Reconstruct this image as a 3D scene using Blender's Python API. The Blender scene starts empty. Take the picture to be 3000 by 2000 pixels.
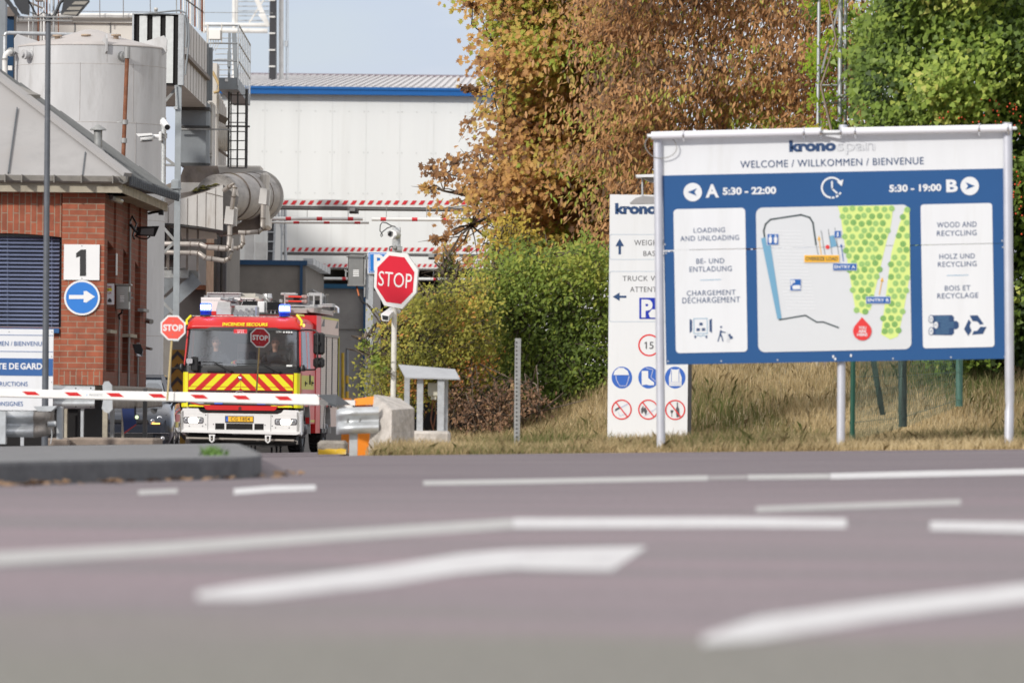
import bpy, math, random
import numpy as np
from mathutils import Vector, Matrix, Euler
R = math.radians
S = bpy.context.scene
COL = S.collection
rng = random.Random(7)
nrng = np.random.default_rng(7)

# ---------------------------------------------------------------- camera, light, exposure
F = 16666.667          # focal length in photo pixels (200 mm on 36 mm, 3000 px wide)
HX, HY = 1500.0, 1198.0  # principal point (the level horizon)
ROLL = 0.011
CAMZ = 0.5
cr, sr = math.cos(ROLL), math.sin(ROLL)
cam_d = bpy.data.cameras.new('camera')
cam = bpy.data.objects.new('camera', cam_d); COL.objects.link(cam)
cam.location = (0, 0, CAMZ)
cam.rotation_euler = (R(90), -ROLL, 0)
cam_d.lens = 200; cam_d.sensor_width = 36; cam_d.sensor_fit = 'HORIZONTAL'
cam_d.shift_y = (HY - 1000) / 3000
cam_d.clip_start = 0.1; cam_d.clip_end = 5000
cam_d.dof.use_dof = True
cam_d.dof.focus_distance = 92
cam_d.dof.aperture_fstop = 3.7
S.camera = cam

SUN_EL, SUN_AZ = R(25), R(-142)      # azimuth clockwise from +Y (the view direction)
sd = Vector((math.sin(SUN_AZ) * math.cos(SUN_EL), math.cos(SUN_AZ) * math.cos(SUN_EL), math.sin(SUN_EL)))
sun_d = bpy.data.lights.new('sun', 'SUN'); sun_d.energy = 2.9; sun_d.angle = R(2.5)
sun_d.color = (1.0, 0.955, 0.895)
sun = bpy.data.objects.new('sun', sun_d); COL.objects.link(sun)
sun.rotation_euler = sd.to_track_quat('Z', 'Y').to_euler()

W = bpy.data.worlds.new('World'); S.world = W; W.use_nodes = True
wt = W.node_tree; wt.nodes.clear()
out = wt.nodes.new('ShaderNodeOutputWorld'); bg = wt.nodes.new('ShaderNodeBackground')
sky = wt.nodes.new('ShaderNodeTexSky'); sky.sky_type = 'NISHITA'; sky.sun_disc = False
sky.sun_elevation = SUN_EL; sky.sun_rotation = SUN_AZ
sky.air_density = 1.3; sky.dust_density = 0.5; sky.ozone_density = 1.5
tc = wt.nodes.new('ShaderNodeTexCoord'); mp = wt.nodes.new('ShaderNodeMapping')
mp.inputs['Scale'].default_value = (9, 9, 34)
ns = wt.nodes.new('ShaderNodeTexNoise'); ns.inputs['Scale'].default_value = 1.0
ns.inputs['Detail'].default_value = 5; ns.inputs['Roughness'].default_value = .5
rp = wt.nodes.new('ShaderNodeMapRange'); rp.inputs[1].default_value = .40; rp.inputs[2].default_value = .72
rp.inputs[3].default_value = .75; rp.inputs[4].default_value = 1.0
mx = wt.nodes.new('ShaderNodeMix'); mx.data_type = 'RGBA'
mx.inputs['B'].default_value = (4.9, 5.45, 6.75, 1)
L = wt.links.new
L(tc.outputs['Generated'], mp.inputs['Vector']); L(mp.outputs['Vector'], ns.inputs['Vector'])
L(ns.outputs['Fac'], rp.inputs['Value']); L(rp.outputs['Result'], mx.inputs['Factor'])
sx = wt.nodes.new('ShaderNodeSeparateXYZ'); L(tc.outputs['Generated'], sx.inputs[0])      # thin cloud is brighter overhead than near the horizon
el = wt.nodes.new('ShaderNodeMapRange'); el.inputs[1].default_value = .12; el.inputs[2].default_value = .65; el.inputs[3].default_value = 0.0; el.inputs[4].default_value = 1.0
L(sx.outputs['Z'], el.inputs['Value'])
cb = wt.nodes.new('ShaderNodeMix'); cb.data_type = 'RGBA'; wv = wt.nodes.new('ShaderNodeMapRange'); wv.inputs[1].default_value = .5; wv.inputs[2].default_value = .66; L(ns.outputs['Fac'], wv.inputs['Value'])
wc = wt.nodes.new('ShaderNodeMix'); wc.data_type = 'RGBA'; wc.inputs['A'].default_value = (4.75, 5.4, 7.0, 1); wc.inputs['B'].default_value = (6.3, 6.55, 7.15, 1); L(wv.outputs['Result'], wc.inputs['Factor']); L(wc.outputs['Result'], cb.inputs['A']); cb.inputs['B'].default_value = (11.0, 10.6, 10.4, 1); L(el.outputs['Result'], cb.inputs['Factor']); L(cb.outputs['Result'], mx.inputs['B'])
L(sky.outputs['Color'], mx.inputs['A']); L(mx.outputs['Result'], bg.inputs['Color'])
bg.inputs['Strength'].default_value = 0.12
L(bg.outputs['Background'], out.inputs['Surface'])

S.view_settings.view_transform = 'Standard'; S.view_settings.look = 'None'
S.view_settings.exposure = 0.0; S.view_settings.gamma = 1
S.view_settings.use_curve_mapping = False
S.render.engine = 'CYCLES'
S.cycles.use_denoising = True
S.cycles.max_bounces = 7; S.cycles.diffuse_bounces = 4; S.cycles.glossy_bounces = 4
S.cycles.transparent_max_bounces = 10; S.cycles.transmission_bounces = 5
S.cycles.caustics_reflective = False; S.cycles.caustics_refractive = False

# ---------------------------------------------------------------- placing: a photo pixel at a distance -> a point of the place
def P(u, v, Y):
    du, dv = u - HX, v - HY
    px = du * cr + dv * sr; pz = du * sr - dv * cr
    return Vector((px * Y / F, Y, CAMZ + pz * Y / F))
def GZ(x, y):                                   # height of the ground
    t = min(max((y - 14) / 44, 0), 1)
    z = 0.115 * t + 0.023 * (x - 3) * t
    if y > 58: z -= 0.0067 * (y - 58)
    return z
def GP(u, Y):                                   # ground point under column u at distance Y
    x = (u - HX) * Y / F
    return Vector((x, Y, GZ(x, Y)))

# ---------------------------------------------------------------- materials
MATS = {}
def _nt(name):
    m = bpy.data.materials.new(name); m.use_nodes = True
    nt = m.node_tree
    return m, nt, nt.nodes['Principled BSDF']
def M(name, col, rough=.6, metal=0., var=.08, scale=6., bump=0., bscale=60., spec=.5, dirt=None, dscale=3., damt=.5, emit=None, estr=0., stretch=(1, 1, 1), coat=0.):
    if name in MATS: return MATS[name]
    m, nt, b = _nt(name)
    b.inputs['Roughness'].default_value = rough; b.inputs['Metallic'].default_value = metal
    b.inputs['Specular IOR Level'].default_value = spec
    b.inputs['Coat Weight'].default_value = coat; b.inputs['Coat Roughness'].default_value = .08
    c4 = (*col, 1)
    N, K = nt.nodes.new, nt.links.new
    t = N('ShaderNodeTexCoord'); mpn = N('ShaderNodeMapping'); mpn.inputs['Scale'].default_value = stretch
    K(t.outputs['Object'], mpn.inputs['Vector'])
    last = None
    if var > 0:
        n = N('ShaderNodeTexNoise'); n.inputs['Scale'].default_value = scale; n.inputs['Detail'].default_value = 6
        n.inputs['Roughness'].default_value = .65
        K(mpn.outputs['Vector'], n.inputs['Vector'])
        r = N('ShaderNodeMapRange'); r.inputs[1].default_value = .3; r.inputs[2].default_value = .7
        r.inputs[3].default_value = 1 - var; r.inputs[4].default_value = 1 + var
        K(n.outputs['Fac'], r.inputs['Value'])
        mul = N('ShaderNodeVectorMath'); mul.operation = 'SCALE'
        mul.inputs[0].default_value = col
        K(r.outputs['Result'], mul.inputs['Scale'])
        last = mul.outputs['Vector']
    if dirt:
        n2 = N('ShaderNodeTexNoise'); n2.inputs['Scale'].default_value = dscale; n2.inputs['Detail'].default_value = 8
        n2.inputs['Roughness'].default_value = .7
        K(mpn.outputs['Vector'], n2.inputs['Vector'])
        r2 = N('ShaderNodeMapRange'); r2.inputs[1].default_value = .52; r2.inputs[2].default_value = .72
        r2.inputs[4].default_value = damt
        K(n2.outputs['Fac'], r2.inputs['Value'])
        mix = N('ShaderNodeMix'); mix.data_type = 'RGBA'
        K(r2.outputs['Result'], mix.inputs['Factor'])
        if last: K(last, mix.inputs['A'])
        else: mix.inputs['A'].default_value = c4
        mix.inputs['B'].default_value = (*dirt, 1)
        last = mix.outputs['Result']
    if last: K(last, b.inputs['Base Color'])
    else: b.inputs['Base Color'].default_value = c4
    if bump > 0:
        n3 = N('ShaderNodeTexNoise'); n3.inputs['Scale'].default_value = bscale; n3.inputs['Detail'].default_value = 5
        K(mpn.outputs['Vector'], n3.inputs['Vector'])
        bp = N('ShaderNodeBump'); bp.inputs['Strength'].default_value = bump; bp.inputs['Distance'].default_value = .02
        K(n3.outputs['Fac'], bp.inputs['Height']); K(bp.outputs['Normal'], b.inputs['Normal'])
    if emit:
        b.inputs['Emission Color'].default_value = (*emit, 1); b.inputs['Emission Strength'].default_value = estr
    MATS[name] = m
    return m
def brick_mat(name, ax, vertical=False, c1=(.365, .104, .052), c2=(.275, .082, .045), mortar=(.31, .245, .175), off=0.):
    if name in MATS: return MATS[name]
    m, nt, b = _nt(name)
    N, K = nt.nodes.new, nt.links.new
    t = N('ShaderNodeTexCoord'); s = N('ShaderNodeSeparateXYZ'); c = N('ShaderNodeCombineXYZ')
    K(t.outputs['Object'], s.inputs['Vector'])
    if vertical: K(s.outputs['Z'], c.inputs['X']); K(s.outputs[ax], c.inputs['Y'])
    else: K(s.outputs[ax], c.inputs['X']); K(s.outputs['Z'], c.inputs['Y'])
    br = N('ShaderNodeTexBrick'); br.offset = .5; br.squash = 1
    br.inputs['Scale'].default_value = 1
    br.inputs['Color1'].default_value = (*c1, 1); br.inputs['Color2'].default_value = (*c2, 1)
    br.inputs['Mortar'].default_value = (*mortar, 1); br.inputs['Mortar Size'].default_value = .0055
    br.inputs['Mortar Smooth'].default_value = .15
    br.inputs['Brick Width'].default_value = .228; br.inputs['Row Height'].default_value = .0745
    K(c.outputs['Vector'], br.inputs['Vector'])
    n = N('ShaderNodeTexNoise'); n.inputs['Scale'].default_value = 9; n.inputs['Detail'].default_value = 6
    K(t.outputs['Object'], n.inputs['Vector'])
    r = N('ShaderNodeMapRange'); r.inputs[1].default_value = .3; r.inputs[2].default_value = .7
    r.inputs[3].default_value = .8; r.inputs[4].default_value = 1.18
    K(n.outputs['Fac'], r.inputs['Value'])
    mul = N('ShaderNodeVectorMath'); mul.operation = 'SCALE'
    K(br.outputs['Color'], mul.inputs[0]); K(r.outputs['Result'], mul.inputs['Scale'])
    K(mul.outputs['Vector'], b.inputs['Base Color'])
    b.inputs['Roughness'].default_value = .85
    bp = N('ShaderNodeBump'); bp.inputs['Strength'].default_value = .6; bp.inputs['Distance'].default_value = .006; bp.invert = True
    K(br.outputs['Fac'], bp.inputs['Height']); K(bp.outputs['Normal'], b.inputs['Normal'])
    MATS[name] = m
    return m
def glass_mat(name, tint=(.55, .6, .62), refl=.3, rough=.03):
    if name in MATS: return MATS[name]
    m = bpy.data.materials.new(name); m.use_nodes = True
    nt = m.node_tree; nt.nodes.clear(); N, K = nt.nodes.new, nt.links.new
    o = N('ShaderNodeOutputMaterial'); tr = N('ShaderNodeBsdfTransparent'); gl = N('ShaderNodeBsdfGlossy'); mxs = N('ShaderNodeMixShader')
    tr.inputs['Color'].default_value = (*tint, 1); gl.inputs['Roughness'].default_value = rough
    gl.inputs['Color'].default_value = (.9, .95, 1, 1)
    mxs.inputs[0].default_value = refl
    K(tr.outputs[0], mxs.inputs[1]); K(gl.outputs[0], mxs.inputs[2]); K(mxs.outputs[0], o.inputs['Surface'])
    MATS[name] = m
    return m
def leaf_mat(name, stops, trans=.35, rough=.6):
    """leaf colour picked per leaf from a ramp by the mesh attribute 'tone'"""
    if name in MATS: return MATS[name]
    m = bpy.data.materials.new(name); m.use_nodes = True
    nt = m.node_tree; nt.nodes.clear(); N, K = nt.nodes.new, nt.links.new
    o = N('ShaderNodeOutputMaterial'); at = N('ShaderNodeAttribute'); at.attribute_name = 'tone'
    rmp = N('ShaderNodeValToRGB'); e = rmp.color_ramp.elements
    while len(e) < len(stops): e.new(.5)
    for i, (p, c) in enumerate(stops): e[i].position = p; e[i].color = (*c, 1)
    K(at.outputs['Fac'], rmp.inputs['Fac'])
    d = N('ShaderNodeBsdfPrincipled'); d.inputs['Roughness'].default_value = rough; d.inputs['Specular IOR Level'].default_value = .35
    tl = N('ShaderNodeBsdfTranslucent'); mxs = N('ShaderNodeMixShader'); mxs.inputs[0].default_value = trans
    K(rmp.outputs['Color'], d.inputs['Base Color']); K(rmp.outputs['Color'], tl.inputs['Color'])
    K(d.outputs[0], mxs.inputs[1]); K(tl.outputs[0], mxs.inputs[2]); K(mxs.outputs[0], o.inputs['Surface'])
    MATS[name] = m
    return m

# ---------------------------------------------------------------- mesh builder
ROOTM = {}
_PRIMS = ('box', 'bbox', 'poly', 'prism', 'bar', 'tube', 'lathe', 'loft', 'uvtube', 'uvprism', 'pbox')
SEPARATE = set('recess_head brace yellow_band grab_handle side_lamp side_marker door_handle pale_panel dark_downpipe red_band hanger stiffener post support_post stored_goods cross_brace level_pipe downpipe clamp lower_yellow_trim shutter_guide shutter_latch lens_panel horn leg stringer cable tube_clamp bolt flange coupling landing_edge rack_shadow_parts ledge stanchion boom_bracket panel_joint pipe_joint band blue_panel bolt_hole shaft roof_chest side_livery aerial gusset'.split())
class MB:
    def __init__(s): s.v = []; s.f = []; s.m = []; s.sm = []; s.cuts = []; s.deep = 0
    def add(s, verts, faces, mi=0, smooth=False):
        o = len(s.v); s.v.extend(Vector(q) for q in verts)
        for f in faces: s.f.append([o + i for i in f]); s.m.append(mi); s.sm.append(smooth)
        return s
    def box(s, x0, x1, y0, y1, z0, z1, mi=0):
        return s.add([(x0, y0, z0), (x1, y0, z0), (x1, y1, z0), (x0, y1, z0), (x0, y0, z1), (x1, y0, z1), (x1, y1, z1), (x0, y1, z1)],
            [(3, 2, 1, 0), (4, 5, 6, 7), (0, 1, 5, 4), (1, 2, 6, 5), (2, 3, 7, 6), (3, 0, 4, 7)], mi)
    def bbox(s, x0, x1, y0, y1, z0, z1, b=.01, mi=0):
        """box with chamfered edges"""
        b = min(b, (x1 - x0) * .45, (y1 - y0) * .45, (z1 - z0) * .45)
        V = []
        for z in (z0, z1):
            for yy in (y0, y1):
                for xx in (x0, x1):
                    sx = 1 if xx == x0 else -1; sy = 1 if yy == y0 else -1; sz = 1 if z == z0 else -1
                    V += [(xx, yy + sy * b, z + sz * b), (xx + sx * b, yy, z + sz * b), (xx + sx * b, yy + sy * b, z)]
        import itertools
        idx = lambda i, j, k, a: ((k * 2 + j) * 2 + i) * 3 + a
        Fc = []
        for i in (0, 1): Fc.append([idx(i, 0, 0, 0), idx(i, 1, 0, 0), idx(i, 1, 1, 0), idx(i, 0, 1, 0)][::(-1 if i == 0 else 1)])
        for j in (0, 1): Fc.append([idx(0, j, 0, 1), idx(1, j, 0, 1), idx(1, j, 1, 1), idx(0, j, 1, 1)][::(1 if j == 0 else -1)])
        for k in (0, 1): Fc.append([idx(0, 0, k, 2), idx(1, 0, k, 2), idx(1, 1, k, 2), idx(0, 1, k, 2)][::(-1 if k == 0 else 1)])
        for j in (0, 1):
            for k in (0, 1): Fc.append([idx(0, j, k, 1), idx(1, j, k, 1), idx(1, j, k, 2), idx(0, j, k, 2)])
        for i in (0, 1):
            for k in (0, 1): Fc.append([idx(i, 0, k, 0), idx(i, 1, k, 0), idx(i, 1, k, 2), idx(i, 0, k, 2)])
        for i in (0, 1):
            for j in (0, 1): Fc.append([idx(i, j, 0, 0), idx(i, j, 1, 0), idx(i, j, 1, 1), idx(i, j, 0, 1)])
        for i, j, k in itertools.product((0, 1), repeat=3): Fc.append([idx(i, j, k, 0), idx(i, j, k, 1), idx(i, j, k, 2)])
        return s.add(V, Fc, mi)
    def pbox(s, u0, v0, u1, v1, Y0, Y1, mi=0, b=0):
        """box whose front face covers a photo rectangle at distance Y0, reaching back to Y1"""
        c = P((u0 + u1) / 2, (v0 + v1) / 2, Y0); w = abs(u1 - u0) * Y0 / F / 2; h = abs(v1 - v0) * Y0 / F / 2
        if b: return s.bbox(c.x - w, c.x + w, Y0, Y1, c.z - h, c.z + h, b, mi)
        return s.box(c.x - w, c.x + w, Y0, Y1, c.z - h, c.z + h, mi)
    def poly(s, pts, mi=0): return s.add(pts, [list(range(len(pts)))], mi)
    def uvpoly(s, uv, Y, mi=0): return s.poly([P(u, v, Y) for u, v in uv], mi)
    def prism(s, pts, d, mi=0, mside=None):
        """polygon (3-D points) pushed along vector d"""
        n = len(pts); d = Vector(d); A = [Vector(p) for p in pts]; B = [p + d for p in A]
        s.add(A + B, [list(range(n)), [n + i for i in range(n)][::-1]], mi)
        return s.add(A + B, [(i, i + n, (i + 1) % n + n, (i + 1) % n) for i in range(n)], mi if mside is None else mside)
    def uvprism(s, uv, Y, t, mi=0, mside=None): return s.prism([P(u, v, Y) for u, v in uv], (0, t, 0), mi, mside)
    def bar(s, a, b, w, h=None, mi=0, up=(0, 0, 1)):
        a, b = Vector(a), Vector(b); h = w if h is None else h
        d = (b - a).normalized(); u = Vector(up)
        if abs(d.dot(u)) > .98: u = Vector((0, 1, 0))
        x = d.cross(u).normalized() * w / 2; z = x.cross(d).normalized() * h / 2
        V = [a - x - z, a + x - z, a + x + z, a - x + z, b - x - z, b + x - z, b + x + z, b - x + z]
        return s.add(V, [(3, 2, 1, 0), (4, 5, 6, 7), (0, 1, 5, 4), (1, 2, 6, 5), (2, 3, 7, 6), (3, 0, 4, 7)], mi)
    def tube(s, pts, r, n=10, mi=0, cap=True):
        pts = [Vector(p) for p in pts]; k = len(pts)
        rr = r if isinstance(r, (list, tuple)) else [r] * k
        rings = []; prev = None
        for i, p in enumerate(pts):
            d = (pts[min(i + 1, k - 1)] - pts[max(i - 1, 0)]).normalized()
            if prev is None:
                u = Vector((0, 0, 1)) if abs(d.z) < .9 else Vector((1, 0, 0))
                x = d.cross(u).normalized()
            else:
                x = (prev - d * prev.dot(d)).normalized()
            prev = x; y = d.cross(x)
            rings.append([p + (x * math.cos(2 * math.pi * j / n) + y * math.sin(2 * math.pi * j / n)) * rr[i] for j in range(n)])
        V = [q for g in rings for q in g]
        Fc = [(i * n + j, i * n + (j + 1) % n, (i + 1) * n + (j + 1) % n, (i + 1) * n + j) for i in range(k - 1) for j in range(n)]
        s.add(V, Fc, mi, True)
        if cap: s.add(rings[0], [list(range(n))[::-1]], mi); s.add(rings[-1], [list(range(n))], mi)
        return s
    def uvtube(s, uvY, r, n=10, mi=0): return s.tube([P(*q) for q in uvY], r, n, mi)
    def lathe(s, prof, c, axis='Z', n=32, mi=0, a0=0, a1=2 * math.pi, smooth=True):
        """profile [(radius, height)] turned about an axis through c"""
        c = Vector(c); V = []; full = abs(a1 - a0 - 2 * math.pi) < 1e-6
        m = n if full else n + 1
        for r, h in prof:
            for j in range(m):
                a = a0 + (a1 - a0) * j / n; p, q = r * math.cos(a), r * math.sin(a)
                V.append(c + {'Z': Vector((p, q, h)), 'Y': Vector((p, h, q)), 'X': Vector((h, p, q))}[axis])
        Fc = []
        for i in range(len(prof) - 1):
            for j in range(n if not full else m):
                k2 = (j + 1) % m
                Fc.append((i * m + j, i * m + k2, (i + 1) * m + k2, (i + 1) * m + j))
        return s.add(V, Fc, mi, smooth)
    def loft(s, rings, mi=0, cap=True, smooth=False, closed=True):
        n = len(rings[0]); V = [q for g in rings for q in g]
        Fc = [(i * n + j, i * n + (j + 1) % n, (i + 1) * n + (j + 1) % n, (i + 1) * n + j) for i in range(len(rings) - 1) for j in range(n if closed else n - 1)]
        s.add(V, Fc, mi, smooth)
        if cap: s.add(rings[0], [list(range(n))[::-1]], mi); s.add(rings[-1], [list(range(n))], mi)
        return s
    def build(s, name, mats, parent=None, local=False, smooth=None):
        if name in SEPARATE and len(s.cuts) > 1:            # every piece an object of its own
            r = None
            for i, (a, b) in enumerate(s.cuts):
                c, d = s.cuts[i + 1] if i + 1 < len(s.cuts) else (len(s.v), len(s.f))
                q = MB(); q.v = s.v[a:c]; q.f = [[k - a for k in f] for f in s.f[b:d]]; q.m = s.m[b:d]; q.sm = s.sm[b:d]
                o = q.build(name, mats, parent, local, smooth); r = r or o
            return r
        me = bpy.data.meshes.new(name)
        if not isinstance(mats, (list, tuple)): mats = [mats]
        V = s.v
        if parent is not None and not local:
            im = ROOTM[parent.name].inverted(); V = [im @ q for q in V]
        me.from_pydata([tuple(q) for q in V], [], s.f)
        for q in mats: me.materials.append(q)
        me.polygons.foreach_set('material_index', s.m)
        me.polygons.foreach_set('use_smooth', [smooth if smooth is not None else q for q in s.sm])
        me.validate(); me.update()
        o = bpy.data.objects.new(name, me); COL.objects.link(o)
        if parent is not None: o.parent = parent; ROOTM[o.name] = ROOTM[parent.name]
        else: ROOTM[o.name] = Matrix.Identity(4)
        return o
def _counted(fn):
    def g(s, *a, **k):
        if not s.deep: s.cuts.append((len(s.v), len(s.f)))
        s.deep += 1; r = fn(s, *a, **k); s.deep -= 1
        return r
    return g
for _n in _PRIMS: setattr(MB, _n, _counted(getattr(MB, _n)))
def tag(o, label=None, cat=None, group=None, kind=None):
    if label: o['label'] = label
    if cat: o['category'] = cat
    if group: o['group'] = group
    if kind: o['kind'] = kind
    return o
def thing(name, label, cat, loc=(0, 0, 0), rz=0., group=None, rot=None):
    o = bpy.data.objects.new(name, None); COL.objects.link(o)
    o.empty_display_size = .2
    o.location = loc; o.rotation_euler = rot or (0, 0, rz)
    ROOTM[o.name] = Matrix.LocRotScale(Vector(loc), Euler(rot or (0, 0, rz)), None)
    return tag(o, label, cat, group)
def relocate(o, matrix):
    o.matrix_world = matrix
def copy_tree(o, parent=None):
    c = o.copy(); COL.objects.link(c); c.parent = parent
    for ch in [q for q in bpy.data.objects if q.parent == o]: copy_tree(ch, c)
    return c

# ---------------------------------------------------------------- lettering as flat mesh faces
_TX = {}
def glyphs(t, bold=0., shear=0., space=1.):
    k = (t, bold, shear, space)
    if k in _TX: return _TX[k]
    cu = bpy.data.curves.new('lettering', 'FONT'); cu.body = t; cu.size = 1; cu.offset = bold; cu.shear = shear; cu.space_character = space
    cu.resolution_u = 3; cu.fill_mode = 'FRONT' if hasattr(cu, 'fill_mode') else cu.fill_mode
    ob = bpy.data.objects.new('lettering', cu); COL.objects.link(ob)
    dg = bpy.context.evaluated_depsgraph_get(); dg.update()
    me = ob.evaluated_get(dg).to_mesh()
    V = [(q.co.x, q.co.y) for q in me.vertices]; Fc = [list(p.vertices) for p in me.polygons]
    ob.evaluated_get(dg).to_mesh_clear()
    bpy.data.objects.remove(ob); bpy.data.curves.remove(cu)
    xs = [q[0] for q in V]; ys = [q[1] for q in V]
    x0, x1, y0, y1 = min(xs), max(xs), min(ys), max(ys)
    if '1' in t and 'I' not in t and 'l' not in t:      # give the plain bar of a 1 its flag
        for f in list(Fc):
            q = [V[i] for i in f]; a, b2 = min(p[0] for p in q), max(p[0] for p in q); c, d = min(p[1] for p in q), max(p[1] for p in q)
            whole = [p for p in V if a - 1e-4 <= p[0] <= b2 + 1e-4]
            if b2 - a < .16 and len(whole) == 4:
                yl, yh = min(p[1] for p in whole), max(p[1] for p in whole)
                if yh - yl > .5:
                    o_ = len(V); h = yh - yl; V += [(a, yh), (a - .17 * h, yh - .17 * h), (a - .17 * h, yh - .31 * h), (a, yh - .17 * h)]; Fc.append([o_, o_ + 1, o_ + 2, o_ + 3]); break
        x0 = min(x0, min(p[0] for p in V))
    r = ([((x - x0) / (x1 - x0), (y - y0) / (y1 - y0)) for x, y in V], Fc)
    _TX[k] = r
    return r
def text(mb, t, place, mi=0, bold=0., shear=0., space=1.):
    """place(s, t) -> 3-D point, s and t from 0 to 1 along and up the lettering's own box"""
    if 'M' in t and bold > 0:                           # heavier by overprinting
        V, Fc = glyphs(t, 0., shear, space); k = bold * .5 / (len(t) * .5)
        for i in (-1, 0, 1): mb.add([place(a + i * k, b) - Vector((0, .0003 * i, 0)) for a, b in V], Fc, mi)
        return mb
    V, Fc = glyphs(t, bold, shear, space)
    return mb.add([place(a, b) for a, b in V], Fc, mi)
def uvtext(mb, t, u0, v0, u1, v1, Y, mi=0, slope=0., bold=0., shear=0., space=1., lean=0.):
    """u0,v0 top-left and u1,v1 bottom-right in the photo; slope = dv/du of the baseline, lean = du/dv of the uprights"""
    um = (u0 + u1) / 2; vm = (v0 + v1) / 2
    def pl(a, b):
        u = u0 + (u1 - u0) * a; v = v1 + (v0 - v1) * b
        return P(u + lean * (v - vm), v + slope * (u - um), Y)
    return text(mb, t, pl, mi, bold, shear, space)
def disc(u, v, r, n=28, r2=None, a0=0., a1=360.):
    return [(u + r * math.cos(R(a0 + (a1 - a0) * i / n)), v + (r2 or r) * math.sin(R(a0 + (a1 - a0) * i / n))) for i in range(n)]
def ring(mb, u, v, ri, ro, Y, mi, n=32, a0=0., a1=360., sk=0.):
    for i in range(n):
        a, b = R(a0 + (a1 - a0) * i / n), R(a0 + (a1 - a0) * (i + 1) / n)
        q = [(u + r * math.cos(t), v + r * math.sin(t) + sk * r * math.cos(t)) for r, t in ((ri, a), (ro, a), (ro, b), (ri, b))]
        mb.uvpoly(q, Y, mi)
def rrect(u0, v0, u1, v1, r, n=5, slope=0., lean=0.):
    q = []
    for cx, cy, a in ((u1 - r, v0 + r, -90), (u1 - r, v1 - r, 0), (u0 + r, v1 - r, 90), (u0 + r, v0 + r, 180)):
        for i in range(n + 1):
            t = R(a + 90 * i / n); q.append((cx + r * math.cos(t), cy + r * math.sin(t)))
    um, vm = (u0 + u1) / 2, (v0 + v1) / 2
    return [(u + lean * (v - vm), v + slope * (u - um)) for u, v in q]
def line2(mb, pts, w, Y, mi):
    """flat strip of width w (photo px) along points"""
    for (a, b), (c, d) in zip(pts, pts[1:]):
        l = math.hypot(c - a, d - b) or 1; nx, ny = -(d - b) / l * w / 2, (c - a) / l * w / 2
        ex, ey = (c - a) / l * w * .3, (d - b) / l * w * .3
        mb.uvpoly([(a + nx - ex, b + ny - ey), (c + nx + ex, d + ny + ey), (c - nx + ex, d - ny + ey), (a - nx - ex, b - ny - ey)], Y, mi)
# ================================================================ THE SETTING
def grid_sheet(name, mat, xs, ys, zf, kind='structure'):
    V = [(x, y, zf(x, y)) for y in ys for x in xs]; n = len(xs)
    Fc = [(j * n + i, j * n + i + 1, (j + 1) * n + i + 1, (j + 1) * n + i) for j in range(len(ys) - 1) for i in range(n - 1)]
    mb = MB(); mb.add(V, Fc, 0, True)
    o = mb.build(name, mat); o['kind'] = kind
    return o
def sstep(a, b, x):
    t = min(max((x - a) / (b - a), 0), 1); return t * t * (3 - 2 * t)
def BANK(x, y):                                  # the grass verge climbs behind the welcome board
    edge = sstep(-.6, 2.4, x)
    return (1.15 * edge + .25 * sstep(-2.2, -.4, x)) * sstep(66, 77.5, y) + .03 * math.sin(x * 2.1 + y) * sstep(58, 60, y)
m_soil = M('soil', (.30, .24, .14), .95, var=.35, scale=1.2, bump=.6, bscale=14)
xs = [-900, -300, -120, -60, -30, -20, -14] + [i * .5 for i in range(-20, 31)] + [18, 24, 40, 90, 300, 900]
ys = [-40, 0, 6, 10, 14, 20, 28, 36, 44, 52, 56] + [57 + i * .75 for i in range(32)] + [84, 90, 100, 120, 160, 240, 500, 1500, 3000]
grid_sheet('ground', m_soil, xs, ys, lambda x, y: GZ(max(min(x, 14), -14), min(y, 200)) - .03 + BANK(x, y) * (1 if y < 90 else max(0, 1 - (y - 90) / 10)))

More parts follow.
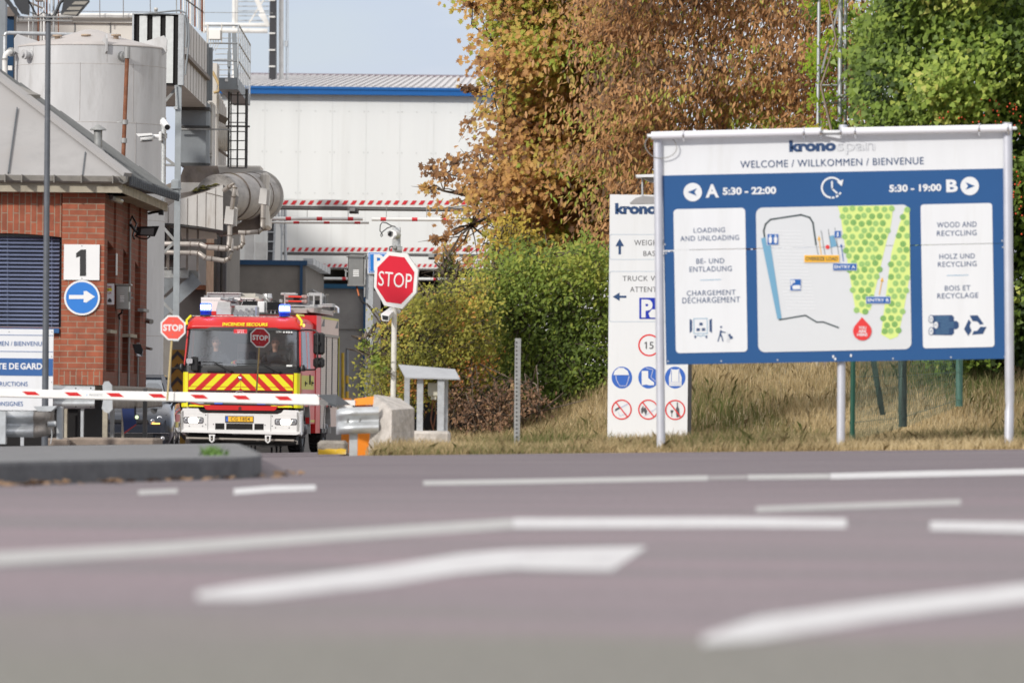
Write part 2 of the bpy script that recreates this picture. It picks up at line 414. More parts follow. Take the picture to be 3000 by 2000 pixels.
# asphalt: pinkish wheel lanes, greyer between, old grey-green strip nearest the camera
def asphalt():
    m, nt, b = _nt('asphalt'); N, K = nt.nodes.new, nt.links.new
    t = N('ShaderNodeTexCoord'); sp = N('ShaderNodeSeparateXYZ'); K(t.outputs['Object'], sp.inputs[0])
    def noise(scale, det, stretch=None):
        n = N('ShaderNodeTexNoise'); n.inputs['Scale'].default_value = scale; n.inputs['Detail'].default_value = det
        if stretch:
            q = N('ShaderNodeMapping'); q.inputs['Scale'].default_value = stretch; K(t.outputs['Object'], q.inputs['Vector']); K(q.outputs['Vector'], n.inputs['Vector'])
        else: K(t.outputs['Object'], n.inputs['Vector'])
        return n.outputs['Fac']
    def rng_(src, a, b2, c=0., d=1.):
        r = N('ShaderNodeMapRange'); r.inputs[1].default_value = a; r.inputs[2].default_value = b2; r.inputs[3].default_value = c; r.inputs[4].default_value = d
        K(src, r.inputs['Value']); return r.outputs['Result']
    def mix(f, a, b2):
        x = N('ShaderNodeMix'); x.data_type = 'RGBA'; K(f, x.inputs['Factor'])
        for s_, q in (('A', a), ('B', b2)):
            if isinstance(q, tuple): x.inputs[s_].default_value = (*q, 1)
            else: K(q, x.inputs[s_])
        return x.outputs['Result']
    c = mix(rng_(noise(1, 3, (.22, .9, 1)), .38, .62), (.272, .214, .23), (.212, .188, .194))
    add = N('ShaderNodeMath'); add.operation = 'ADD'; K(sp.outputs['Y'], add.inputs[0]); K(rng_(noise(.6, 4), .3, .7, -1.0, 1.0), add.inputs[1])
    c = mix(rng_(add.outputs[0], 13.6, 11.9), c, (.212, .203, .178))
    far = mix(rng_(noise(.5, 4), .35, .65), (.165, .138, .15), (.19, .162, .17))
    c = mix(rng_(sp.outputs['Y'], 24, 40), c, far)
    g = rng_(noise(55, 4), .3, .7, .72, 1.25)
    mul = N('ShaderNodeVectorMath'); mul.operation = 'SCALE'; K(c, mul.inputs[0]); K(g, mul.inputs['Scale'])
    K(mul.outputs['Vector'], b.inputs['Base Color']); b.inputs['Roughness'].default_value = .85; b.inputs['Specular IOR Level'].default_value = .3
    bp = N('ShaderNodeBump'); bp.inputs['Strength'].default_value = .5; bp.inputs['Distance'].default_value = .01
    K(noise(140, 3), bp.inputs['Height']); K(bp.outputs['Normal'], b.inputs['Normal'])
    return m
m_asph = asphalt()
def road_edge(x): return 57.6 - .25 * max(0, x - 1) - .6 * sstep(-3, -1, x)
V = []; rx = [-60, -30, -18] + [i * .5 for i in range(-24, 25)] + [14, 18, 30, 60]
def RZ(x, y): return GZ(max(min(x, 14), -14), min(y, 200)) + .006
mb = MB(); ry = [-20, 2, 5, 8, 10, 12, 14, 17, 20, 24, 28, 33, 38, 43, 48, 53]
n = len(rx)
V = [(x, y, RZ(x, y)) for y in ry for x in rx] + [(x, road_edge(x), RZ(x, road_edge(x))) for x in rx]
mb.add(V, [(j * n + i, j * n + i + 1, (j + 1) * n + i + 1, (j + 1) * n + i) for j in range(len(ry)) for i in range(n - 1)], 0, True)
mb.build('road', m_asph)['kind'] = 'structure'
# the yard the engine stands on, left of the verge
mb = MB(); yx = [-60, -30, -16, -12, -9, -7, -5, -4, -3.2]; yy = [57.05, 62, 70, 80, 90, 100, 115, 130, 150, 175, 200, 260]
def yedge(y): return -1.75 - max(0, y - 57) * .012 if y < 140 else 6
V = []
for y in yy:
    row = yx + [yedge(y)]
    V += [(x, y, RZ(x, y) + .004) for x in row]
n = len(yx) + 1
mb.add(V, [(j * n + i, j * n + i + 1, (j + 1) * n + i + 1, (j + 1) * n + i) for j in range(len(yy) - 1) for i in range(n - 1)], 0, True)
mb.build('yard_road', m_asph)['kind'] = 'structure'

def GR(u, v, dz=0.):                             # where the sight line through a pixel meets the road
    lo, hi = 4., 250.
    for _ in range(50):
        m_ = (lo + hi) / 2; p = P(u, v, m_)
        if p.z > RZ(p.x, m_): lo = m_
        else: hi = m_
    p = P(u, v, lo); p.z = RZ(p.x, lo) + dz
    return p
m_line = M('road_paint', (.59, .58, .575), .6, var=.15, scale=30, dirt=(.34, .30, .31), dscale=5, damt=.9)
m_worn = M('worn_road_paint', (.42, .41, .395), .7, var=.15, scale=20, dirt=(.26, .24, .24), dscale=6, damt=.6)
def marking(path, mat, dz=.002):
    """path: (u, v_centre, thickness) points"""
    mb = MB(); ptsA, ptsB = [], []
    for (a, b) in zip(path, path[1:]):
        k = max(2, int(abs(b[0] - a[0]) / 60))
        for i in range(k + (b is path[-1])):
            t = i / k; q = [a[j] + (b[j] - a[j]) * t for j in range(3)]
            ptsA.append(GR(q[0], q[1] - q[2] / 2, dz)); ptsB.append(GR(q[0], q[1] + q[2] / 2, dz))
    n = len(ptsA)
    mb.add(ptsA + ptsB, [(i, i + 1, n + i + 1, n + i) for i in range(n - 1)])
    mb.build('road_marking', mat)['kind'] = 'structure'
marking([(405, 1443, 14), (520, 1438, 14)], m_worn)
marking([(685, 1440, 18), (800, 1431, 18), (925, 1428, 16)], m_line)
marking([(1240, 1415, 14), (1500, 1411, 15), (2075, 1400, 15)], m_worn)
marking([(2077, 1400, 12), (2188, 1398, 12)], M('faint_road_paint', (.30, .28, .275), .8)); marking([(2190, 1398, 15), (2430, 1395, 15)], m_worn)
marking([(2432, 1395, 17), (3060, 1380, 18)], m_line)
marking([(2215, 1492, 16), (2815, 1471, 16)], m_worn)
marking([(-60, 1640, 40), (472, 1608, 36), (957, 1571, 32), (1500, 1534, 30)], m_worn)
marking([(1502, 1533, 30), (2130, 1530, 30), (2480, 1533, 28)], m_line)
marking([(2725, 1540, 26), (3060, 1546, 32)], m_line)
marking([(578, 1745, 24), (735, 1733, 50), (1148, 1684, 56), (1340, 1652, 56), (1500, 1638, 56), (1790, 1638, 70), (1890, 1604, 6)], m_line)
marking([(2058, 1876, 24), (2220, 1842, 66), (2600, 1786, 58), (3080, 1728, 54)], m_line)

# kerbed island in front of the gatehouse
m_kerb = M('kerb_stone', (.118, .119, .122), .85, var=.25, scale=5, dirt=(.05, .052, .055), dscale=3, damt=.6, bump=.3, bscale=30)
m_isl = M('island_paving', (.165, .165, .168), .9, var=.25, scale=2.5, dirt=(.11, .11, .10), dscale=1.4, damt=.6, bump=.3, bscale=40)
outl = []
for u, Y in ((-260, 34.4), (0, 35.2), (300, 36.6), (560, 37.9), (700, 38.6), (752, 39.4), (768, 40.6), (766, 42.5), (740, 48), (700, 56), (668, 62), (640, 64.5), (-260, 66)):
    outl.append(GP(u, Y))
mb = MB(); cen = Vector((sum(p.x for p in outl) / len(outl), 50, 0))
inn = [p + (cen - p).normalized() * .16 for p in outl]
up = Vector((0, 0, .15)); lo = Vector((0, 0, -.12)); n = len(outl)
mb.add([p + lo for p in outl] + [p + up * .86 for p in outl] + [p + up for p in [o_ + (cen - o_).normalized() * .03 for o_ in outl]] + [Vector((p.x, p.y, GZ(p.x, p.y) + .15)) for p in inn],
       [(k * n + i, k * n + (i + 1) % n, (k + 1) * n + (i + 1) % n, (k + 1) * n + i) for k in range(3) for i in range(n)], 0, False)
mb.build('kerb', m_kerb)['kind'] = 'structure'
mb = MB(); mb.poly([Vector((p.x, p.y, GZ(p.x, p.y) + .146)) for p in inn])
mb.build('pavement', m_isl)['kind'] = 'structure'
# leaf litter along the kerb foot
lit = MB()
for i in range(80):
    t = rng.random(); u = -120 + 900 * t; Y = 34.9 + 3.9 * (u / 740) - .08 - rng.random() ** 2 * 1.0
    if rng.random() < .2: u = 760 + rng.random() * 130; Y = 38.5 + rng.random() * 3
    p = GP(u, Y); a = rng.random() * 6.28; s_ = .02 + .035 * rng.random(); h = rng.random() * .035
    c_, d_ = math.cos(a) * s_, math.sin(a) * s_; z0 = p.z + .012
    lit.add([(p.x - c_, p.y - d_, z0 + h), (p.x + d_, p.y - c_, z0), (p.x + c_, p.y + d_, z0 + h * .5), (p.x - d_, p.y + c_, z0 + .02)], [(0, 1, 2, 3)])
o = lit.build('fallen_leaves', M('dead_leaf', (.25, .15, .08), .9, var=.4, scale=3)); o['kind'] = 'stuff'
tag(o, 'dry brown leaves lying along the foot of the kerb')
# tuft of weeds on the island edge
tu = MB()
for i in range(110):
    p = GP(624 + rng.gauss(0, 15), 41.6 + rng.gauss(0, .12)); a = rng.random() * 6.28; h = .03 + .06 * rng.random(); q = rng.gauss(0, .04)
    z0 = p.z + .14
    tu.add([(p.x - .012 * math.cos(a), p.y - .012 * math.sin(a), z0), (p.x + .012 * math.cos(a), p.y + .012 * math.sin(a), z0), (p.x + q, p.y + rng.gauss(0, .04), z0 + h)], [(0, 1, 2)])
tag(tu.build('weed_tuft', M('weed_green', (.10, .20, .03), .7, var=.3)), 'green tuft of weeds growing on the kerbed island', 'weeds')

# ================================================================ GATEHOUSE
br_f = brick_mat('brick_front', 'X'); br_s = brick_mat('brick_side_shaded', 'Y', c1=(.26, .075, .04), c2=(.2, .062, .036), mortar=(.2, .16, .12))  # side brick: the front brick with the wall's shade put into darker colours
br_v = brick_mat('brick_soldier', 'X', vertical=True)
m_conc = M('old_concrete', (.40, .36, .28), .9, var=.2, scale=4, dirt=(.16, .13, .10), dscale=5, damt=.7, bump=.3, bscale=25)
m_zinc = M('zinc_sheet', (.335, .325, .318), .6, var=.1, scale=3, dirt=(.28, .26, .245), dscale=1.5, damt=.6, metal=.0, spec=.4)
m_zincd = M('zinc_gutter', (.25, .235, .21), .6, var=.15, scale=6, dirt=(.12, .10, .08), dscale=9, damt=.6, metal=.2)
m_seam = M('dark_seam', (.10, .11, .12), .6, var=.1)
m_slate = M('grey_roof_sheet', (.19, .195, .195), .6, var=.15, scale=4, metal=.2)
m_dark = M('dark_void', (.012, .011, .011), .9, var=.2)
m_galv = M('galvanised_steel', (.50, .52, .53), .45, metal=.55, var=.18, scale=14, dirt=(.34, .35, .35), dscale=20, damt=.4)
m_galvd = M('dull_galvanised_steel', (.34, .345, .34), .6, metal=.4, var=.2, scale=10, dirt=(.2, .17, .13), dscale=6, damt=.5)
m_black = M('black_plastic', (.014, .014, .015), .5, var=.1)
m_white = M('white_paint', (.80, .80, .79), .45, var=.03, scale=2)
m_blue = M('blue_frame', (.02, .09, .23), .45, var=.1)

GY = 72.0
A = P(304, 850, GY); B = P(430, 850, 78.1); KX = (B.x - A.x) / (B.y - A.y)
wd = Vector((KX, 1, 0)).normalized(); wn = Vector((1, -KX, 0)).normalized()
def SW(u, v):
    px = (u - HX) * cr + (v - HY) * sr
    Y = (A.x - GY * KX) / (px / F - KX); return P(u, v, Y)
def swbox(mb, u0, v0, u1, v1, o0, o1, mi=0):
    """box lying on the side wall, v taken at the edge u0"""
    p, q = SW(u0, (v0 + v1) / 2), SW(u1, (v0 + v1) / 2); z0, z1 = SW(u0, v1).z, SW(u0, v0).z
    pts = [Vector((p.x, p.y, z0)), Vector((q.x, q.y, z0)), Vector((q.x, q.y, z1)), Vector((p.x, p.y, z1))]
    return mb.prism([a + wn * o0 for a in pts], wn * (o1 - o0), mi)
gz = GZ(A.x, GY)
gh = thing('gatehouse', 'red brick gatehouse with hipped grey roof and blue window blinds', 'building', (A.x - 2.5, GY + 3, gz))
zb, zt = P(300, 1128, GY).z, P(300, 566, GY).z
xl = -11.0
# wall core
mb = MB()
x180 = P(180, 850, GY).x
mb.box(xl, x180, GY + .10, GY + .4, zb + .2, P(100, 958, GY + .1).z)      # below the window
mb.box(xl, P(-190, 700, GY).x, GY + .10, GY + .4, P(100, 958, GY + .1).z + .0, zt)
mb.build('front_wall', br_f, gh)
mb = MB(); mb.box(x180, A.x, GY, GY + .45, zb + .178, zt); mb.build('corner_pier', br_f, gh)
mb = MB(); mb.box(xl, x180 - .001, GY + .09, GY + .4, zb, zb + .2 - .001); mb.box(x180, A.x - .0, GY - .003, GY + .44, zb, zb + .176); mb.build('soldier_course', br_v, gh)
# flat arch of upright bricks over the window
mb = MB(); top = P(0, 566, GY + .06).z; n = 14; ua, ub = -190, 180
pts = [P(ua + (ub - ua) * i / n, 683 + 12 * ((ua + (ub - ua) * i / n) / 180) ** 2 * (1 if ua + (ub - ua) * i / n > 0 else .3), GY + .05) for i in range(n + 1)]
mb.prism(pts + [Vector((pts[-1].x - .001, GY + .05, zt)), Vector((pts[0].x, GY + .05, zt))], (0, .35, 0)); mb.build('window_arch', br_v, gh)
# window with blinds
win = MB(); p0, p1 = P(-190, 962, GY + .2), P(180, 680, GY + .2)
win.box(p0.x, p1.x, GY + .30, GY + .36, p0.z, p1.z)
win.build('window', M('window_dark', (.02, .022, .026), .1, var=0), gh)
winf = MB(); winf.box(P(150, 962, 72).x - 4, p1.x - .002, GY + .02, GY + .28, P(160, 975, GY).z, P(160, 961, GY).z)
winf.build('window_sill', m_blue, gh)
m_slat = M('blind_slat', (.24, .28, .42), .45, var=.15, scale=1.2, metal=.1, spec=.5)
sl = MB(); k = 23
for i in range(k):
    v = 696 + (955 - 696) * i / (k - 1); q = P(0, v, GY + .2)
    sl.add([(p0.x, GY + .16, q.z - .021), (p1.x - .02, GY + .16, q.z - .021), (p1.x - .02, GY + .235, q.z + .013), (p0.x, GY + .235, q.z + .013),
            (p0.x, GY + .165, q.z - .027), (p1.x - .02, GY + .165, q.z - .027), (p1.x - .02, GY + .24, q.z + .007), (p0.x, GY + .24, q.z + .007)],
           [(0, 1, 2, 3), (7, 6, 5, 4), (4, 5, 1, 0), (3, 2, 6, 7), (1, 5, 6, 2), (4, 0, 3, 7)])
for u in (22, 152): sl.tube([P(u, 690, GY + .155), P(u, 958, GY + .155)], .003, 5)
bl = sl.build('blind', m_slat, gh)
# side wall with piers and recesses
mb = MB(); L_ = 6.1
def wallbox(mb, s0, s1, z0, z1, o0, o1, mi=0):
    p = Vector((A.x, A.y, 0)) + wd * s0; q = Vector((A.x, A.y, 0)) + wd * s1
    pts = [Vector((a.x, a.y, z)) for a, z in ((p, z0), (q, z0), (q, z1), (p, z1))]
    return mb.prism([a + wn * o0 for a in pts], wn * (o1 - o0), mi)
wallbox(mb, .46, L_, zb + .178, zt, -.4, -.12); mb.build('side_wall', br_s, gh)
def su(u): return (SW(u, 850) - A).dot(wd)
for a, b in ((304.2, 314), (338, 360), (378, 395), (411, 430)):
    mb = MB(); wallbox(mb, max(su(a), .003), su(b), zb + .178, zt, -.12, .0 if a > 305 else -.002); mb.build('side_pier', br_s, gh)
mb = MB()
for a, b, v in ((314, 338, 706), (360, 378, 728), (395, 411, 765)):
    z = SW(a, v).z; s0, s1 = su(a) + .002, su(b) - .002
    p, q = [Vector((A.x, A.y, 0)) + wd * s_ for s_ in (s0, s1)]
    pts = [Vector((p.x, p.y, z + .05)), Vector((q.x, q.y, z - .06)), Vector((q.x, q.y, zt)), Vector((p.x, p.y, zt))]
    mb.prism([w - wn * .118 for w in pts], wn * .09)
mb.build('recess_head', br_s, gh)
mb = MB(); wallbox(mb, .002, L_, zb, zb + .176, -.4, .003); mb.build('side_soldier_course', brick_mat('brick_side_soldier_shaded', 'Y', True, c1=(.22, .07, .04), c2=(.18, .06, .035), mortar=(.16, .13, .1)), gh)  # side soldier bricks darkened likewise for the shaded wall
for u0, v0, u1, v1 in ((314, 965, 334, 975), (373, 977, 393, 987)):
    mb = MB(); swbox(mb, u0, v0, u1, v1, -.117, .04); mb.build('recess_sill', m_conc, gh)
# undercroft
mb = MB(); mb.box(xl, A.x - .35, GY + .5, GY + 6, gz - .1, zb); mb.box(xl, A.x - .1, GY + .05, GY + 6.0, zb - .09, zb - .002, 1)
mb.build('undercroft', [m_dark, m_conc], gh)
for u0, u1, v0, v1, mt in ((300, 314, 1195, 1282, m_conc), (322, 333, 1196, 1284, m_galvd), (188, 196, 1196, 1284, m_conc), (356, 362, 1180, 1283, m_conc)):
    mb = MB(); mb.pbox(u0, v0, u1, v1, GY + (.2 if u0 < 310 else 1.0), GY + (.35 if u0 < 310 else 1.15)); mb.build('support_post', mt, gh)
# roof
C = P(374, 519, 71.72); D = P(518, 569, 79.0); apex = Vector((-8.5, 75.35, 6.05)); xr = -16.
Cl = Vector((xr, C.y + .1, C.z + .1)); al = Vector((xr, apex.y + .15, apex.z + .1)); Dl = Vector((xr, D.y, D.z))
mb = MB(); dn = Vector((0, 0, -.06))
mb.add([Cl, C, apex, al] + [q + dn for q in (Cl, C, apex, al)], [(0, 1, 2, 3), (7, 6, 5, 4), (0, 4, 5, 1)])
fr = mb.build('front_roof', m_zinc, gh)
mb = MB()
nrm = (C - Cl).cross(apex - C).normalized()
if nrm.z < 0: nrm = -nrm
def onfront(p): return p + nrm * .012
sl_dir = Vector((0, apex.y - C.y, apex.z - C.z))
for u, v in ((24, 510), (242, 517)):
    b_ = P(u, v, C.y + .02); t_end = b_ + sl_dir * (.33 if u < 100 else .115)
    mb.bar(onfront(b_), onfront(t_end), .014, .03)
mb.build('roof_seam', m_seam, fr)
mb = MB(); mb.add([C, D, apex, C + dn, D + dn, apex + dn], [(0, 1, 2), (5, 4, 3), (0, 3, 4, 1)])
mb.add([Dl, D, apex, al], [(3, 2, 1, 0)])
sr_ = mb.build('side_roof', m_slate, gh)
mb = MB(); n2 = (D - C).cross(apex - C).normalized(); n2 = n2 if n2.z > 0 else -n2
for i in range(1, 15):
    t = i / 15; a = C.lerp(D, t); tt = min(t, 1 - t) * 2; b_ = a + (apex - C.lerp(D, .5)) * tt
    mb.bar(a + n2 * .012, b_ + n2 * .012, .012, .028)
mb.build('standing_seam', m_slate, sr_)
mb = MB(); mb.bar(C + Vector((0, 0, .03)), apex + Vector((0, 0, .03)), .13, .05); mb.build('hip_capping', m_zinc, gh)
mb = MB(); mb.bar(P(-30, 226, 74.2), P(96, 283, 73.2), .22, .05); mb.build('hip_plank', m_zincd, gh)
# eaves: concrete fascia, gutters
mb = MB(); fz0, fz1 = P(358, 565, 71.78).z, P(358, 538, 71.78).z; fx = P(358, 550, 71.78).x
mb.box(xl - 2, fx, 71.78, 73, fz0, fz1)
q0, q1 = P(358, 550, 71.78), P(491, 588, 78.6)
pts = [Vector((q0.x, q0.y, fz0)), Vector((q1.x, q1.y, fz0)), Vector((q1.x, q1.y, fz1)), Vector((q0.x, q0.y, fz1))]
mb.prism([a + Vector((.002, .002, 0)) for a in pts], (-.6, 0, 0)); mb.build('concrete_fascia', m_conc, gh)
def gutter(a, b, mt, name, out_):
    mb = MB(); d = (b - a); prof = [(0, .0), (.02, -.06), (.07, -.085), (.12, -.06), (.13, .01), (.115, .01), (.10, -.05), (.07, -.065), (.035, -.05), (.015, .0)]
    mb.loft([[a + d * t + out_ * (r - .10) + Vector((0, 0, h)) for r, h in prof] for t in (0, .25, .5, .75, 1)], 0, True, False)
    return mb.build(name, mt, gh)
g1 = gutter(Vector((xr, 71.70, C.z - .0)), Vector((C.x - .02, 71.70, C.z)), m_zincd, 'front_gutter', Vector((0, -1, 0)))
mb = MB()
for u in (14, 63, 158, 238, 330): q = P(u, 520, 71.56); mb.box(q.x - .006, q.x + .006, 71.555, 71.70, C.z - .085, C.z + .014)
mb.build('gutter_bracket', m_zincd, g1)
g2 = gutter(Vector((C.x - .02, 71.62, C.z - .005)), Vector((D.x, D.y + .1, D.z)), M('dark_gutter', (.10, .095, .088), .6, var=.2), 'side_gutter', wn)
mb = MB()
for i in range(26):
    p = C.lerp(D, (i + .5) / 26) + wn * .03; mb.box(p.x - .02, p.x + .015, p.y - .03, p.y + .03, p.z - .1, p.z + .02)
mb.build('gutter_rib', m_seam, g2)
# roof vent
mb = MB(); q = P(287, 420, 74.0); mb.lathe([(.055, -.25), (.055, .17)], q, n=16); mb.lathe([(.11, .17), (.10, .19), (.005, .25)], q, n=16); mb.lathe([(.10, -.12), (.057, -.06)], q, n=16)
mb.build('roof_vent', m_galvd, gh)

# things fixed to the gatehouse
t = thing('number_sign', 'white square panel with large black 1 on the brick corner', 'sign', P(239, 790, GY - .03))
mb = MB(); mb.pbox(187, 716, 291.5, 820, GY - .025, GY - .005); mb.uvpoly([(223, 742), (237, 731), (252, 731), (252, 808.5), (234, 808.5), (234, 750.5), (223, 755)], GY - .028, 1)
for v in (720.5, 815.5): mb.uvpoly(disc(240, v, 2, 10), GY - .027, 2)
mb.build('panel', [m_white, M('sign_black', (.03, .03, .03), .5, var=0), m_galvd], t)
t = thing('direction_sign', 'round blue sign with white arrow pointing right on gatehouse brick corner', 'sign', P(240, 872, GY - .03))
m_rblue = M('road_sign_blue', (.03, .20, .62), .4, var=.03)
mb = MB(); q = [P(a, b, GY - .03) for a, b in disc(240, 872, 52.5, 40, 51.5)]; mb.prism(q, (0, .02, 0))
mb.uvpoly(disc(240, 872, 47, 40, 46), GY - .032, 1)
mb.uvpoly([(202, 864), (245, 864), (245, 853), (253, 852), (278, 869), (253, 886), (245, 885), (245, 875.5), (202, 875.5)], GY - .034, 0)
mb.build('panel', [m_white, m_rblue], t)

t = thing('intercom_box', 'stainless steel intercom box with speaker slots on gatehouse side wall', 'intercom', SW(350, 870))
m_inox = M('stainless_steel', (.36, .35, .32), .32, metal=.85, var=.2, scale=3)
mb = MB(); swbox(mb, 338, 834, 380, 908, .16, .22); 
c = SW(338, 870); mb2 = MB()
yb = c.y - .01; pz0, pz1 = P(340, 906, c.y).z, P(340, 836, c.y).z; x0, x1 = P(340, 870, c.y).x, P(378, 870, c.y).x
mb = MB(); mb.bbox(x0, x1, yb - .02, yb + .22, pz0, pz1, .008); mb.bbox(x0 - .01, x1 + .03, yb - .05, yb + .24, pz1, pz1 + .02, .006)
mb.build('housing', m_inox, t)
mb = MB()
for i in range(4): mb.uvprism(rrect(351, 866 + i * 5, 364, 868.6 + i * 5, 1.2, 2), yb - .024, .004)
mb.build('speaker_slots', M('slot_white', (.8, .8, .78), .4, var=0), t)
mb = MB(); mb.bar((x1 + .012, yb + .05, pz0 + .1), (x1 + .012, yb + .05, pz1 - .08), .02, .04); mb.bar((x1 + .0, yb + .05, (pz0 + pz1) / 2), (x1 + .05, yb + .05, (pz0 + pz1) / 2), .02, .02)
mb.build('latch', m_galvd, t)
t = thing('wall_conduit', 'long thin steel conduit running up the gatehouse side wall', 'pipe', SW(372, 1120) + wn * .02)
mb = MB(); q = SW(372.5, 1100) + wn * .02; mb.tube([Vector((q.x, q.y, zb)), Vector((q.x, q.y, SW(372, 645).z))], .016, 8); mb.build('tube', m_galvd, t)
mb = MB(); a = Vector((q.x, q.y, SW(372, 645).z)); mb.tube([a, a + Vector((.03, -.1, .06)), a + Vector((.1, -.25, -.05)), P(389, 690, 74.6), P(393, 700, 74.5)], .012, 7); mb.build('cable', m_black, t)
t = thing('cable_duct', 'short thin conduit below the steel intercom box with black cable', 'pipe', SW(345, 1120) + wn * .02)
mb = MB(); q = SW(345, 1000) + wn * .02; mb.tube([Vector((q.x, q.y, zb)), Vector((q.x, q.y, SW(345, 932).z))], .012, 8); mb.build('tube', m_galvd, t)
mb = MB(); mb.tube([Vector((q.x, q.y, SW(345, 934).z)), P(348, 922, q.y - .1), P(357, 916, q.y - .1), P(358, 906, yb + .1)], .014, 7); mb.build('cable', m_black, t)
t = thing('wall_poster', 'white notice with yellow band in the side wall recess behind intercom box', 'poster', SW(325, 870))
mb = MB(); yq = SW(318, 870).y
mb.pbox(313.5, 831, 334.5, 892, yq - .02, yq - .012)
uvtext(mb, 'DING', 313.8, 837, 327, 843, yq - .023, 1, bold=.02); mb.uvpoly([(313.8, 844), (328, 844), (328, 853), (313.8, 853)], yq - .022, 2)
uvtext(mb, '16', 313.8, 845.5, 319, 851.5, yq - .024, 3, bold=.02); uvtext(mb, 'T LEFT', 313.8, 856, 327, 861, yq - .023, 1, bold=.02)
mb.uvpoly([(315, 880), (320, 873), (326, 876), (328, 884), (322, 886), (316, 884)], yq - .022, 3)
mb.build('sheet', [M('paper_white', (.72, .72, .74), .7, var=0), M('poster_red', (.4, .03, .05), .6, var=0), M('poster_yellow', (.75, .62, .02), .6, var=0), M('poster_black', (.04, .04, .04), .6, var=0)], t)
mb = MB(); swbox(mb, 338.5, 742, 341.5, 806, .002, .012); tag(mb.build('thermometer_strip', m_white), 'narrow white strip fixed upright on the gatehouse side pier', 'strip')

t = thing('floodlight', 'black hooded floodlight on an arm at the gatehouse side wall', 'floodlight', P(430, 678, 74.5))
Yf = 74.5
mb = MB(); a = [P(401, 664, Yf), P(467, 662, Yf - .15), P(454, 693, Yf - .15), P(398, 690, Yf)]
mb.loft([[q + Vector((0, .2, .0)) for q in (P(408, 670, Yf), P(450, 668, Yf), P(446, 690, Yf), P(404, 688, Yf))], a], 0, True)
mb.build('hood', m_black, t)
mb = MB(); mb.uvprism([(414, 670), (452, 668), (449, 689), (411, 687)], Yf - .17, .01); mb.build('glass', M('lamp_glass_dark', (.05, .035, .03), .15, var=0), t)
mb = MB(); mb.tube([SW(376, 660) + wn * .02, P(384, 660, Yf), P(396, 676, Yf), P(404, 680, Yf)], .02, 8); mb.tube([P(396, 690, Yf), P(410, 698, Yf - .05), P(430, 700, Yf - .1), P(440, 693, Yf - .1)], .01, 6); mb.build('arm', m_black, t)
t = thing('spotlight', 'small black spotlight low on the gatehouse side wall with conduit below', 'spotlight', P(403, 1025, 75.5))
mb = MB(); mb.loft([[P(u, v, 75.6) for u, v in ((388, 1010), (408, 1006), (414, 1020), (412, 1035), (394, 1030))], [P(u, v, 75.3) for u, v in ((390, 1008), (412, 1008), (419, 1024), (415, 1043), (396, 1037))]], 0, True); mb.build('housing', m_black, t)
mb = MB(); mb.uvprism([(397, 1034), (416, 1040), (417, 1024), (420, 1030), (418, 1045), (400, 1041)], 75.27, .01); mb.build('glass', glass_mat('lamp_glass', (.8, .8, .8), .3), t)
mb = MB(); q = SW(398, 1050) + wn * .03; mb.tube([Vector((q.x, q.y, zb)), Vector((q.x, q.y, SW(398, 1035).z))], .014, 7); mb.box(q.x - .02, q.x + .02, q.y - .02, q.y + .02, SW(398, 1045).z, SW(398, 1003).z); mb.build('bracket', m_galvd, t)
t = thing('bulkhead_lamp', 'oblong glass bulkhead lamp under the gatehouse eave', 'lamp', P(337, 584, 72.3))
mb = MB(); mb.uvtube([(325, 578, 72.25), (333, 581, 72.3)], .035, 12); mb.build('base', m_galvd, t)
mb = MB(); mb.uvtube([(333, 581, 72.3), (345, 586, 72.4), (356, 590, 72.5), (357, 590.4, 72.5)], [.036, .036, .03, .01], 12); mb.build('glass_cover', M('ribbed_glass', (.45, .42, .33), .15, var=.3, scale=40), t)
t = thing('eave_bracket', 'dark lamp bracket hanging under the far gatehouse eave end', 'bracket', P(455, 620, 78))
mb = MB(); mb.uvtube([(433, 626, 78), (455, 621, 78), (470, 620, 77.9)], .018, 7); mb.pbox(464, 616, 478, 629, 77.8, 78.0); mb.build('arm', m_black, t)
for v, lab in ((942, 'short grey pipe stub jutting from the gatehouse far wall edge, upper one'), (1022, 'short grey pipe stub jutting from the gatehouse far wall edge, lower one')):
    mb = MB(); mb.uvtube([(430, v - 3, 78), (444, v, 77.9)], .035 if v < 1000 else .02, 10); tag(mb.build('pipe_stub', m_galvd), lab, 'pipe')
mb = MB(); swbox(mb, 403, 903, 420, 912, .002, .08); mb2 = mb
tag(mb.build('wall_bracket', m_galvd), 'small grey metal bracket on the last side pier of the gatehouse', 'bracket')
# camera mast at the gatehouse corner
t = thing('camera_mast', 'galvanised mast carrying two white cameras behind the gatehouse gutter', 'mast', P(478, 560, 79.6))
mb = MB(); mb.uvtube([(478, 600, 79.6), (480, 345, 79.6)], .035, 12); mb.build('pole', M('spangled_zinc', (.6, .61, .6), .4, metal=.5, var=.3, scale=30), t)
t = thing('security_camera', 'white bullet camera pointing left from the gatehouse mast', 'camera', P(430, 402, 79.5))
mb = MB(); mb.uvtube([(412, 406, 79.5), (413, 406, 79.5), (446, 403, 79.5), (449, 403, 79.5)], [.05, .055, .055, .03], 14)
mb.uvprism([(398, 392), (444, 390), (447, 396), (405, 400)], 79.42, .16); mb.build('housing', m_white, t)
mb = MB(); mb.uvtube([(447, 400, 79.5), (466, 400, 79.5)], .03, 10); mb.pbox(465, 386, 474, 414, 79.45, 79.6, b=.01); mb.build('mount', m_white, t)
mb = MB(); mb.uvprism([(413, 410), (446, 411), (440, 414), (418, 414)], 79.42, .1); mb.build('under_trim', m_black, t)
mb = MB()
for v in (394, 402): mb.uvtube([(470, v, 79.5), (490, v + 1, 79.5)], .008, 6); mb.uvtube([(487, v - 3, 79.5), (487, v + 4, 79.5)], .014, 8)
mb.build('clamp', m_galvd, t)
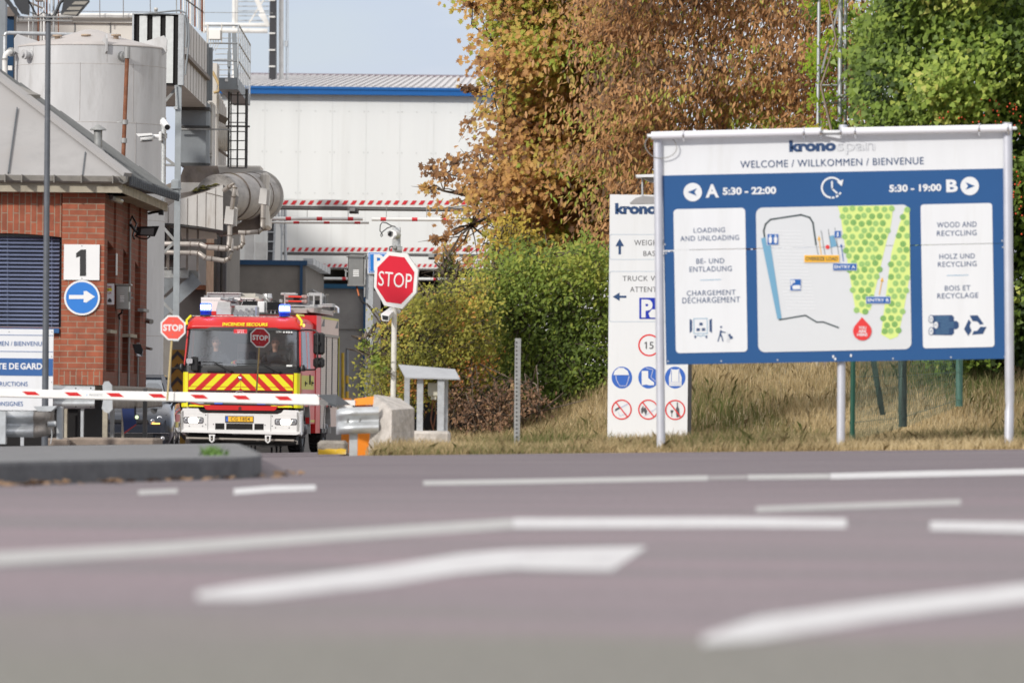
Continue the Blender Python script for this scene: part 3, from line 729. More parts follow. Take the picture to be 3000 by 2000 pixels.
t = thing('security_camera', 'white bullet camera pointing at the road from the gatehouse mast top', 'camera', P(483, 362, 79.5))
mb = MB(); mb.pbox(469, 349, 488, 368, 79.45, 79.6, b=.02); mb.build('mount', m_white, t)
mb = MB(); mb.uvtube([(478, 356, 79.5), (490, 373, 79.2)], .045, 16); mb.build('housing', m_white, t)
mb = MB(); mb.uvtube([(489.5, 372.4, 79.21), (490.3, 373.4, 79.19)], .036, 16); mb.build('lens', m_black, t)
# ================================================================ FACTORY
m_tank = M('tank_paint', (.51, .51, .51), .6, var=.13, scale=1.6, dirt=(.31, .295, .28), dscale=2.2, damt=.7, stretch=(1, 1, .22))
m_clad = M('dirty_cladding', (.53, .515, .49), .5, var=.2, scale=3, dirt=(.24, .20, .165), dscale=3, damt=.65, stretch=(1.6, 1.6, .28))
m_duct = M('grey_duct', (.235, .255, .27), .5, metal=.3, var=.12, scale=2, dirt=(.14, .14, .135), dscale=1.5, damt=.6)
m_cream = M('cream_sheet', (.60, .57, .52), .55, var=.1, scale=3, dirt=(.4, .32, .24), dscale=3, damt=.5, stretch=(1, 1, .3))
m_rust = M('rusty_pipe', (.20, .075, .035), .8, var=.3, scale=9, dirt=(.30, .20, .15), dscale=4, damt=.6)
m_steel = M('dark_steelwork', (.06, .06, .06), .65, var=.3, scale=4, dirt=(.10, .06, .035), dscale=3, damt=.6)
m_browns = M('brown_stained_steel', (.17, .14, .12), .65, var=.3, scale=4, dirt=(.12, .10, .03), dscale=5, damt=.6)
m_bluedeep = M('deep_blue_paint', (.004, .045, .115), .5, var=.1)
m_roofblue = M('bright_blue_trim', (.001, .10, .34), .4, var=.04)
m_sheet = M('white_wall_panel', (.72, .735, .73), .55, var=.03, scale=.5, dirt=(.62, .625, .61), dscale=.8, damt=.5, stretch=(2, 2, .12))
m_rsheet = M('grey_roof_panel', (.60, .58, .57), .55, var=.05)
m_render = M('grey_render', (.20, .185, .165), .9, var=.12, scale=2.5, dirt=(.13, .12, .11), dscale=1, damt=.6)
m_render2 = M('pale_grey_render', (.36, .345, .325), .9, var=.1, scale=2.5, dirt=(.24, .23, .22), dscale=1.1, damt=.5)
m_timber = M('weathered_timber', (.46, .34, .24), .85, var=.25, scale=6, stretch=(6, 6, .6), dirt=(.25, .17, .11), dscale=8, damt=.6)
m_wpipe = M('white_pipe', (.72, .71, .68), .5, var=.12, scale=3, dirt=(.45, .42, .38), dscale=4, damt=.4)

# --- storage tank
T0 = P(260, 700, 100); TR = 1.33
t = thing('storage_tank', 'tall pale grey cylindrical storage tank with shallow cone top behind gatehouse', 'tank', (T0.x, 100, GZ(-8, 100)))
zr = P(260, 129, 100 - TR).z; tz0 = GZ(-8, 100)
mb = MB(); mb.lathe([(TR, tz0 - .3), (TR, zr)], (T0.x + .0, 100, 0), n=72); mb.build('shell', m_tank, t)
mb = MB(); mb.lathe([(TR + .01, zr - .015), (TR + .012, zr), (TR, zr + .012), (TR * .8, zr + .07), (TR * .4, zr + .20), (.12, zr + .33), (.005, zr + .335)], (T0.x, 100, 0), n=72); mb.build('cone_roof', M('tank_roof', (.46, .43, .41), .75, var=.12, scale=3, dirt=(.33, .27, .23), dscale=3, damt=.5), t)
mb = MB()
for v in (186, 357, 640, 980):
    z = P(260, v, 98.67).z; mb.lathe([(TR, z - .006), (TR + .004, z), (TR, z + .006)], (T0.x, 100, 0), n=72)
for u, v0, v1 in ((238, 187, 357), (95, 135, 186), (315, 132, 186), (120, 357, 640), (390, 187, 357), (398, 357, 640), (240, 640, 980)):
    a = math.asin((P(u, 300, 99).x - T0.x) / TR); q = Vector((T0.x + (TR + .001) * math.sin(a), 100 - (TR + .001) * math.cos(a), 0))
    mb.tube([(q.x, q.y, P(u, v1, 99).z), (q.x, q.y, P(u, v0, 99).z)], .004, 5)
mb.build('weld_seam', M('weld_seam', (.43, .41, .39), .8, var=.2), t)
def onTank(u, v, o=0.):
    a = math.asin(max(-1, min(1, (P(u, v, 99).x - T0.x) / TR)))
    return Vector((T0.x + (TR + o) * math.sin(a), 100 - (TR + o) * math.cos(a), P(u, v, 100 - TR * math.cos(a)).z)), Vector((math.sin(a), -math.cos(a), 0))
for u, v in ((88, 161), (358, 165)):
    p, nn = onTank(u, v); mb = MB()
    nn2 = (nn + Vector((-.35 if u < 200 else .3, -.3, 0))).normalized()
    for o0, o1, r in ((0, .025, .085), (.025, .10, .05), (.10, .125, .085), (.13, .155, .085), (.155, .2, .045)):
        mb.tube([p + nn2 * o0, p + nn2 * o1], r, 18)
    mb.build('flanged_nozzle', m_galvd if u > 200 else m_tank, t)
p = P(372.5, 158, 98.5)
mb = MB(); mb.tube([p + Vector((0, 0, .12)), p + Vector((0, 0, -.08))], .055, 12); rp_ = mb.build('pipe_tee', m_galvd, t)
mb = MB(); q = onTank(361, 470, .2)[0]; mb.tube([p + Vector((0, 0, -.08)), P(360.5, 475, p.y)], .036, 12)
mb.build('rusty_pipe', m_rust, t)
mb = MB()
for u, v in ((366, 358), (363, 412)): c_ = P(u, v, p.y); mb.tube([c_ + Vector((0, 0, -.04)), c_ + Vector((0, 0, .04))], .056, 12)
mb.bar(P(343, 358, p.y + .05), P(370, 358, p.y), .02); mb.build('pipe_clamp', m_galvd, t)
for u, v, sc in ((47, 128, 1), (314, 128, 1), (470, 132, 1)):
    p, nn = onTank(u, v + 6); mb = MB(); tng = Vector((-nn.y, nn.x, 0)) * .015
    pr = [p + Vector((0, 0, -.14)), p + nn * .07 + Vector((0, 0, -.1)), p + nn * .08 + Vector((0, 0, .12)), p + nn * .02 + Vector((0, 0, .2)), p - nn * .35 + Vector((0, 0, .09)), p - nn * .3]
    mb.prism([a - tng for a in pr], tng * 2); mb.build('lifting_lug', m_tank, t)
for u, v in ((168, 108), (252, 106), (340, 106)):
    p = P(u, v, 99.4); mb = MB(); mb.lathe([(.045, -.14), (.045, 0), (.085, 0), (.085, .03), (.005, .035)], p, n=16); mb.build('roof_nozzle', M('rust_stained_paint', (.40, .31, .23), .8, var=.3, scale=20), t)
# --- white clad process building behind the tank
t = thing('process_building', 'white dented sheet-metal process building behind the storage tank', 'building', P(220, 1200, 131))
mb = MB(); mb.pbox(44, 66, 392, 640, 130, 136); mb.build('wall', M('dented_sheet', (.70, .66, .60), .42, var=.06, scale=1, bump=.5, bscale=1.1, dirt=(.5, .43, .36), dscale=2, damt=.35), t)
mb = MB(); mb.pbox(44, 53, 392, 66, 129.9, 136.1); mb.build('roof_edge', m_cream, t)
mb = MB(); mb.uvtube([(100, 47, 129.8), (392, 47, 129.8)], .064, 12); mb.build('eave_pipe', m_wpipe, t)
mb = MB()
for u in (108, 217, 321): mb.pbox(u - .7, 66, u + .7, 400, 129.97, 130, 0)
mb.build('panel_joint', m_seam, t)
mb = MB()
for u in (292, 361, 440): mb.uvtube([(u, -30, 129.6), (u + .5, 52 if u < 400 else 36, 129.6)], .012, 6)
mb.uvtube([(150, 33, 129.6), (450, 36, 129.6)], .008, 5); mb.build('roof_railing', M('rail_grey', (.28, .27, .27), .6, metal=.3, var=.1), t)
t = thing('pipe_stack', 'cluster of thin white and rusty risers rising behind the lamp post floodlights', 'pipes', P(120, 1200, 110.5))
for i, (u, w) in enumerate(((84, 3), (97, 5), (112, 4), (120, 3), (129, 6), (137, 5), (146, 4), (157, 6), (171, 3))):
    mb = MB(); mb.uvtube([(u, -30, 110.5), (u + .4, 400, 110.5)], w / 2 * 110.5 / F, 8); mb.build('riser', [m_wpipe, m_galvd, m_rust][i % 3 if i != 4 else 0], t)
mb = MB(); mb.pbox(103, -5, 125, 4, 110.2, 110.4); mb.uvtube([(80, 5, 110.3), (125, 25, 110.3)], .02, 6); mb.build('bracket', m_browns, t)
t = thing('plant_column', 'grey steel column with deep blue panels at the far left of the plant', 'structure', P(10, 1200, 106))
mb = MB(); mb.pbox(-30, -10, 14, 420, 106, 106.4); mb.build('column', m_duct, t)
mb = MB(); mb.pbox(14, 42, 39, 420, 107, 107.3); mb.build('blue_panel', m_bluedeep, t)
mb = MB(); mb.pbox(15, 20, 44, 48, 106.9, 107.4); mb.pbox(39, 45, 44, 420, 106.8, 107); mb.build('top_beam', m_browns, t)
t = thing('grey_vent_pipe', 'slim grey pipe running level across to the tank top then down at left', 'pipe', P(12, 1200, 101))
mb = MB(); mb.uvtube([(14, 420, 101), (14, 108, 101), (17, 99, 101), (25, 97, 101), (180, 101, 101.5), (345, 105, 101.8), (352, 110, 101.8)], .036, 10); mb.build('tube', m_galv, t)
mb = MB(); mb.uvtube([(12, 106, 101), (12.2, 103, 101)], .045, 10); mb.uvtube([(20, 97.5, 101), (21, 97.5, 101)], .045, 10); mb.build('coupling', m_galvd, t)
t = thing('flanged_elbow_pipe', 'white flanged elbow pipe leaving the tank shell beside the blue panel', 'pipe', P(14, 1200, 99.5))
mb = MB(); mb.uvtube([(14, 420, 99.3), (14, 172, 99.3), (16, 161, 99.3), (24, 154, 99.3), (34, 153, 99.6)], .045, 12); mb.build('tube', m_wpipe, t)
mb = MB(); mb.uvtube([(14, 175, 99.3), (14, 171, 99.3)], .06, 14); mb.uvtube([(31.5, 153, 99.5), (34, 153, 99.6)], .08, 14); mb.build('flange', m_galvd, t)
mb = MB(); mb.pbox(23, 193, 35, 206, 100, 100.1); mb.build('tag_plate', m_wpipe, t)

# --- air filter housing
LY = 104.0
t = thing('air_filter_housing', 'long raised filter housing with black and white louvre face and stained clad side', 'filter unit', P(460, 1250, LY))
fl = P(390, 143, LY); fr2 = P(536, 143, LY); zt_, zb_ = P(463, 43, LY).z, P(463, 246, LY).z
mb = MB(); mb.box(fl.x, P(523, 143, LY).x, LY + .02, LY + .6, zb_, zt_); mb.build('louvre_opening', m_dark, t)
m_baf = M('baffle_white', (.62, .64, .63), .5, metal=.1, var=.08, scale=12)
for a, b in ((408, 430.5), (446.5, 469), (485, 507.5)): mb = MB(); x0, x1 = P(a, 143, LY).x, P(b, 143, LY).x; mb.box(x0, x1, LY - .02, LY + .015, zb_ + .015, zt_ - .03); mb.build('baffle', m_baf, t)
mb = MB(); z = P(480, 146, LY).z; mb.box(fl.x + .9, P(523, 143, LY).x, LY - .03, LY - .021, z - .012, z + .012); mb.box(fl.x - .02, fl.x + .012, LY - .04, LY + .6, zb_, zt_); mb.box(fl.x - .02, fr2.x, LY - .05, LY + .6, zt_, zt_ + .02)
mb.box(P(522, 143, LY).x, P(537, 143, LY).x, LY - .04, LY + .25, zb_ - .02, zt_); mb.build('front_frame', m_galv, t)
# clad body receding
bx0, bx1 = fl.x, fr2.x + .02; yb0, yb1 = LY + .25, 111.5
dx = (P(606, 200, 111.5).x - bx1)
zlo = P(536, 253, yb0).z
mb = MB(); mb.loft([[Vector((bx0 + k, y, zlo)), Vector((bx1 + k, y, zlo)), Vector((bx1 + k, y, zt_ - .04)), Vector((bx0 + k, y, zt_ - .04))] for y, k in ((yb0, 0), (yb1, dx))])
def stained():
    m = M('blue_stained_cladding', (.50, .475, .45), .55, var=.12, scale=2, dirt=(.25, .21, .18), dscale=3, damt=.6, stretch=(1, 1, .25))
    return m
mb.build('clad_body', stained(), t)
mb = MB()
for i in range(1, 8):
    y = yb0 + (yb1 - yb0) * i / 8; x = bx1 + dx * i / 8; mb.box(x, x + .006, y - .008, y + .008, zlo, zt_ - .06)
mb.build('panel_joint', m_browns, t)
mb = MB(); a, b = P(540, 165, LY + .3), P(606, 204, 111.4); mb.bar(Vector((bx1 + .04, a.y, a.z)), Vector((bx1 + dx + .04, b.y, a.z)), .07, .07); mb.build('side_rail', m_browns, t)
mb = MB(); mb.uvtube([(541, 45, 103.9), (546, 70, 103.9), (548, 100, 103.9), (545, 140, 103.9)], .022, 7); mb.uvtube([(527, 33, 103.9), (544, 38, 103.9), (551, 60, 103.9), (554, 120, 103.9), (547, 180, 103.9), (543, 220, 103.9)], .018, 7); mb.uvtube([(420, 42, 103.9), (500, 33, 103.9), (532, 31, 103.9)], .016, 7); mb.build('cable_tube', m_duct, t)
mb = MB(); mb.lathe([(.03, -.15), (.03, .05), (.034, .05), (.034, .09), (.002, .092)], P(457, 38, LY + .2), n=12); mb.build('vent_stub', m_cream, t)
mb = MB(); mb.box(bx1 + dx - .05, bx1 + dx + .03, yb1, yb1 + .15, P(612, 297, yb1).z, P(612, 128, yb1).z); mb.box(bx1 + dx - .05, bx1 + dx + .10, yb1 + .16, yb1 + .3, P(612, 293, yb1).z, P(612, 138, yb1).z); mb.build('end_flange', m_duct, t)
mb = MB(); mb.pbox(510, 246, 527, 1000, 104.05, 104.2); mb.pbox(501, 525, 527, 575, 103.95, 104.25, 0, .03); mb.pbox(499, 550, 529, 553, 103.9, 104.3); post = mb.build('support_post', M('blue_grey_galv', (.34, .37, .385), .5, metal=.4, var=.12, scale=5), t)
mb = MB()
for a, b in (((514, 262), (478, 304)), ((474, 455), (513, 484)), ((473, 660), (512, 705)), ((512, 707), (470, 750)), ((470, 878), (520, 930))): mb.bar(P(*a, 104.3), P(*b, 104.3), .05, .05)
mb.pbox(470, 480, 512, 487, 104.3, 104.4); mb.build('brace', m_galvd, t)
mb = MB(); mb.uvtube([(513, 250, 104), (517, 310, 104.0)], .012, 6); mb.pbox(509, 312, 520, 320, 103.98, 104.04); mb.build('gusset', m_galv, t)
# --- vertical grey duct
t = thing('vertical_duct', 'dark grey rectangular duct dropping below the filter housing', 'duct', P(566, 490, 111.8))
mb = MB(); mb.pbox(520, 296, 612, 486, 111.6, 113, 0, .06); mb.build('shaft', m_duct, t)
mb = MB(); mb.pbox(518, 314, 614, 323, 111.5, 113.1); mb.pbox(518, 368, 614, 374, 111.5, 113.1); mb.build('stiffener', m_steel, t)
mb = MB(); mb.bar(P(516, 378, 111.4), P(678, 380, 111.4), .03); mb.build('stay_rod', m_galvd, t)
t = thing('cream_riser', 'narrow cream sheet-metal riser between grey duct and cage ladder', 'duct', P(628, 490, 116))
mb = MB(); mb.pbox(612.5, 300, 621, 487, 112.2, 113.5); mb.pbox(622, 185, 634, 487, 115.5, 116.5); mb.pbox(620, 330, 634.5, 334, 115.4, 116.5); mb.build('shaft', m_cream, t)
mb = MB(); mb.pbox(611, 438, 621, 449, 112, 112.2); mb.pbox(611, 452, 620, 459, 112, 112.2); mb.build('terminal_box', m_cream, t)
mb = MB(); mb.uvtube([(622, 210, 115.3), (634, 232, 115.3), (643, 252, 115.3), (640, 268, 115.3), (626, 272, 115.3)], .03, 8); mb.build('hose', M('yellow_hose', (.5, .36, .17), .6, var=.2), t)
t = thing('ribbed_filter_body', 'rust-streaked ribbed cladding column beside the cage ladder', 'filter unit', P(650, 490, 118))
mb = MB(); pa = P(634, 262, 117); pb = P(664, 282, 125); z0, z1 = P(634, 490, 117).z, pa.z
mb.loft([[Vector((pa.x - .4, 117, z0)), Vector((pa.x, 117, z0)), Vector((pa.x, 117, z1)), Vector((pa.x - .4, 117, z1))], [Vector((pb.x - .4, 125, z0)), Vector((pb.x, 125, z0)), Vector((pb.x, 125, z1)), Vector((pb.x - .4, 125, z1))]])
mb.build('clad_body', m_clad, t)
mb = MB()
for i in range(6):
    y = 117.3 + i * 1.3; x = pa.x + (pb.x - pa.x) * (y - 117) / 8; mb.box(x, x + .03, y, y + .12, z0, z1)
mb.build('rib', m_clad, t)
mb = MB()
for i in range(5): mb.uvtube([(636 + i * 6.5, 375, 116.6), (642 + i * 6.2, 405, 116.4), (640 + i * 6.5, 440, 116.6)], .05, 10)
mb.build('drum_rib', m_cream, t)
mb = MB(); mb.bar(P(636, 436, 116.5), P(670, 460, 116.5), .08, .05); mb.bar(P(634, 340, 116.5), P(664, 356, 116.5), .07, .14); mb.build('ledge', m_browns, t)
# --- platform with railing and cage ladder
t = thing('access_platform', 'galvanised access platform with guard rails and cage ladder beside the sky', 'platform', P(690, 490, 112))
PY = 112.0
x0, x1 = P(641, 250, PY).x, P(698, 250, PY).x; zf0, zf1 = P(670, 262, PY).z, P(670, 228, PY).z
y1 = 118.; x1b = P(732, 250, y1).x
mb = MB(); mb.loft([[Vector((x0, PY, zf0)), Vector((x1, PY, zf0)), Vector((x1, PY, zf1)), Vector((x0, PY, zf1))], [Vector((x0, y1, zf0)), Vector((x1b, y1, zf0)), Vector((x1b, y1, zf1)), Vector((x0, y1, zf1))]]); mb.build('deck', m_duct, t)
mb = MB(); rails = (75, 128, 179); zs = [P(698, v, PY).z for v in rails]
for z, xs0 in zip(zs, (605, 612, 625)):
    mb.tube([Vector((P(xs0, 100, PY).x, PY, z)), Vector((x1, PY, z)), Vector((x1b, y1, z))], .017, 7)
for u in (607, 698): q = P(u, 128, PY); mb.tube([(q.x, PY, zf1 - .15), (q.x, PY, zs[0])], .018, 7)
for i in range(1, 8):
    t_ = i / 7; mb.tube([(x1 + (x1b - x1) * t_, PY + (y1 - PY) * t_, zf0 - .0), (x1 + (x1b - x1) * t_, PY + (y1 - PY) * t_, zs[0])], .014, 6)
mb.build('guard_rail', m_galv, t)
mb = MB()
for u, r in ((671, 0.022), (723, .03), (697, .018)): mb.uvtube([(u - 2, 490, 113), (u, 262, 113)], r, 7)
mb.uvtube([(676, 490, 113.2), (677, 262, 113.2)], .015, 6)
for i in range(9): mb.uvtube([(670, 279 + i * 26.7, 113.0), (724, 279 + i * 26.7, 113.0)], .011, 6)
mb.uvtube([(662, 370, 112.9), (732, 371, 112.9)], .02, 6)
mb.build('cage_ladder', m_steel, t)
mb = MB(); mb.pbox(611, 87, 646, 116, 111.7, 111.9, 0, .01); cab = mb.build('control_box', M('box_white', (.8, .78, .74), .5, var=.02), t)
mb = MB()
for u in (617, 625, 632, 639): mb.uvtube([(u, 116, 111.8), (u + 1, 130, 111.8), (u - 8, 150, 111.8)], .006, 5)
for u in (608.5, 649): mb.pbox(u - 1.5, 70, u + 1.5, 126, 111.75, 111.85)
mb.build('cable', m_cream, cab)
mb = MB(); mb.pbox(659, 231, 668, 239, 111.98, 111.995); mb.build('label_plate', m_white, t)
mb = MB(); mb.pbox(668, 97, 675, 228, 116, 116.1); mb.bar(P(686, 98, 117), P(692, 228, 117), .09, .09); mb.pbox(666, 150, 675, 196, 115.9, 116.1); mb.build('stanchion', m_duct, t)
for i in range(8): mb = MB(); v = 112 + i * 15.5; mb.uvtube([(630, v, 121), (702, v, 121)], .014, 6); mb.build('rung', m_galv, t)
t = thing('bundled_ducts', 'bundle of rusty and white vertical tubes on the filter housing roof', 'pipes', P(575, 60, 108))
for i, (u, w, vb) in enumerate(((517, 3.5, 42), (530, 4, 40), (538, 3.5, 45), (546, 4, 60), (553, 3, 65), (558, 6, 68), (565, 3, 72), (571, 5, 76), (579, 4, 80), (586, 4, 86), (592, 6, 90), (598, 3.5, 95))):
    mb = MB(); Y_ = 104.5 + i * .55; mb.uvtube([(u, -30, Y_), (u, vb + 3, Y_)], w / 2 * Y_ / F, 8); mb.build('tube', [m_galvd, m_rust, m_wpipe][i % 3], t)
mb = MB(); mb.bar(P(545, 0, 105), P(596, 37, 111), .02); mb.build('tie_rod', m_steel, t)

# --- conveyor tower beyond
t = thing('lattice_tower', 'white lattice tower with cross bracing seen against the sky behind the platform', 'tower', P(735, 900, 205))
TY = 205.
mb = MB(); mb.uvtube([(686, 900, TY), (686, -40, TY)], .075, 10); mb.uvtube([(693, 70, TY + 1), (694, -40, TY + 1)], .05, 8); mb.build('leg', m_wpipe, t)
mb = MB(); mb.uvtube([(824, 900, TY), (824, -40, TY)], .085, 12); mb.build('leg', m_wpipe, t)
mb = MB()
for i in range(5): mb.uvtube([(698, 5 + i * 14, TY + .5), (788, 5 + i * 14, TY + .5)], .022, 6)
mb.build('rung', m_galv, t)
mb = MB(); mb.bar(P(748, -10, TY - .3), P(784, 74, TY - .3), .16, .16); mb.bar(P(776, -5, TY + .2), P(730, 68, TY + .2), .13, .05); mb.bar(P(760, 42, TY - .3), P(787, 78, TY - .3), .18, .1); mb.build('cross_brace', m_wpipe, t)
mb = MB(); mb.uvtube([(590, 72, TY), (786, 74, TY)], .075, 10); mb.uvtube([(590, 89, TY - .2), (784, 91, TY - .2)], .085, 12); mb.build('level_pipe', m_wpipe, t)
mb = MB(); mb.pbox(786.5, -40, 806.5, 700, TY - .5, TY - .3); cl = mb.build('cable_tray', M('tray_black', (.03, .03, .035), .6, var=.3, scale=20, stretch=(8, 8, .1)), t)
mb = MB()
for v in (1, 50, 98, 147, 195): mb.pbox(787, v - 2, 806, v + 2, TY - .56, TY - .51)
mb.build('cable_tie', m_wpipe, cl)
mb = MB(); mb.uvtube([(838, 900, TY), (839, 140, TY), (839, -40, TY)], .018, 7); mb.uvtube([(844, 900, TY), (844, -40, TY)], .014, 7); mb.bar(P(812, 900, TY), P(809, -40, TY), .04); mb.build('downpipe', m_galv, t)
for u in (836,):
    mb = MB(); mb.pbox(834, 120, 842, 136, TY - .1, TY + .1); mb.build('bracket', m_galv, t)
mb = MB(); mb.tube([P(585, 37, 150), P(720, 38, 150), P(800, 39, 150)], .008, 4); tag(mb.build('overhead_wire', m_galvd), 'thin wire strung level in front of the sky beside the lattice tower', 'wire')

# --- big warehouse
WY = 190.
t = thing('warehouse', 'large white panelled warehouse with grey ribbed roof and bright blue eave trim', 'building', P(1150, 1200, WY))
xw0, xw1 = P(560, 600, WY).x, P(1760, 600, WY).x; zw1 = P(1150, 279, WY).z; zg = -2.
mb = MB(); zdoor = P(1150, 772, WY).z
mb.box(xw0, xw1, WY, WY + .3, zdoor, zw1)
mb.box(xw0, P(940, 800, WY).x, WY, WY + .3, zg, zdoor)
mb.box(P(1760, 800, WY).x - 1.5, xw1, WY, WY + .3, zg, zdoor)
mb.build('wall', m_sheet, t)
mb = MB(); k = 0; pitch = 99 * WY / F
x = P(774, 500, WY).x - pitch * 2
while x < xw1:
    mb.box(x - .008, x + .008, WY - .006, WY - .002, zdoor, zw1); x += pitch
mb.build('panel_joint', M('joint_pale', (.655, .665, .66), .6, var=0), t)
mb = MB()
for v in (328, 448, 568):
    x = P(774, 500, WY).x - pitch * 2
    while x < xw1:
        for d in (-.07, .07, .56): mb.box(x + d - .016, x + d + .016, WY - .015, WY - .003, P(1150, v, WY).z - .014, P(1150, v, WY).z + .014)
        x += pitch
mb.build('panel_screw', M('joint_grey', (.5, .51, .5), .6, var=0), t)
zf_0, zf_1 = zw1 - .0, P(1150, 260, WY).z
mb = MB(); mb.box(xw0, xw1 - 2.8, WY - .35, WY - .05, zf_0 - .02, zf_1 + .0); z_ = (zf_0 + zf_1) / 2; mb.box(xw0, xw1 - 2.8, WY - .39, WY - .351, zf_1 - .07, zf_1 + .02); mb.box(xw0, xw1 - 2.8, WY - .37, WY - .351, zf_0 - .02, zf_0 + .06); mb.build('eave_trim', m_roofblue, t)
ry1 = 222.; zr1 = P(1150, 225, ry1).z
mb = MB(); mb.add([(xw0, WY - .4, zf_1 + .03), (xw1 - 2.8, WY - .4, zf_1 + .03), (xw1 - 2.8, ry1, zr1), (xw0, ry1, zr1)], [(0, 1, 2, 3)])
rf = mb.build('roof', m_rsheet, t)
mb = MB(); x = xw0 + .2
dr = Vector((0, ry1 - WY + .4, zr1 - zf_1 - .03))
while x < xw1 - 2.9:
    a = Vector((x, WY - .42, zf_1 + .06)); mb.bar(a, a + dr, .09, .035); x += 22.2 * WY / F
mb.build('roof_rib', m_rsheet, rf)
mb = MB(); mb.bar((xw0, ry1, zr1 + .03), (xw1 - 2.8, ry1, zr1 + .03), .3, .10); mb.build('ridge_cap', M('ridge_brown', (.2, .16, .18), .6, var=.1), rf)
mb = MB(); mb.box(P(940, 800, WY).x - .3, P(1760, 800, WY).x - 1.3, WY + 6, WY + 6.3, zg, zdoor + 1); mb.box(P(940, 800, WY).x - .3, P(1760, 800, WY).x - 1.3, WY + .31, WY + 6, zdoor + .3, zdoor + .5); mb.build('loading_bay', m_dark, t)  # near-black walls and ceiling stand in for the bay's shade
mb = MB()
for u0, u1, v0, v1 in ((1010, 1090, 842, 1000), (1215, 1290, 860, 1000)): mb.pbox(u0, v0, u1, v1, WY + 4, WY + 4.2)
mb.build('stored_goods', M('stored_brown', (.05, .025, .015), .8, var=.3), t)
t = thing('tall_hall', 'taller white hall with bright blue corner column half hidden by the brown tree', 'building', P(1600, 1200, 186))
mb = MB(); mb.pbox(1519, 262, 1900, 1200, 186, 187); mb.build('wall', m_sheet, t)
mb = MB(); mb.pbox(1505, 58, 1519, 800, 185.8, 186.4); mb.build('corner_column', M('cobalt_paint', (.02, .10, .5), .5, var=.06), t)
mb = MB(); mb.pbox(1448, 44, 1530, 56, 185.6, 187); mb.build('roof_edge', m_roofblue, t)
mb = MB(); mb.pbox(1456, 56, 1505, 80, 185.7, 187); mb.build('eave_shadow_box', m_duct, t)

t = thing('tall_factory_block', 'tall grey factory block standing left of the plant yard, shading its rear', 'building', (-30, 140, -2))
mb = MB(); mb.box(-40, -21, 104.5, 176, -3, 16.6); mb.build('wall', m_render2, t); mb = MB(); mb.box(-40.2, -20.8, 104.3, 176.2, 16.6, 17.0); mb.build('roof_edge', m_roofblue, t)
# --- height restriction gantries
m_wst = M('gantry_white', (.68, .69, .67), .5, var=.04); m_red = M('gantry_red', (.56, .02, .03), .45, var=.05)
def gantry(Y, u0, u1, v0, v1, vu, pitch, lab, poles, slopev=0.):
    t = thing('height_gantry', lab, 'gantry', P((u0 + u1) / 2, 1300, Y), group='red and white height gantries')
    mb = MB(); mb.pbox(u0, v0, u1, v1, Y, Y + .9)
    h = v1 - v0; st = []
    u = u0 + pitch * .3; a, b = v0 + h * .08, v0 + h * .68
    while u < u1 - pitch:
        mb.uvpoly([(u, b), (u + pitch * .5, b), (u + pitch * .82, a), (u + pitch * .36, a)], Y - .012, 1); u += pitch
    mb.build('beam', [m_wst, m_red], t)
    mb = MB(); mb.pbox(u0, v1, u1, vu, Y + .02, Y + .9); mb.build('lower_flange', M('gantry_under', (.13, .13, .13), .7, var=.15), t)
    for p in poles: mb = MB(); mb.pbox(p - 4, v1, p + 4, 1300, Y + .3, Y + .45); mb.build('pole', m_galv, t)
    return t
gantry(128, 793, 1420, 586, 606, 614, 25, 'nearest and highest red-striped beam crossing before the white warehouse', (1800,))
gantry(150, 826, 1480, 724, 742, 748, 19.3, 'middle red-striped beam crossing the warehouse wall level with the big stop sign top', (1820,))
gantry(172, 935, 1580, 772, 787, 791, 16.5, 'farthest red-striped beam over the dark loading bay behind the big stop sign', (1830,))
def hangbar(Y, u0, u1, v0, v1, reds, rw, lab, hang, vtop, shade=None):
    t = thing('hanging_bar', lab, 'barrier bar', P((u0 + u1) / 2, (v0 + v1) / 2, Y), group='red and white hanging height bars')
    mb = MB(); mb.uvtube([(u0, (v0 + v1) / 2, Y), (u1, (v0 + v1) / 2 + (u1 - u0) * .004, Y)], (v1 - v0) / 2 * Y / F, 14)
    mb.build('tube', m_wst, t)
    mb = MB()
    for u in reds: vv = (v0 + v1) / 2 + (u - u0) * .004; mb.uvtube([(u - rw / 2, vv, Y), (u + rw / 2, vv + rw * .004, Y)], (v1 - v0) / 2 * Y / F + .004, 14)
    mb.build('red_band', m_red, t)
    mb = MB()
    for u in hang: mb.uvtube([(u, v0, Y), (u, vtop, Y)], .008, 5)
    mb.build('hanger', m_galvd, t)
hangbar(127.4, 780, 1063, 635, 645.5, (845, 936, 1027), 16, 'left half of the near white bar with red bands hung under the first gantry', (1020,), 604)
hangbar(127.4, 1089, 1420, 637, 647.5, (1123, 1215, 1306, 1398), 16, 'right half of the near white bar with red bands ending at the brown tree', (1132, 1250), 604)
hangbar(129.6, 760, 1081, 648, 655, (868, 957, 1047), 17, 'shaded grey bar with dark red bands just below the near left bar', (900,), 610)
hangbar(171.5, 930, 1480, 812, 820, (1008, 1275, 1342, 1410), 11, 'lowest far white bar with red bands across the dark loading bay', (1134, 1270), 788)
hangbar(149.5, 1280, 1600, 765, 774, (1380, 1450), 13, 'white bar with red bands showing through the lower brown tree branches', (1300,), 745)
for u, v, Y, lab in ((1036, 617, 127.8, 'dark sensor box under the first gantry left of the camera post'), (1268, 752, 149.6, 'dark sensor box under the middle gantry right of the stop sign')):
    mb = MB(); mb.pbox(u - 13, v - 7, u + 13, v + 7, Y, Y + .6); mb.pbox(u - 13, v - 8, u + 4, v + 2, Y - .05, Y - .003, 1); tag(mb.build('sensor_box', [m_steel, m_galvd]), lab, 'box')

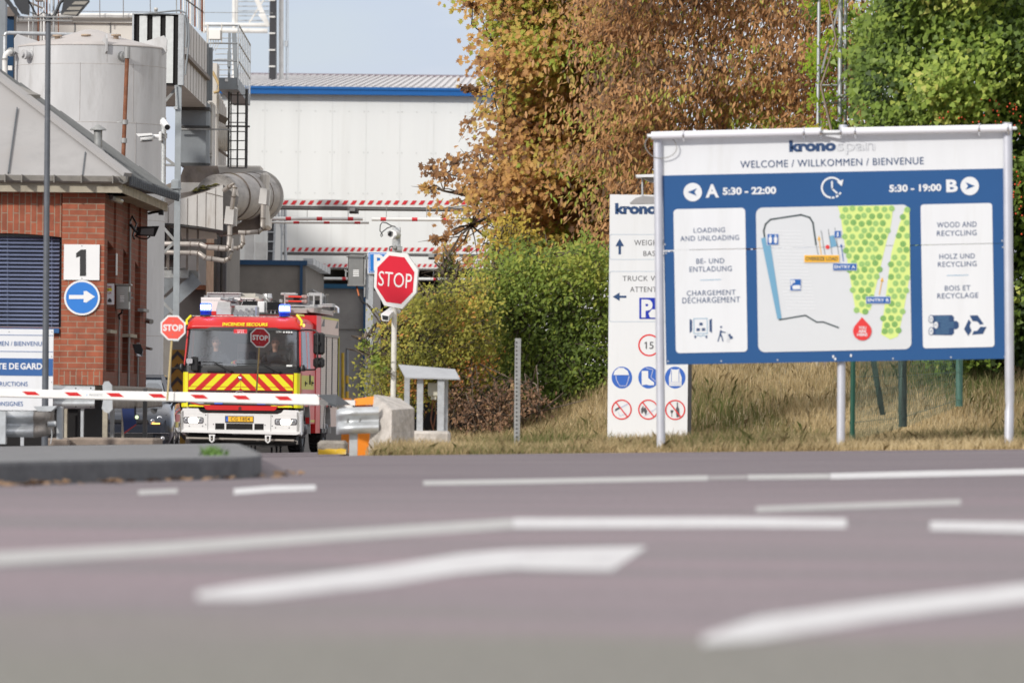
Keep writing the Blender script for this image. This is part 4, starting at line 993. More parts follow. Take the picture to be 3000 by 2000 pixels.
# --- fan casing, round duct, hoods
t = thing('fan_casing', 'dirty clad fan casing with sloped brown roof above the fire engine', 'fan unit', P(560, 700, 110))
FY = 110.
A1 = [(440, 640), (472, 618), (521, 585), (600, 563), (653, 541), (653, 675), (590, 664), (519, 655), (440, 652)]
mb = MB(); mb.uvprism(A1, FY, .05); mb.build('front_panel', m_clad, t)
mb = MB()
for u, a, b in ((493, 606, 653), (549, 579, 659), (577, 570, 662), (603, 562, 666), (631, 551, 671), (476, 617, 653)): mb.pbox(u - .5, a, u + .5, b, FY - .012, FY - .003)
mb.bar(P(603, 564, FY - .01), P(653, 576, FY - .01), .012, .012); mb.build('panel_joint', m_browns, t)
back = [P(521, 527, 112.2), P(653, 540, 111.4), P(653, 541, FY + .0), P(600, 563, FY), P(521, 585, FY), P(440, 640, FY), P(440, 560, 112.2)]
mb = MB(); mb.add(back, [(0, 1, 2, 3, 4, 5, 6)]); mb.build('sloped_roof', m_browns, t)
mb = MB(); mb.loft([[P(u, v, 111.2) for u, v in ((518, 545), (655, 545), (637, 486), (540, 486))], [P(u, v, 112.4) for u, v in ((518, 545), (655, 545), (637, 486), (540, 486))]]); mb.build('hopper', m_browns, t)
mb = MB(); mb.loft([[P(u, v, FY + .02) for u, v in ((440, 653), (519, 656), (653, 676))], [P(u, v, 111.8) for u, v in ((440, 650), (519, 672), (653, 690))]], closed=False); mb.build('underside', m_steel, t)
mb = MB(); mb.lathe([(.62, -.35), (.62, .35)], P(586, 600, 111.6) + Vector((0, 0, -.05)), axis='X', n=40); mb.build('drum', m_cream, t)
mb = MB()
for x_, y_ in ((575, 553), (590, 548), (560, 562), (604, 541)): pass
for i in range(60):
    uu = 572 + rng.random() * 70; tt = (uu - 572) / 72; p = P(uu, 562 - 22 * tt + rng.gauss(0, 4), 110.6 + rng.random() * .4); mb.lathe([(.05 * (1 + rng.random()), 0), (.03, .03), (.003, .045)], p, n=6)
tag(mb.build('moss', M('moss', (.11, .10, .02), .95, var=.4), t))
for u in (493, 548, 579):
    mb = MB(); mb.pbox(u - 3, 655, u + 3, 790 if u != 579 else 795, FY + .4, FY + .5); mb.build('hanger_post', m_browns, t)

t = thing('round_duct', 'fat stained round duct with square cream end plate beside the fan casing', 'duct', P(710, 700, 112))
mb = MB(); a, b = P(636, 577, 110.6), P(757, 575, 113.2); mb.tube([a, a.lerp(b, .3), a.lerp(b, .6), b], [.44, .455, .465, .47], 40); 
m_sooty = M('sooty_duct', (.37, .35, .33), .65, var=.25, scale=5, dirt=(.06, .055, .05), dscale=1.7, damt=.95, stretch=(.5, .5, 1))
mb.build('shell', m_sooty, t)
mb = MB()
for f in (.25, .55, .82):
    c_ = a.lerp(b, f); dd = (b - a).normalized() * .015; mb.tube([c_ - dd, c_ + dd], .478, 40)
mb.build('band', m_browns, t)
mb = MB(); dd = (b - a).normalized(); mb.tube([b, b + dd * .03], .52, 40); mb.build('end_flange', m_clad, t)
mb = MB(); mb.pbox(628, 485, 766, 622, 113.5, 114.3, 0, .03); mb.pbox(762, 505, 787, 668, 112.2, 113.9, 0, .05); mb.build('end_plate', m_cream, t)
mb = MB(); mb.uvprism([(700, 655), (762, 600), (780, 640), (776, 672), (640, 690)], 112.4, .8); mb.build('lower_hood', m_browns, t)
for u0, v0, u1, v1, lab in ((656, 604, 694, 661, 'crumpled pale metal cover box over the pipe below the fan casing'), (757, 550, 791, 602, 'pale metal cover box at the round duct outer rim')):
    tt_ = thing('valve_box', lab, 'box', P((u0 + u1) / 2, v1, 109))
    mb = MB(); mb.uvprism([(u0 + 6, v0), (u1 - 8, v0 + 3), (u1 - 12, v1 - 3), (u0, v1 - 6)], 108.9, .5); mb.build('cover', M('pale_cover', (.55, .535, .51), .45, var=.08, scale=3), tt_)
    mb = MB(); mb.uvprism([(u1 - 7, v0 + 2), (u1, v0 + 4), (u1 - 4, v1), (u1 - 11, v1 - 2)], 109.1, .5); mb.build('side_flange', m_clad, tt_)
m_spipe = M('stained_steel_pipe', (.42, .385, .35), .45, metal=.35, var=.2, scale=4, dirt=(.18, .13, .09), dscale=5, damt=.5)
def pipe(lab, pts, r, Yl):
    t = thing('process_pipe', lab, 'pipe', P(*pts[0]))
    mb = MB(); mb.uvtube(pts, r, 14); mb.build('tube', m_spipe, t)
    mb = MB()
    for a, b in zip(pts[1:-1], pts[2:]):
        a, b = P(*a), P(*b); d = (b - a).normalized() * .012; mb.tube([a - d, a + d], r + .008, 14)
    mb.build('pipe_joint', m_browns, t)
pipe('short stained pipe bending left at the duct end then down to the box', [(655, 558, 108.9), (672, 547, 108.8), (682, 541, 108.7), (688, 550, 108.7), (684, 575, 108.7), (679, 612, 108.8)], .042, 109)
pipe('long stained pipe dropping from the cover box then turning left, upper of two', [(673, 655, 109), (673, 690, 109), (670, 722, 109), (662, 730, 109), (640, 728, 109), (606, 725, 109), (588, 716, 109), (560, 715, 109.2), (470, 714, 109.4)], .048, 109)
pipe('long stained pipe under it with wide bend left, lower of two', [(678, 700, 109.3), (676, 735, 109.2), (670, 756, 109.2), (658, 764, 109.2), (620, 758, 109.2), (602, 756, 109.2), (584, 742, 109.2), (560, 740, 109.4), (470, 738, 109.6)], .048, 109)
pipe('stained pipe below the round duct turning down behind the lower hood', [(770, 598, 110), (770, 640, 110), (768, 670, 110), (758, 679, 110), (720, 682, 110), (698, 681, 110)], .045, 110)
pipe('stained pipe looping from the open pipe end back to the left', [(710, 682, 110.4), (712, 712, 110.4), (706, 722, 110.4), (696, 727, 110.4), (675, 726, 110.4), (610, 722, 110.4)], .042, 110)
# --- dark process hall behind the steel stair
t = thing('process_hall', 'shaded grey concrete process hall wall behind the steel stair', 'building', P(560, 1250, 128))
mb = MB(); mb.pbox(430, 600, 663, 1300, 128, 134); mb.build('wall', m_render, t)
mb = MB(); mb.pbox(525, 748, 604, 794, 127.8, 127.99); mb.uvprism([(560, 835), (604, 760), (604, 835)], 127.7, .2); mb.build('pale_panel', m_render2, t)
mb = MB(); mb.pbox(634, 640, 645, 1000, 127.6, 127.9); mb.pbox(651, 640, 662, 1000, 127.6, 127.9); mb.build('dark_downpipe', m_steel, t)
mb = MB(); mb.pbox(540, 835, 604, 848, 127.5, 127.9); mb.build('rusty_ledge', m_rust, t)
mb = MB(); mb.pbox(440, 640, 524, 760, 127.7, 127.95); mb.build('opening', m_dark, t)
t = thing('steel_stair', 'grey steel stair and beams in the shade left of the fire engine', 'stair', P(530, 1200, 110.5))
SY = 110.6
mb = MB(); mb.pbox(466, 786, 552, 811, SY, SY + .2); mb.pbox(466, 783, 552, 786, SY - .06, SY + .26); mb.pbox(466, 811, 552, 814, SY - .06, SY + .26); mb.pbox(552, 792, 582, 815, SY + .3, SY + .5); mb.build('beam', m_galvd, t)
mb = MB(); mb.bar(P(578, 815, SY + .1), P(446, 935, SY + .1), .1, .26); mb.build('stringer', m_duct, t)
mb = MB(); mb.bar(P(506, 815, SY + .6), P(446, 870, SY + .6), .1, .26); mb.build('stringer', m_duct, t)
mb = MB()
for i in range(7): p = P(570 - i * 17, 824 + i * 15.5, SY + .3); mb.box(p.x - .12, p.x + .05, SY + .12, SY + .58, p.z - .02, p.z + .02)
mb.build('tread', m_galv, t)
for u in (491, 524): mb = MB(); mb.pbox(u - 4, 660, u + 4, 786, SY + .1, SY + .2); mb.build('post', m_browns, t)
mb = MB(); mb.pbox(455, 870, 500, 1300, SY + 2, SY + 2.2); mb.build('back_panel', m_render, t)
t = thing('timber_post', 'square weathered timber-brown post under the pipes behind the fire engine', 'post', P(612, 1250, 127.2))
mb = MB(); mb.pbox(602, 700, 623, 1250, 127.2, 127.36, 0, .006); mb.build('shaft', m_timber, t)
mb = MB(); mb.pbox(599, 712, 626, 716, 127.15, 127.4); mb.build('cap_plate', m_rust, t)

# --- low blue-edged buildings
t = thing('substation', 'low grey rendered building with blue roof edge right behind the fire engine', 'building', P(770, 1280, 140))
LY2 = 140.
x0, x1 = P(640, 900, LY2).x, P(895, 900, LY2).x; z1 = P(770, 776, LY2).z; y1 = 150.5; x1b = P(948, 900, y1).x
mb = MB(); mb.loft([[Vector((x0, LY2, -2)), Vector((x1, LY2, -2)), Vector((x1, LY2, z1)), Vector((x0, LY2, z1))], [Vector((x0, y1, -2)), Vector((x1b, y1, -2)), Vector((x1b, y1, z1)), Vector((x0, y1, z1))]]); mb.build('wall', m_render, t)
mb = MB(); zt2 = P(770, 762, LY2).z; mb.box(x0, x1 + .03, LY2 - .06, LY2 + .1, z1, zt2); mb.build('roof_edge', m_bluedeep, t)
mb = MB(); 
for i in range(6):
    a = i / 6; mb.bar(Vector((x1 + (x1b - x1) * a + .05, LY2 + .15 + (y1 - LY2) * a, zt2 - .02)), Vector((x1 + (x1b - x1) * (a + .155) + .05, LY2 + (y1 - LY2) * (a + .155), zt2 + .0)), .25, .16)
mb.build('side_flashing', m_galv, t)
mb = MB(); mb.pbox(876, 776, 884, 1280, LY2 - .1, LY2 - .01); mb.build('blue_downpipe', m_bluedeep, t)
mb = MB(); q0, q1 = P(900, 850, 141), P(938, 868, 148); mb.tube([q0 + Vector((.12, 0, 0)), q1 + Vector((.12, 0, 0))], .03, 7); mb.build('side_pipe', m_galvd, t)
mb = MB()
for u, r in ((660, .045), (697, .045), (679, .02)): mb.uvtube([(u, 1200, 139.5), (u, 650, 139.5)], r, 7)
for v in range(690, 1000, 25): mb.uvtube([(660, v, 139.5), (697, v, 139.5)], .016, 6)
tl = thing('wall_ladder', 'dark steel ladder fixed on the front of the low grey building', 'ladder', P(680, 1200, 139.5)); mb.build('frame', m_steel, tl)
t = thing('annex_building', 'pale grey annex with blue roof edge and downpipe right of the fire engine', 'building', P(1005, 1280, 152))
mb = MB(); mb.pbox(930, 845, 1064, 1290, 152, 160); mb.build('wall', m_render2, t)
mb = MB(); mb.pbox(930, 832, 1070, 845, 151.9, 160); mb.build('roof_edge', M('teal_blue_trim', (.012, .095, .19), .5, var=.08), t)
mb = MB(); mb.pbox(1063, 845, 1071, 1230, 151.8, 151.99); mb.build('blue_downpipe', M('teal_blue_trim2', (.012, .075, .17), .5, var=.08), t)
mb = MB(); mb.pbox(930, 963, 1063, 966, 151.97, 151.99); mb.build('wall_joint', m_render, t)
mb = MB(); mb.loft([[P(u, v, y) for u, v in ((1071, 845), (1071, 1290))] for y in (152.2,)] + [[P(1115, 856, 158), P(1115, 1290, 158)]], closed=False, cap=False); mb.build('side_wall', m_render2, t)
mb = MB(); mb.pbox(940, 1158, 1064, 1175, 151.7, 151.95); mb.build('plinth', m_conc, t)
t = thing('bollard_post', 'yellow and black banded protection posts against the annex wall', 'bollard', P(1015, 1280, 147))
m_yb = M('safety_yellow', (.55, .36, .03), .6, var=.2, scale=6); 
for u, vt in ((1004, 1033), (1017, 1020)):
    mb = MB(); mb.uvtube([(u, 1290, 147 + (u - 1004) * .05), (u, vt, 147 + (u - 1004) * .05)], .042, 10); mb.build('post', m_duct if u > 1010 else m_yb, t)
mb = MB()
for v in range(1100, 1280, 46): mb.uvtube([(1016.8, v, 147.6), (1016.8, v + 23, 147.6)], .047, 10); mb.uvtube([(1004.2, v + 12, 146.9), (1004.2, v + 35, 146.9)], .047, 10)
mb.build('yellow_band', m_yb, t)
# --- stair tower seen below the round duct
t = thing('escape_stair', 'narrow dark escape stair with pale stringers beside the warehouse wall', 'stair', P(805, 790, 142))
EY = 142.
mb = MB(); mb.uvprism([(786, 600), (806, 600), (803, 790), (783, 790)], EY, .1); mb.build('flight', M('tray_dark', (.05, .05, .055), .6, var=.2, scale=20), t)
mb = MB()
for v in (678, 706, 734): mb.uvprism([(785, v), (805, v), (805, v + 3.5), (785, v + 3.5)], EY - .05, .04)
mb.build('landing_edge', m_galv, t)
mb = MB(); mb.bar(P(808, 600, EY), P(800, 790, EY), .05); mb.bar(P(812, 605, EY), P(828, 690, EY), .05); mb.bar(P(826, 600, EY), P(824, 790, EY), .045); mb.build('stringer', m_galv, t)
mb = MB(); mb.uvtube([(835, 612, EY), (837, 790, EY)], .04, 10); mb.build('downpipe', m_galv, t)
mb = MB(); mb.pbox(717, 650, 745, 765, 143, 143.3); mb.pbox(748, 710, 782, 765, 144, 144.3); mb.build('pale_panel', m_wpipe, t)
# --- chevron board on a column
t = thing('chevron_column', 'concrete column wrapped in worn yellow and black chevrons left of the fire engine', 'column', P(520, 1300, 124))
mb = MB(); mb.pbox(498, 1024, 543, 1320, 124, 124.4); 
for v in range(1030, 1300, 38):
    mb.uvpoly([(498, v + 20), (520, v - 4), (543, v + 20), (543, v + 33), (520, v + 9), (498, v + 33)], 123.99, 1)
mb.build('wrap', [M('dirty_yellow', (.25, .155, .02), .7, var=.25, scale=3, dirt=(.09, .06, .02), dscale=3, damt=.6), m_black], t)
# ================================================================ FIRE ENGINE
m_fred = M('fire_red', (.60, .014, .014), .38, var=.03, coat=.12)
m_fyel = M('fluorescent_yellow', (.80, .74, .015), .4, var=.03)
m_fwht = M('bumper_white', (.80, .79, .77), .35, var=.02, coat=.3)
m_alu = M('aluminium', (.58, .58, .57), .38, metal=.6, var=.1, scale=8)
m_tread = M('tread_plate', (.60, .60, .60), .4, metal=.5, var=.15, scale=30, bump=.5, bscale=45)
m_shut = M('roller_shutter', (.64, .57, .52), .45, metal=.15, var=.06, scale=4)
m_pinkp = M('side_panel_beige', (.62, .46, .39), .4, var=.05)
m_rub = M('tyre_rubber', (.02, .02, .02), .85, var=.2, scale=20, bump=.3)
m_bk = M('satin_black', (.012, .012, .013), .4, var=.05)
m_gril = M('dark_grille', (.03, .032, .034), .5, var=.1, scale=30)
m_chr = M('chrome', (.75, .75, .76), .15, metal=.95, var=0)
m_blueE = M('blue_flash', (.02, .05, .6), .2, var=0, emit=(.10, .18, 1.0), estr=2.2)
m_blueL = M('blue_lens', (.005, .03, .55), .15, var=0, coat=.5)
m_flashW = M('flash_core', (.8, .85, 1), .3, var=0, emit=(.75, .82, 1.0), estr=9.)
m_headE = M('headlamp_lit', (1, .95, .85), .3, var=0, emit=(1.0, .90, .74), estr=5.)
m_lens = M('clear_lens', (.55, .55, .56), .08, metal=.6, var=.3, scale=40)
m_ambE = M('amber_lit', (1, .5, .1), .3, var=0, emit=(1.0, .42, .08), estr=3.)
m_glass = glass_mat('windscreen_glass', (.90, .92, .92), .22, .06)
m_sglass = glass_mat('side_glass', (.35, .36, .35), .45, .03)
m_plate = M('plate_orange', (.90, .50, .02), .5, var=.0)
m_ink = M('plate_ink', (.02, .02, .02), .5, var=0)
m_eub = M('plate_blue', (.01, .12, .6), .5, var=0)
m_intr = M('cab_interior', (.09, .092, .095), .8, var=.15)
m_intl = M('cab_interior_light', (.30, .29, .27), .8, var=.1)
TY_ = 118.0; TS = 141.24
T0_ = P(703, 1328, TY_); tg = GZ(T0_.x, TY_) + .01
TRZ = R(-4.2)
fe = thing('fire_engine', 'red and yellow fire engine with white bumper and lit blue beacons', 'fire engine', (T0_.x, TY_, tg), TRZ)
TCR = math.cos(TRZ)
ZOFF = T0_.z - tg
def lx(u, y=0): return (u - 703) / TS
def lz(v): return (1328 - v) / TS + ZOFF
def dz_(v, y): return lz(v) + (1193 - v) / TS * y / TY_
def pt(u, v, y): return Vector((lx(u) - .122 * y, y, dz_(v, y)))
def FB(mb, u0, v0, u1, v1, y0, y1, mi=0, b=0):
    a = (lx(u0) - .122 * y0, lx(u1) - .122 * y0, y0, y1, dz_(v1, y0), dz_(v0, y0))
    return mb.bbox(*a, b, mi) if b else mb.box(*a, mi)
def FP(mb, uv, y, mi=0, t=None):
    q = [pt(u, v, y) for u, v in uv]
    return mb.prism(q, (0, t, 0), mi) if t else mb.poly(q, mi)
def part(mb, name, mats, parent=fe): return mb.build(name, mats, parent, local=True)
HW = 1.235
# lower cab with rounded corners
def ringz(z, hw, yf, yb, r=.16, n=5):
    q = []
    for i in range(n + 1): a = R(180 + 90 * i / n); q.append(Vector((-hw + r + r * math.cos(a), yf + r + r * math.sin(a), z)))
    for i in range(n + 1): a = R(270 + 90 * i / n); q.append(Vector((hw - r + r * math.cos(a), yf + r + r * math.sin(a), z)))
    return q + [Vector((hw, yb, z)), Vector((-hw, yb, z))]
mb = MB(); mb.loft([ringz(z, HW, yf, 2.9) for z, yf in ((.98, .06), (1.30, .045), (1.55, .055), (1.745, .075))], 0, True, True); part(mb, 'cab_body', m_fred)
# door and crew cab side with windows, roof
zr0, zr1 = lz(958), lz(935)
mb = MB()
prof = [(2.9, zr1 + .06), (.62, zr1 + .06), (.48, zr1 - .02), (.37, zr0 + .03), (.36, zr0 - .03), (2.9, zr0 - .03)]
def roofring(x, s): return [Vector((x, y + (.06 if s else 0), z - (.10 if s else 0))) for y, z in prof]
hwR = HW - .045
rings = []
for x, dz in ((-hwR, -.13), (-hwR + .05, -.045), (-hwR + .16, 0), (hwR - .16, 0), (hwR - .05, -.045), (hwR, -.13)):
    rings.append([Vector((x, y + (abs(dz) * .5 if y < 1 else 0), z + (dz if i in (0, 1, 2) else dz * .3))) for i, (y, z) in enumerate(prof)])
mb.loft(rings, 0, True, True); part(mb, 'cab_roof', m_fred)
mb = MB(); FB(mb, 560, 920, 850, 935, .72, 2.8); mb2 = MB()
q = [pt(555, 934, .55), pt(852, 934, .55), pt(842, 919, 1.0), pt(568, 919, 1.0)]
q = [Vector((a.x, a.y, zr1 + (.066 if i < 2 else .075))) for i, a in enumerate(q)]; q[2].y = q[3].y = 2.8
mb = MB(); mb.prism([q[0] + Vector((0, .1, 0)), q[1] + Vector((0, .1, 0)), q[2], q[3]], (0, 0, .012)); part(mb, 'roof_tread_plate', m_tread)
mb = MB(); uv = (642, 778); 
def pl(a, b): return (lambda z: Vector((lx(641 + (774 - 641) * a), .37 + .11 * (z - zr0 - .03) / (zr1 - .05 - zr0) - .034, z)))(lz(954) + (lz(944) - lz(954)) * b)
text(mb, 'INCENDIE SECOURS', pl, 0, bold=.03, space=1.02); part(mb, 'roof_lettering', m_fyel)
# windscreen frame, glass
wb, wt_ = 1.76, zr0 - .02
def ws(x, z):  # y of the screen plane
    return .085 + (z - wb) / (wt_ - wb) * .27 + .05 * (x / HW) ** 2
mb = MB()
def strip(mb, x0, x1, z0, z1, n=8, off=0, mi=0, taper=0):
    V = []
    for i in range(n + 1):
        for z in (z0, z1):
            x = x0 + (x1 - x0) * i / n; x *= 1 - taper * (z - wb) / (wt_ - wb)
            V.append((x, ws(x, z) + off, z))
    return mb.add(V, [(2 * i, 2 * i + 2, 2 * i + 3, 2 * i + 1) for i in range(n)], mi, True)
gx = 1.15
strip(mb, -gx, gx, wb + .04, wt_ - .0, taper=.03); part(mb, 'windscreen', m_glass)
mb = MB()
for s in (-1, 1):
    for z0, z1 in ((wb - .02, wt_ + .03),):
        V = [Vector((s * gx * 1.0, ws(gx, wb) - .01, wb - .02)), Vector((s * HW, ws(gx, wb) + .10, wb - .02)), Vector((s * (HW - .05), ws(gx, wt_) + .12, wt_ + .03)), Vector((s * gx * .965, ws(gx, wt_) - .012, wt_ + .03))]
        mb.prism(V, (0, .09, 0))
strip(mb, -gx, gx, wt_ - .05, wt_ + .02, off=-.012, taper=.03); strip(mb, -gx, gx, wb - .02, wb + .05, off=-.012)
part(mb, 'windscreen_frame', m_bk)
mb = MB(); V = [ringz(z, HW - .005, yf, .5, .14) for z, yf in ((lz(1095), .06), (lz(1078), .07))]
mb.loft(V, 0, True, True); part(mb, 'scuttle_panel', m_bk)
mb = MB(); FB(mb, 604, 1084, 657, 1092, .03, .08, 0, .012); FB(mb, 745, 1085, 800, 1093, .03, .08, 0, .012); part(mb, 'grab_handle', m_bk)
for (a, b, c_, d_) in (((675, 1089), (620, 1060), (578, 1060), (648, 1063)), ((818, 1090), (760, 1063), (690, 1066), (790, 1064))):
    mb = MB(); mb.tube([pt(*a, .03), pt(*b, .06)], [.022, .012], 8); mb.tube([pt(*c_, .05), pt(*d_, .05)], .009, 6); mb.lathe([(.03, -.02), (.03, .02)], pt(*a, .03), axis='Y', n=14); part(mb, 'wiper', m_bk)
# sides: panels between windows
mb = MB(); zs0, zs1 = 1.70, zr0 - .02
def sidep(mb, pts, t=.03, mi=0, s=1): return mb.prism([Vector((s * (HW - .005), y, z)) if False else Vector((s * (HW - .005 - .045 * max(0, (z - 1.7) / (zs1 - 1.7))), y, z)) for y, z in pts], (-s * t, 0, 0), mi)
for s in (1, -1):
    mb = MB()
    sidep(mb, [(.18, zs0), (.52, zs0), (.62, zs1), (.45, zs1)], s=s); sidep(mb, [(1.42, zs0), (1.62, zs0), (1.62, zs1), (1.36, zs1)], s=s)
    sidep(mb, [(2.05, zs0), (2.9, zs0), (2.9, zs1), (2.05, zs1)], s=s); sidep(mb, [(.52, zs0), (1.42, zs0), (1.40, zs0 + .12), (.60, zs0 + .05)], s=s)
    part(mb, 'cab_side', m_fred)
    mb = MB(); sidep(mb, [(.55, zs0), (1.42, zs0), (1.37, zs1), (.62, zs1)], t=.008, s=s); sidep(mb, [(1.62, zs0), (2.05, zs0), (2.05, zs1), (1.62, zs1)], t=.008, s=s); part(mb, 'side_window', m_sglass)
mb = MB()
for y0, y1 in ((.18, .62), ):
    mb.box(HW + .001, HW + .006, .25, 2.6, lz(1138), lz(1097))
part(mb, 'side_yellow_band', M('side_yellow', (.55, .52, .05), .45, var=.05))
mb = MB(); mb.box(HW + .001, HW + .005, .2, 2.9, lz(1166), lz(1150)); part(mb, 'side_grey_band', M('side_reflective', (.42, .36, .40), .4, var=.1))
mb = MB()
for y, v in ((.95, 1120), (2.2, 1118)): mb.box(HW, HW + .05, y - .06, y + .06, lz(v + 2), lz(v - 2)); mb.box(HW, HW + .02, y - .04, y + .04, lz(v + 8), lz(v - 6))
mb.tube([(HW + .05, 1.45, lz(1123)), (HW + .05, 1.45, lz(1094))], .018, 8); part(mb, 'door_handle', m_bk)
mb = MB(); mb.tube([(HW + .004 - .04, .46, lz(952)), (HW - .03, .5, lz(938)), (HW - .11, .56, lz(925)), (HW - .16, .75, lz(920)), (HW - .155, 1.9, lz(919))], .028, 6); 
mb.tube([(-HW + .04, .46, lz(952)), (-HW + .03, .5, lz(938)), (-HW + .11, .56, lz(925))], .028, 6); part(mb, 'roof_edge_stripe', m_fyel)
mb = MB(); mb.lathe([(.03, 0), (.028, .03), (.004, .04)], (HW - .01, .55, lz(950)), axis='X', n=12); mb.lathe([(.03, 0), (.028, -.03), (.004, -.04)], (-HW + .01, .55, lz(948)), axis='X', n=12); part(mb, 'side_marker', m_ambE)
# chevron front panel
cy = .022; cz0, cz1 = lz(1143), lz(1094)
mb = MB(); FB(mb, 548, 1094, 858, 1143, cy, .12)
vtop, vbot = 1095.5, 1142
def clip(poly, u0, u1):
    def cut(pl_, f, inside):
        o_ = []
        for i in range(len(pl_)):
            a, b = pl_[i], pl_[(i + 1) % len(pl_)]
            ia, ib = inside(a), inside(b)
            if ia: o_.append(a)
            if ia != ib:
                t = (f - a[0]) / (b[0] - a[0]); o_.append((f, a[1] + (b[1] - a[1]) * t))
        return o_
    poly = cut(poly, u0, lambda q: q[0] >= u0)
    return cut(poly, u1, lambda q: q[0] <= u1) if poly else poly
MID = 703; slope_ = 1.02
for k in range(-1, 5):      # yellow diagonals running down and away from the middle
    for s in (-1, 1):
        uT0 = 2 + k * 43.5; uT1 = uT0 + 22.5; sh = (vbot - vtop) * slope_
        q = [(MID + s * uT0, vtop), (MID + s * uT1, vtop), (MID + s * (uT1 + sh), vbot), (MID + s * (uT0 + sh), vbot)]
        q = clip(q, MID + .5 if s > 0 else 549, 857 if s > 0 else MID - .5)
        if len(q) > 2: FP(mb, q, cy - .003, 1)
FB(mb, 550, 1132.2, 856, 1133.6, cy - .008, cy - .0035, 0)
part(mb, 'chevron_panel', [m_fred, m_fyel])
mb = MB(); mb.lathe([(.042, 0), (.04, -.015), (.02, -.025), (.002, -.028)], pt(701, 1108, cy), axis='Y', n=20); part(mb, 'bonnet_badge', m_chr)
for s, (u0, u1) in ((-1, (529.5, 547)), (1, (859, 876))):
    mb = MB(); z0, z1 = lz(1193), lz(1091)
    rg = []
    for z in (z0, z0 + .06, z0 + .14, z1):
        w = .03 if z < z0 + .1 else 0
        xi, xo = s * (abs(lx(547)) if s < 0 else lx(859)), s * (HW + w)
        rg.append([Vector((xi, cy + .0, z)), Vector((xi + (xo - xi) * .5, cy + .01, z)), Vector((xo - s * .02, cy + .07, z)), Vector((xo, cy + .22, z)), Vector((xo, .4, z)), Vector((xi, .4, z))])
    if s < 0: rg = [g[::-1] for g in rg]
    mb.loft(rg, 0, True, False); part(mb, 'corner_panel', m_fyel)
mb = MB()
for s in (-1, 1): FP(mb, [(703 + s * a, b) for a, b in ((155, 1192), (93, 1192), (89, 1186), (150, 1186))], cy - .006, 0, .05)
part(mb, 'lower_yellow_trim', m_fyel)
# grille, emblem, lamps
mb = MB(); FB(mb, 547.5, 1143.2, 858.5, 1187, .05, .3); FB(mb, 552, 1145, 855, 1150, .035, .06, 0, .005)
FB(mb, 590, 1172, 815, 1186, .028, .06, 0, .006); part(mb, 'grille', m_gril)
mb = MB(); c_ = pt(700, 1163, .02); pts = [c_ + Vector((math.cos(a) * .122, 0, math.sin(a) * .122)) for a in [2 * math.pi * i / 36 for i in range(37)]]; mb.tube(pts, .010, 6, cap=False)
for a in (90, 210, 330): mb.tube([c_, c_ + Vector((math.cos(R(a)) * .12, 0, math.sin(R(a)) * .12))], [.018, .004], 6)
part(mb, 'grille_emblem', m_chr)
for u in (638, 764): mb = MB(); FB(mb, u - 12.5, 1176, u + 12.5, 1184, .0, .05, 0, .01); FB(mb, u - 10, 1178, u + 10, 1180, -.003, .0, 1); part(mb, 'blue_grille_lamp', [M('blue_grille_lens', (.01, .14, .7), .15, var=.3, scale=40, emit=(.01, .12, .8), estr=.35), m_lens])
for s in (-1, 1):
    mb = MB(); FP(mb, [(703 + s * a, b) for a, b in ((150, 1171), (110, 1171), (108, 1184), (120, 1184), (140, 1179))], .016, 0, .06); part(mb, 'corner_lamp', m_lens)
    mb = MB(); FP(mb, [(703 + s * a, b) for a, b in ((154, 1172), (150, 1172), (140, 1180), (120, 1186), (108, 1186), (108, 1188), (124, 1188), (146, 1182))], .014, 0, .05); part(mb, 'lamp_surround', m_fred)
mb = MB(); FP(mb, [(592, 1187), (812, 1188), (806, 1200), (800, 1201.5), (606, 1201), (600, 1199)], .0, 0, .2); part(mb, 'lower_grille_bar', m_fred)
mb = MB(); FP(mb, [(697, 1200.5), (697, 1193), (700, 1190.5), (704, 1190.5), (706, 1193), (706, 1200.5)], -.003, 0, .003); part(mb, 'tow_eye_cover', M('dark_red', (.12, .005, .006), .5, var=0))
# bumper
mb = MB()
bt, bb = 1196, 1271
outlB = [(527, 1212), (533, 1197), (578, 1197), (584, 1206), (593, 1210.5), (812, 1211.5), (824, 1207), (830, 1199), (872, 1200), (879, 1214), (881, 1270), (868, 1272), (540, 1268), (528, 1268)]
FP(mb, outlB, -.02, 0, .35)
for s in (-1, 1):
    x = s * 1.24; mb.prism([Vector((x, -.02, lz(1266))), Vector((x, -.02, lz(1205))), Vector((x, .3, lz(1200))), Vector((x, .7, lz(1200))), Vector((x, .75, lz(1262))), Vector((x, .4, lz(1275)))], (-s * .06, 0, 0))
part(mb, 'bumper', m_fwht)
mb = MB(); FP(mb, [(532, 1259), (880, 1263), (878, 1268), (868, 1271.5), (540, 1267.5), (530, 1266)], -.045, 0, .03); FP(mb, [(540, 1212), (870, 1214), (870, 1213), (540, 1211)], -.025, 0, .006); part(mb, 'bumper_lip', m_fwht)
mb = MB(); FP(mb, [(580, 1197.5), (828, 1199), (822, 1206), (811, 1210), (595, 1209), (586, 1205)], .02, 0, .3); FB(mb, 629, 1240, 772, 1258.5, -.022, -.012); part(mb, 'bumper_opening', m_dark)
mb = MB()
for u in (659, 742): FB(mb, u - 2.5, 1240, u + 2.5, 1258.5, -.03, -.022)
for i in range(52): u = 630 + i * 2.75; FB(mb, u, 1257.6, u + 1.4, 1259.4, -.032, -.022)
part(mb, 'bumper_rib', m_fwht)
mb = MB()
for u in (607, 793): FB(mb, u - .5, 1210, u + .5, 1268, -.024, -.0195)
for u, v in ((601, 1216), (601, 1244), (797, 1218), (797, 1246), (624, 1243), (776, 1244), (553, 1249), (592, 1249), (807, 1251), (847, 1251)): mb.lathe([(.012, -.004), (.002, -.005)], pt(u, v, -.02), axis='Y', n=10)
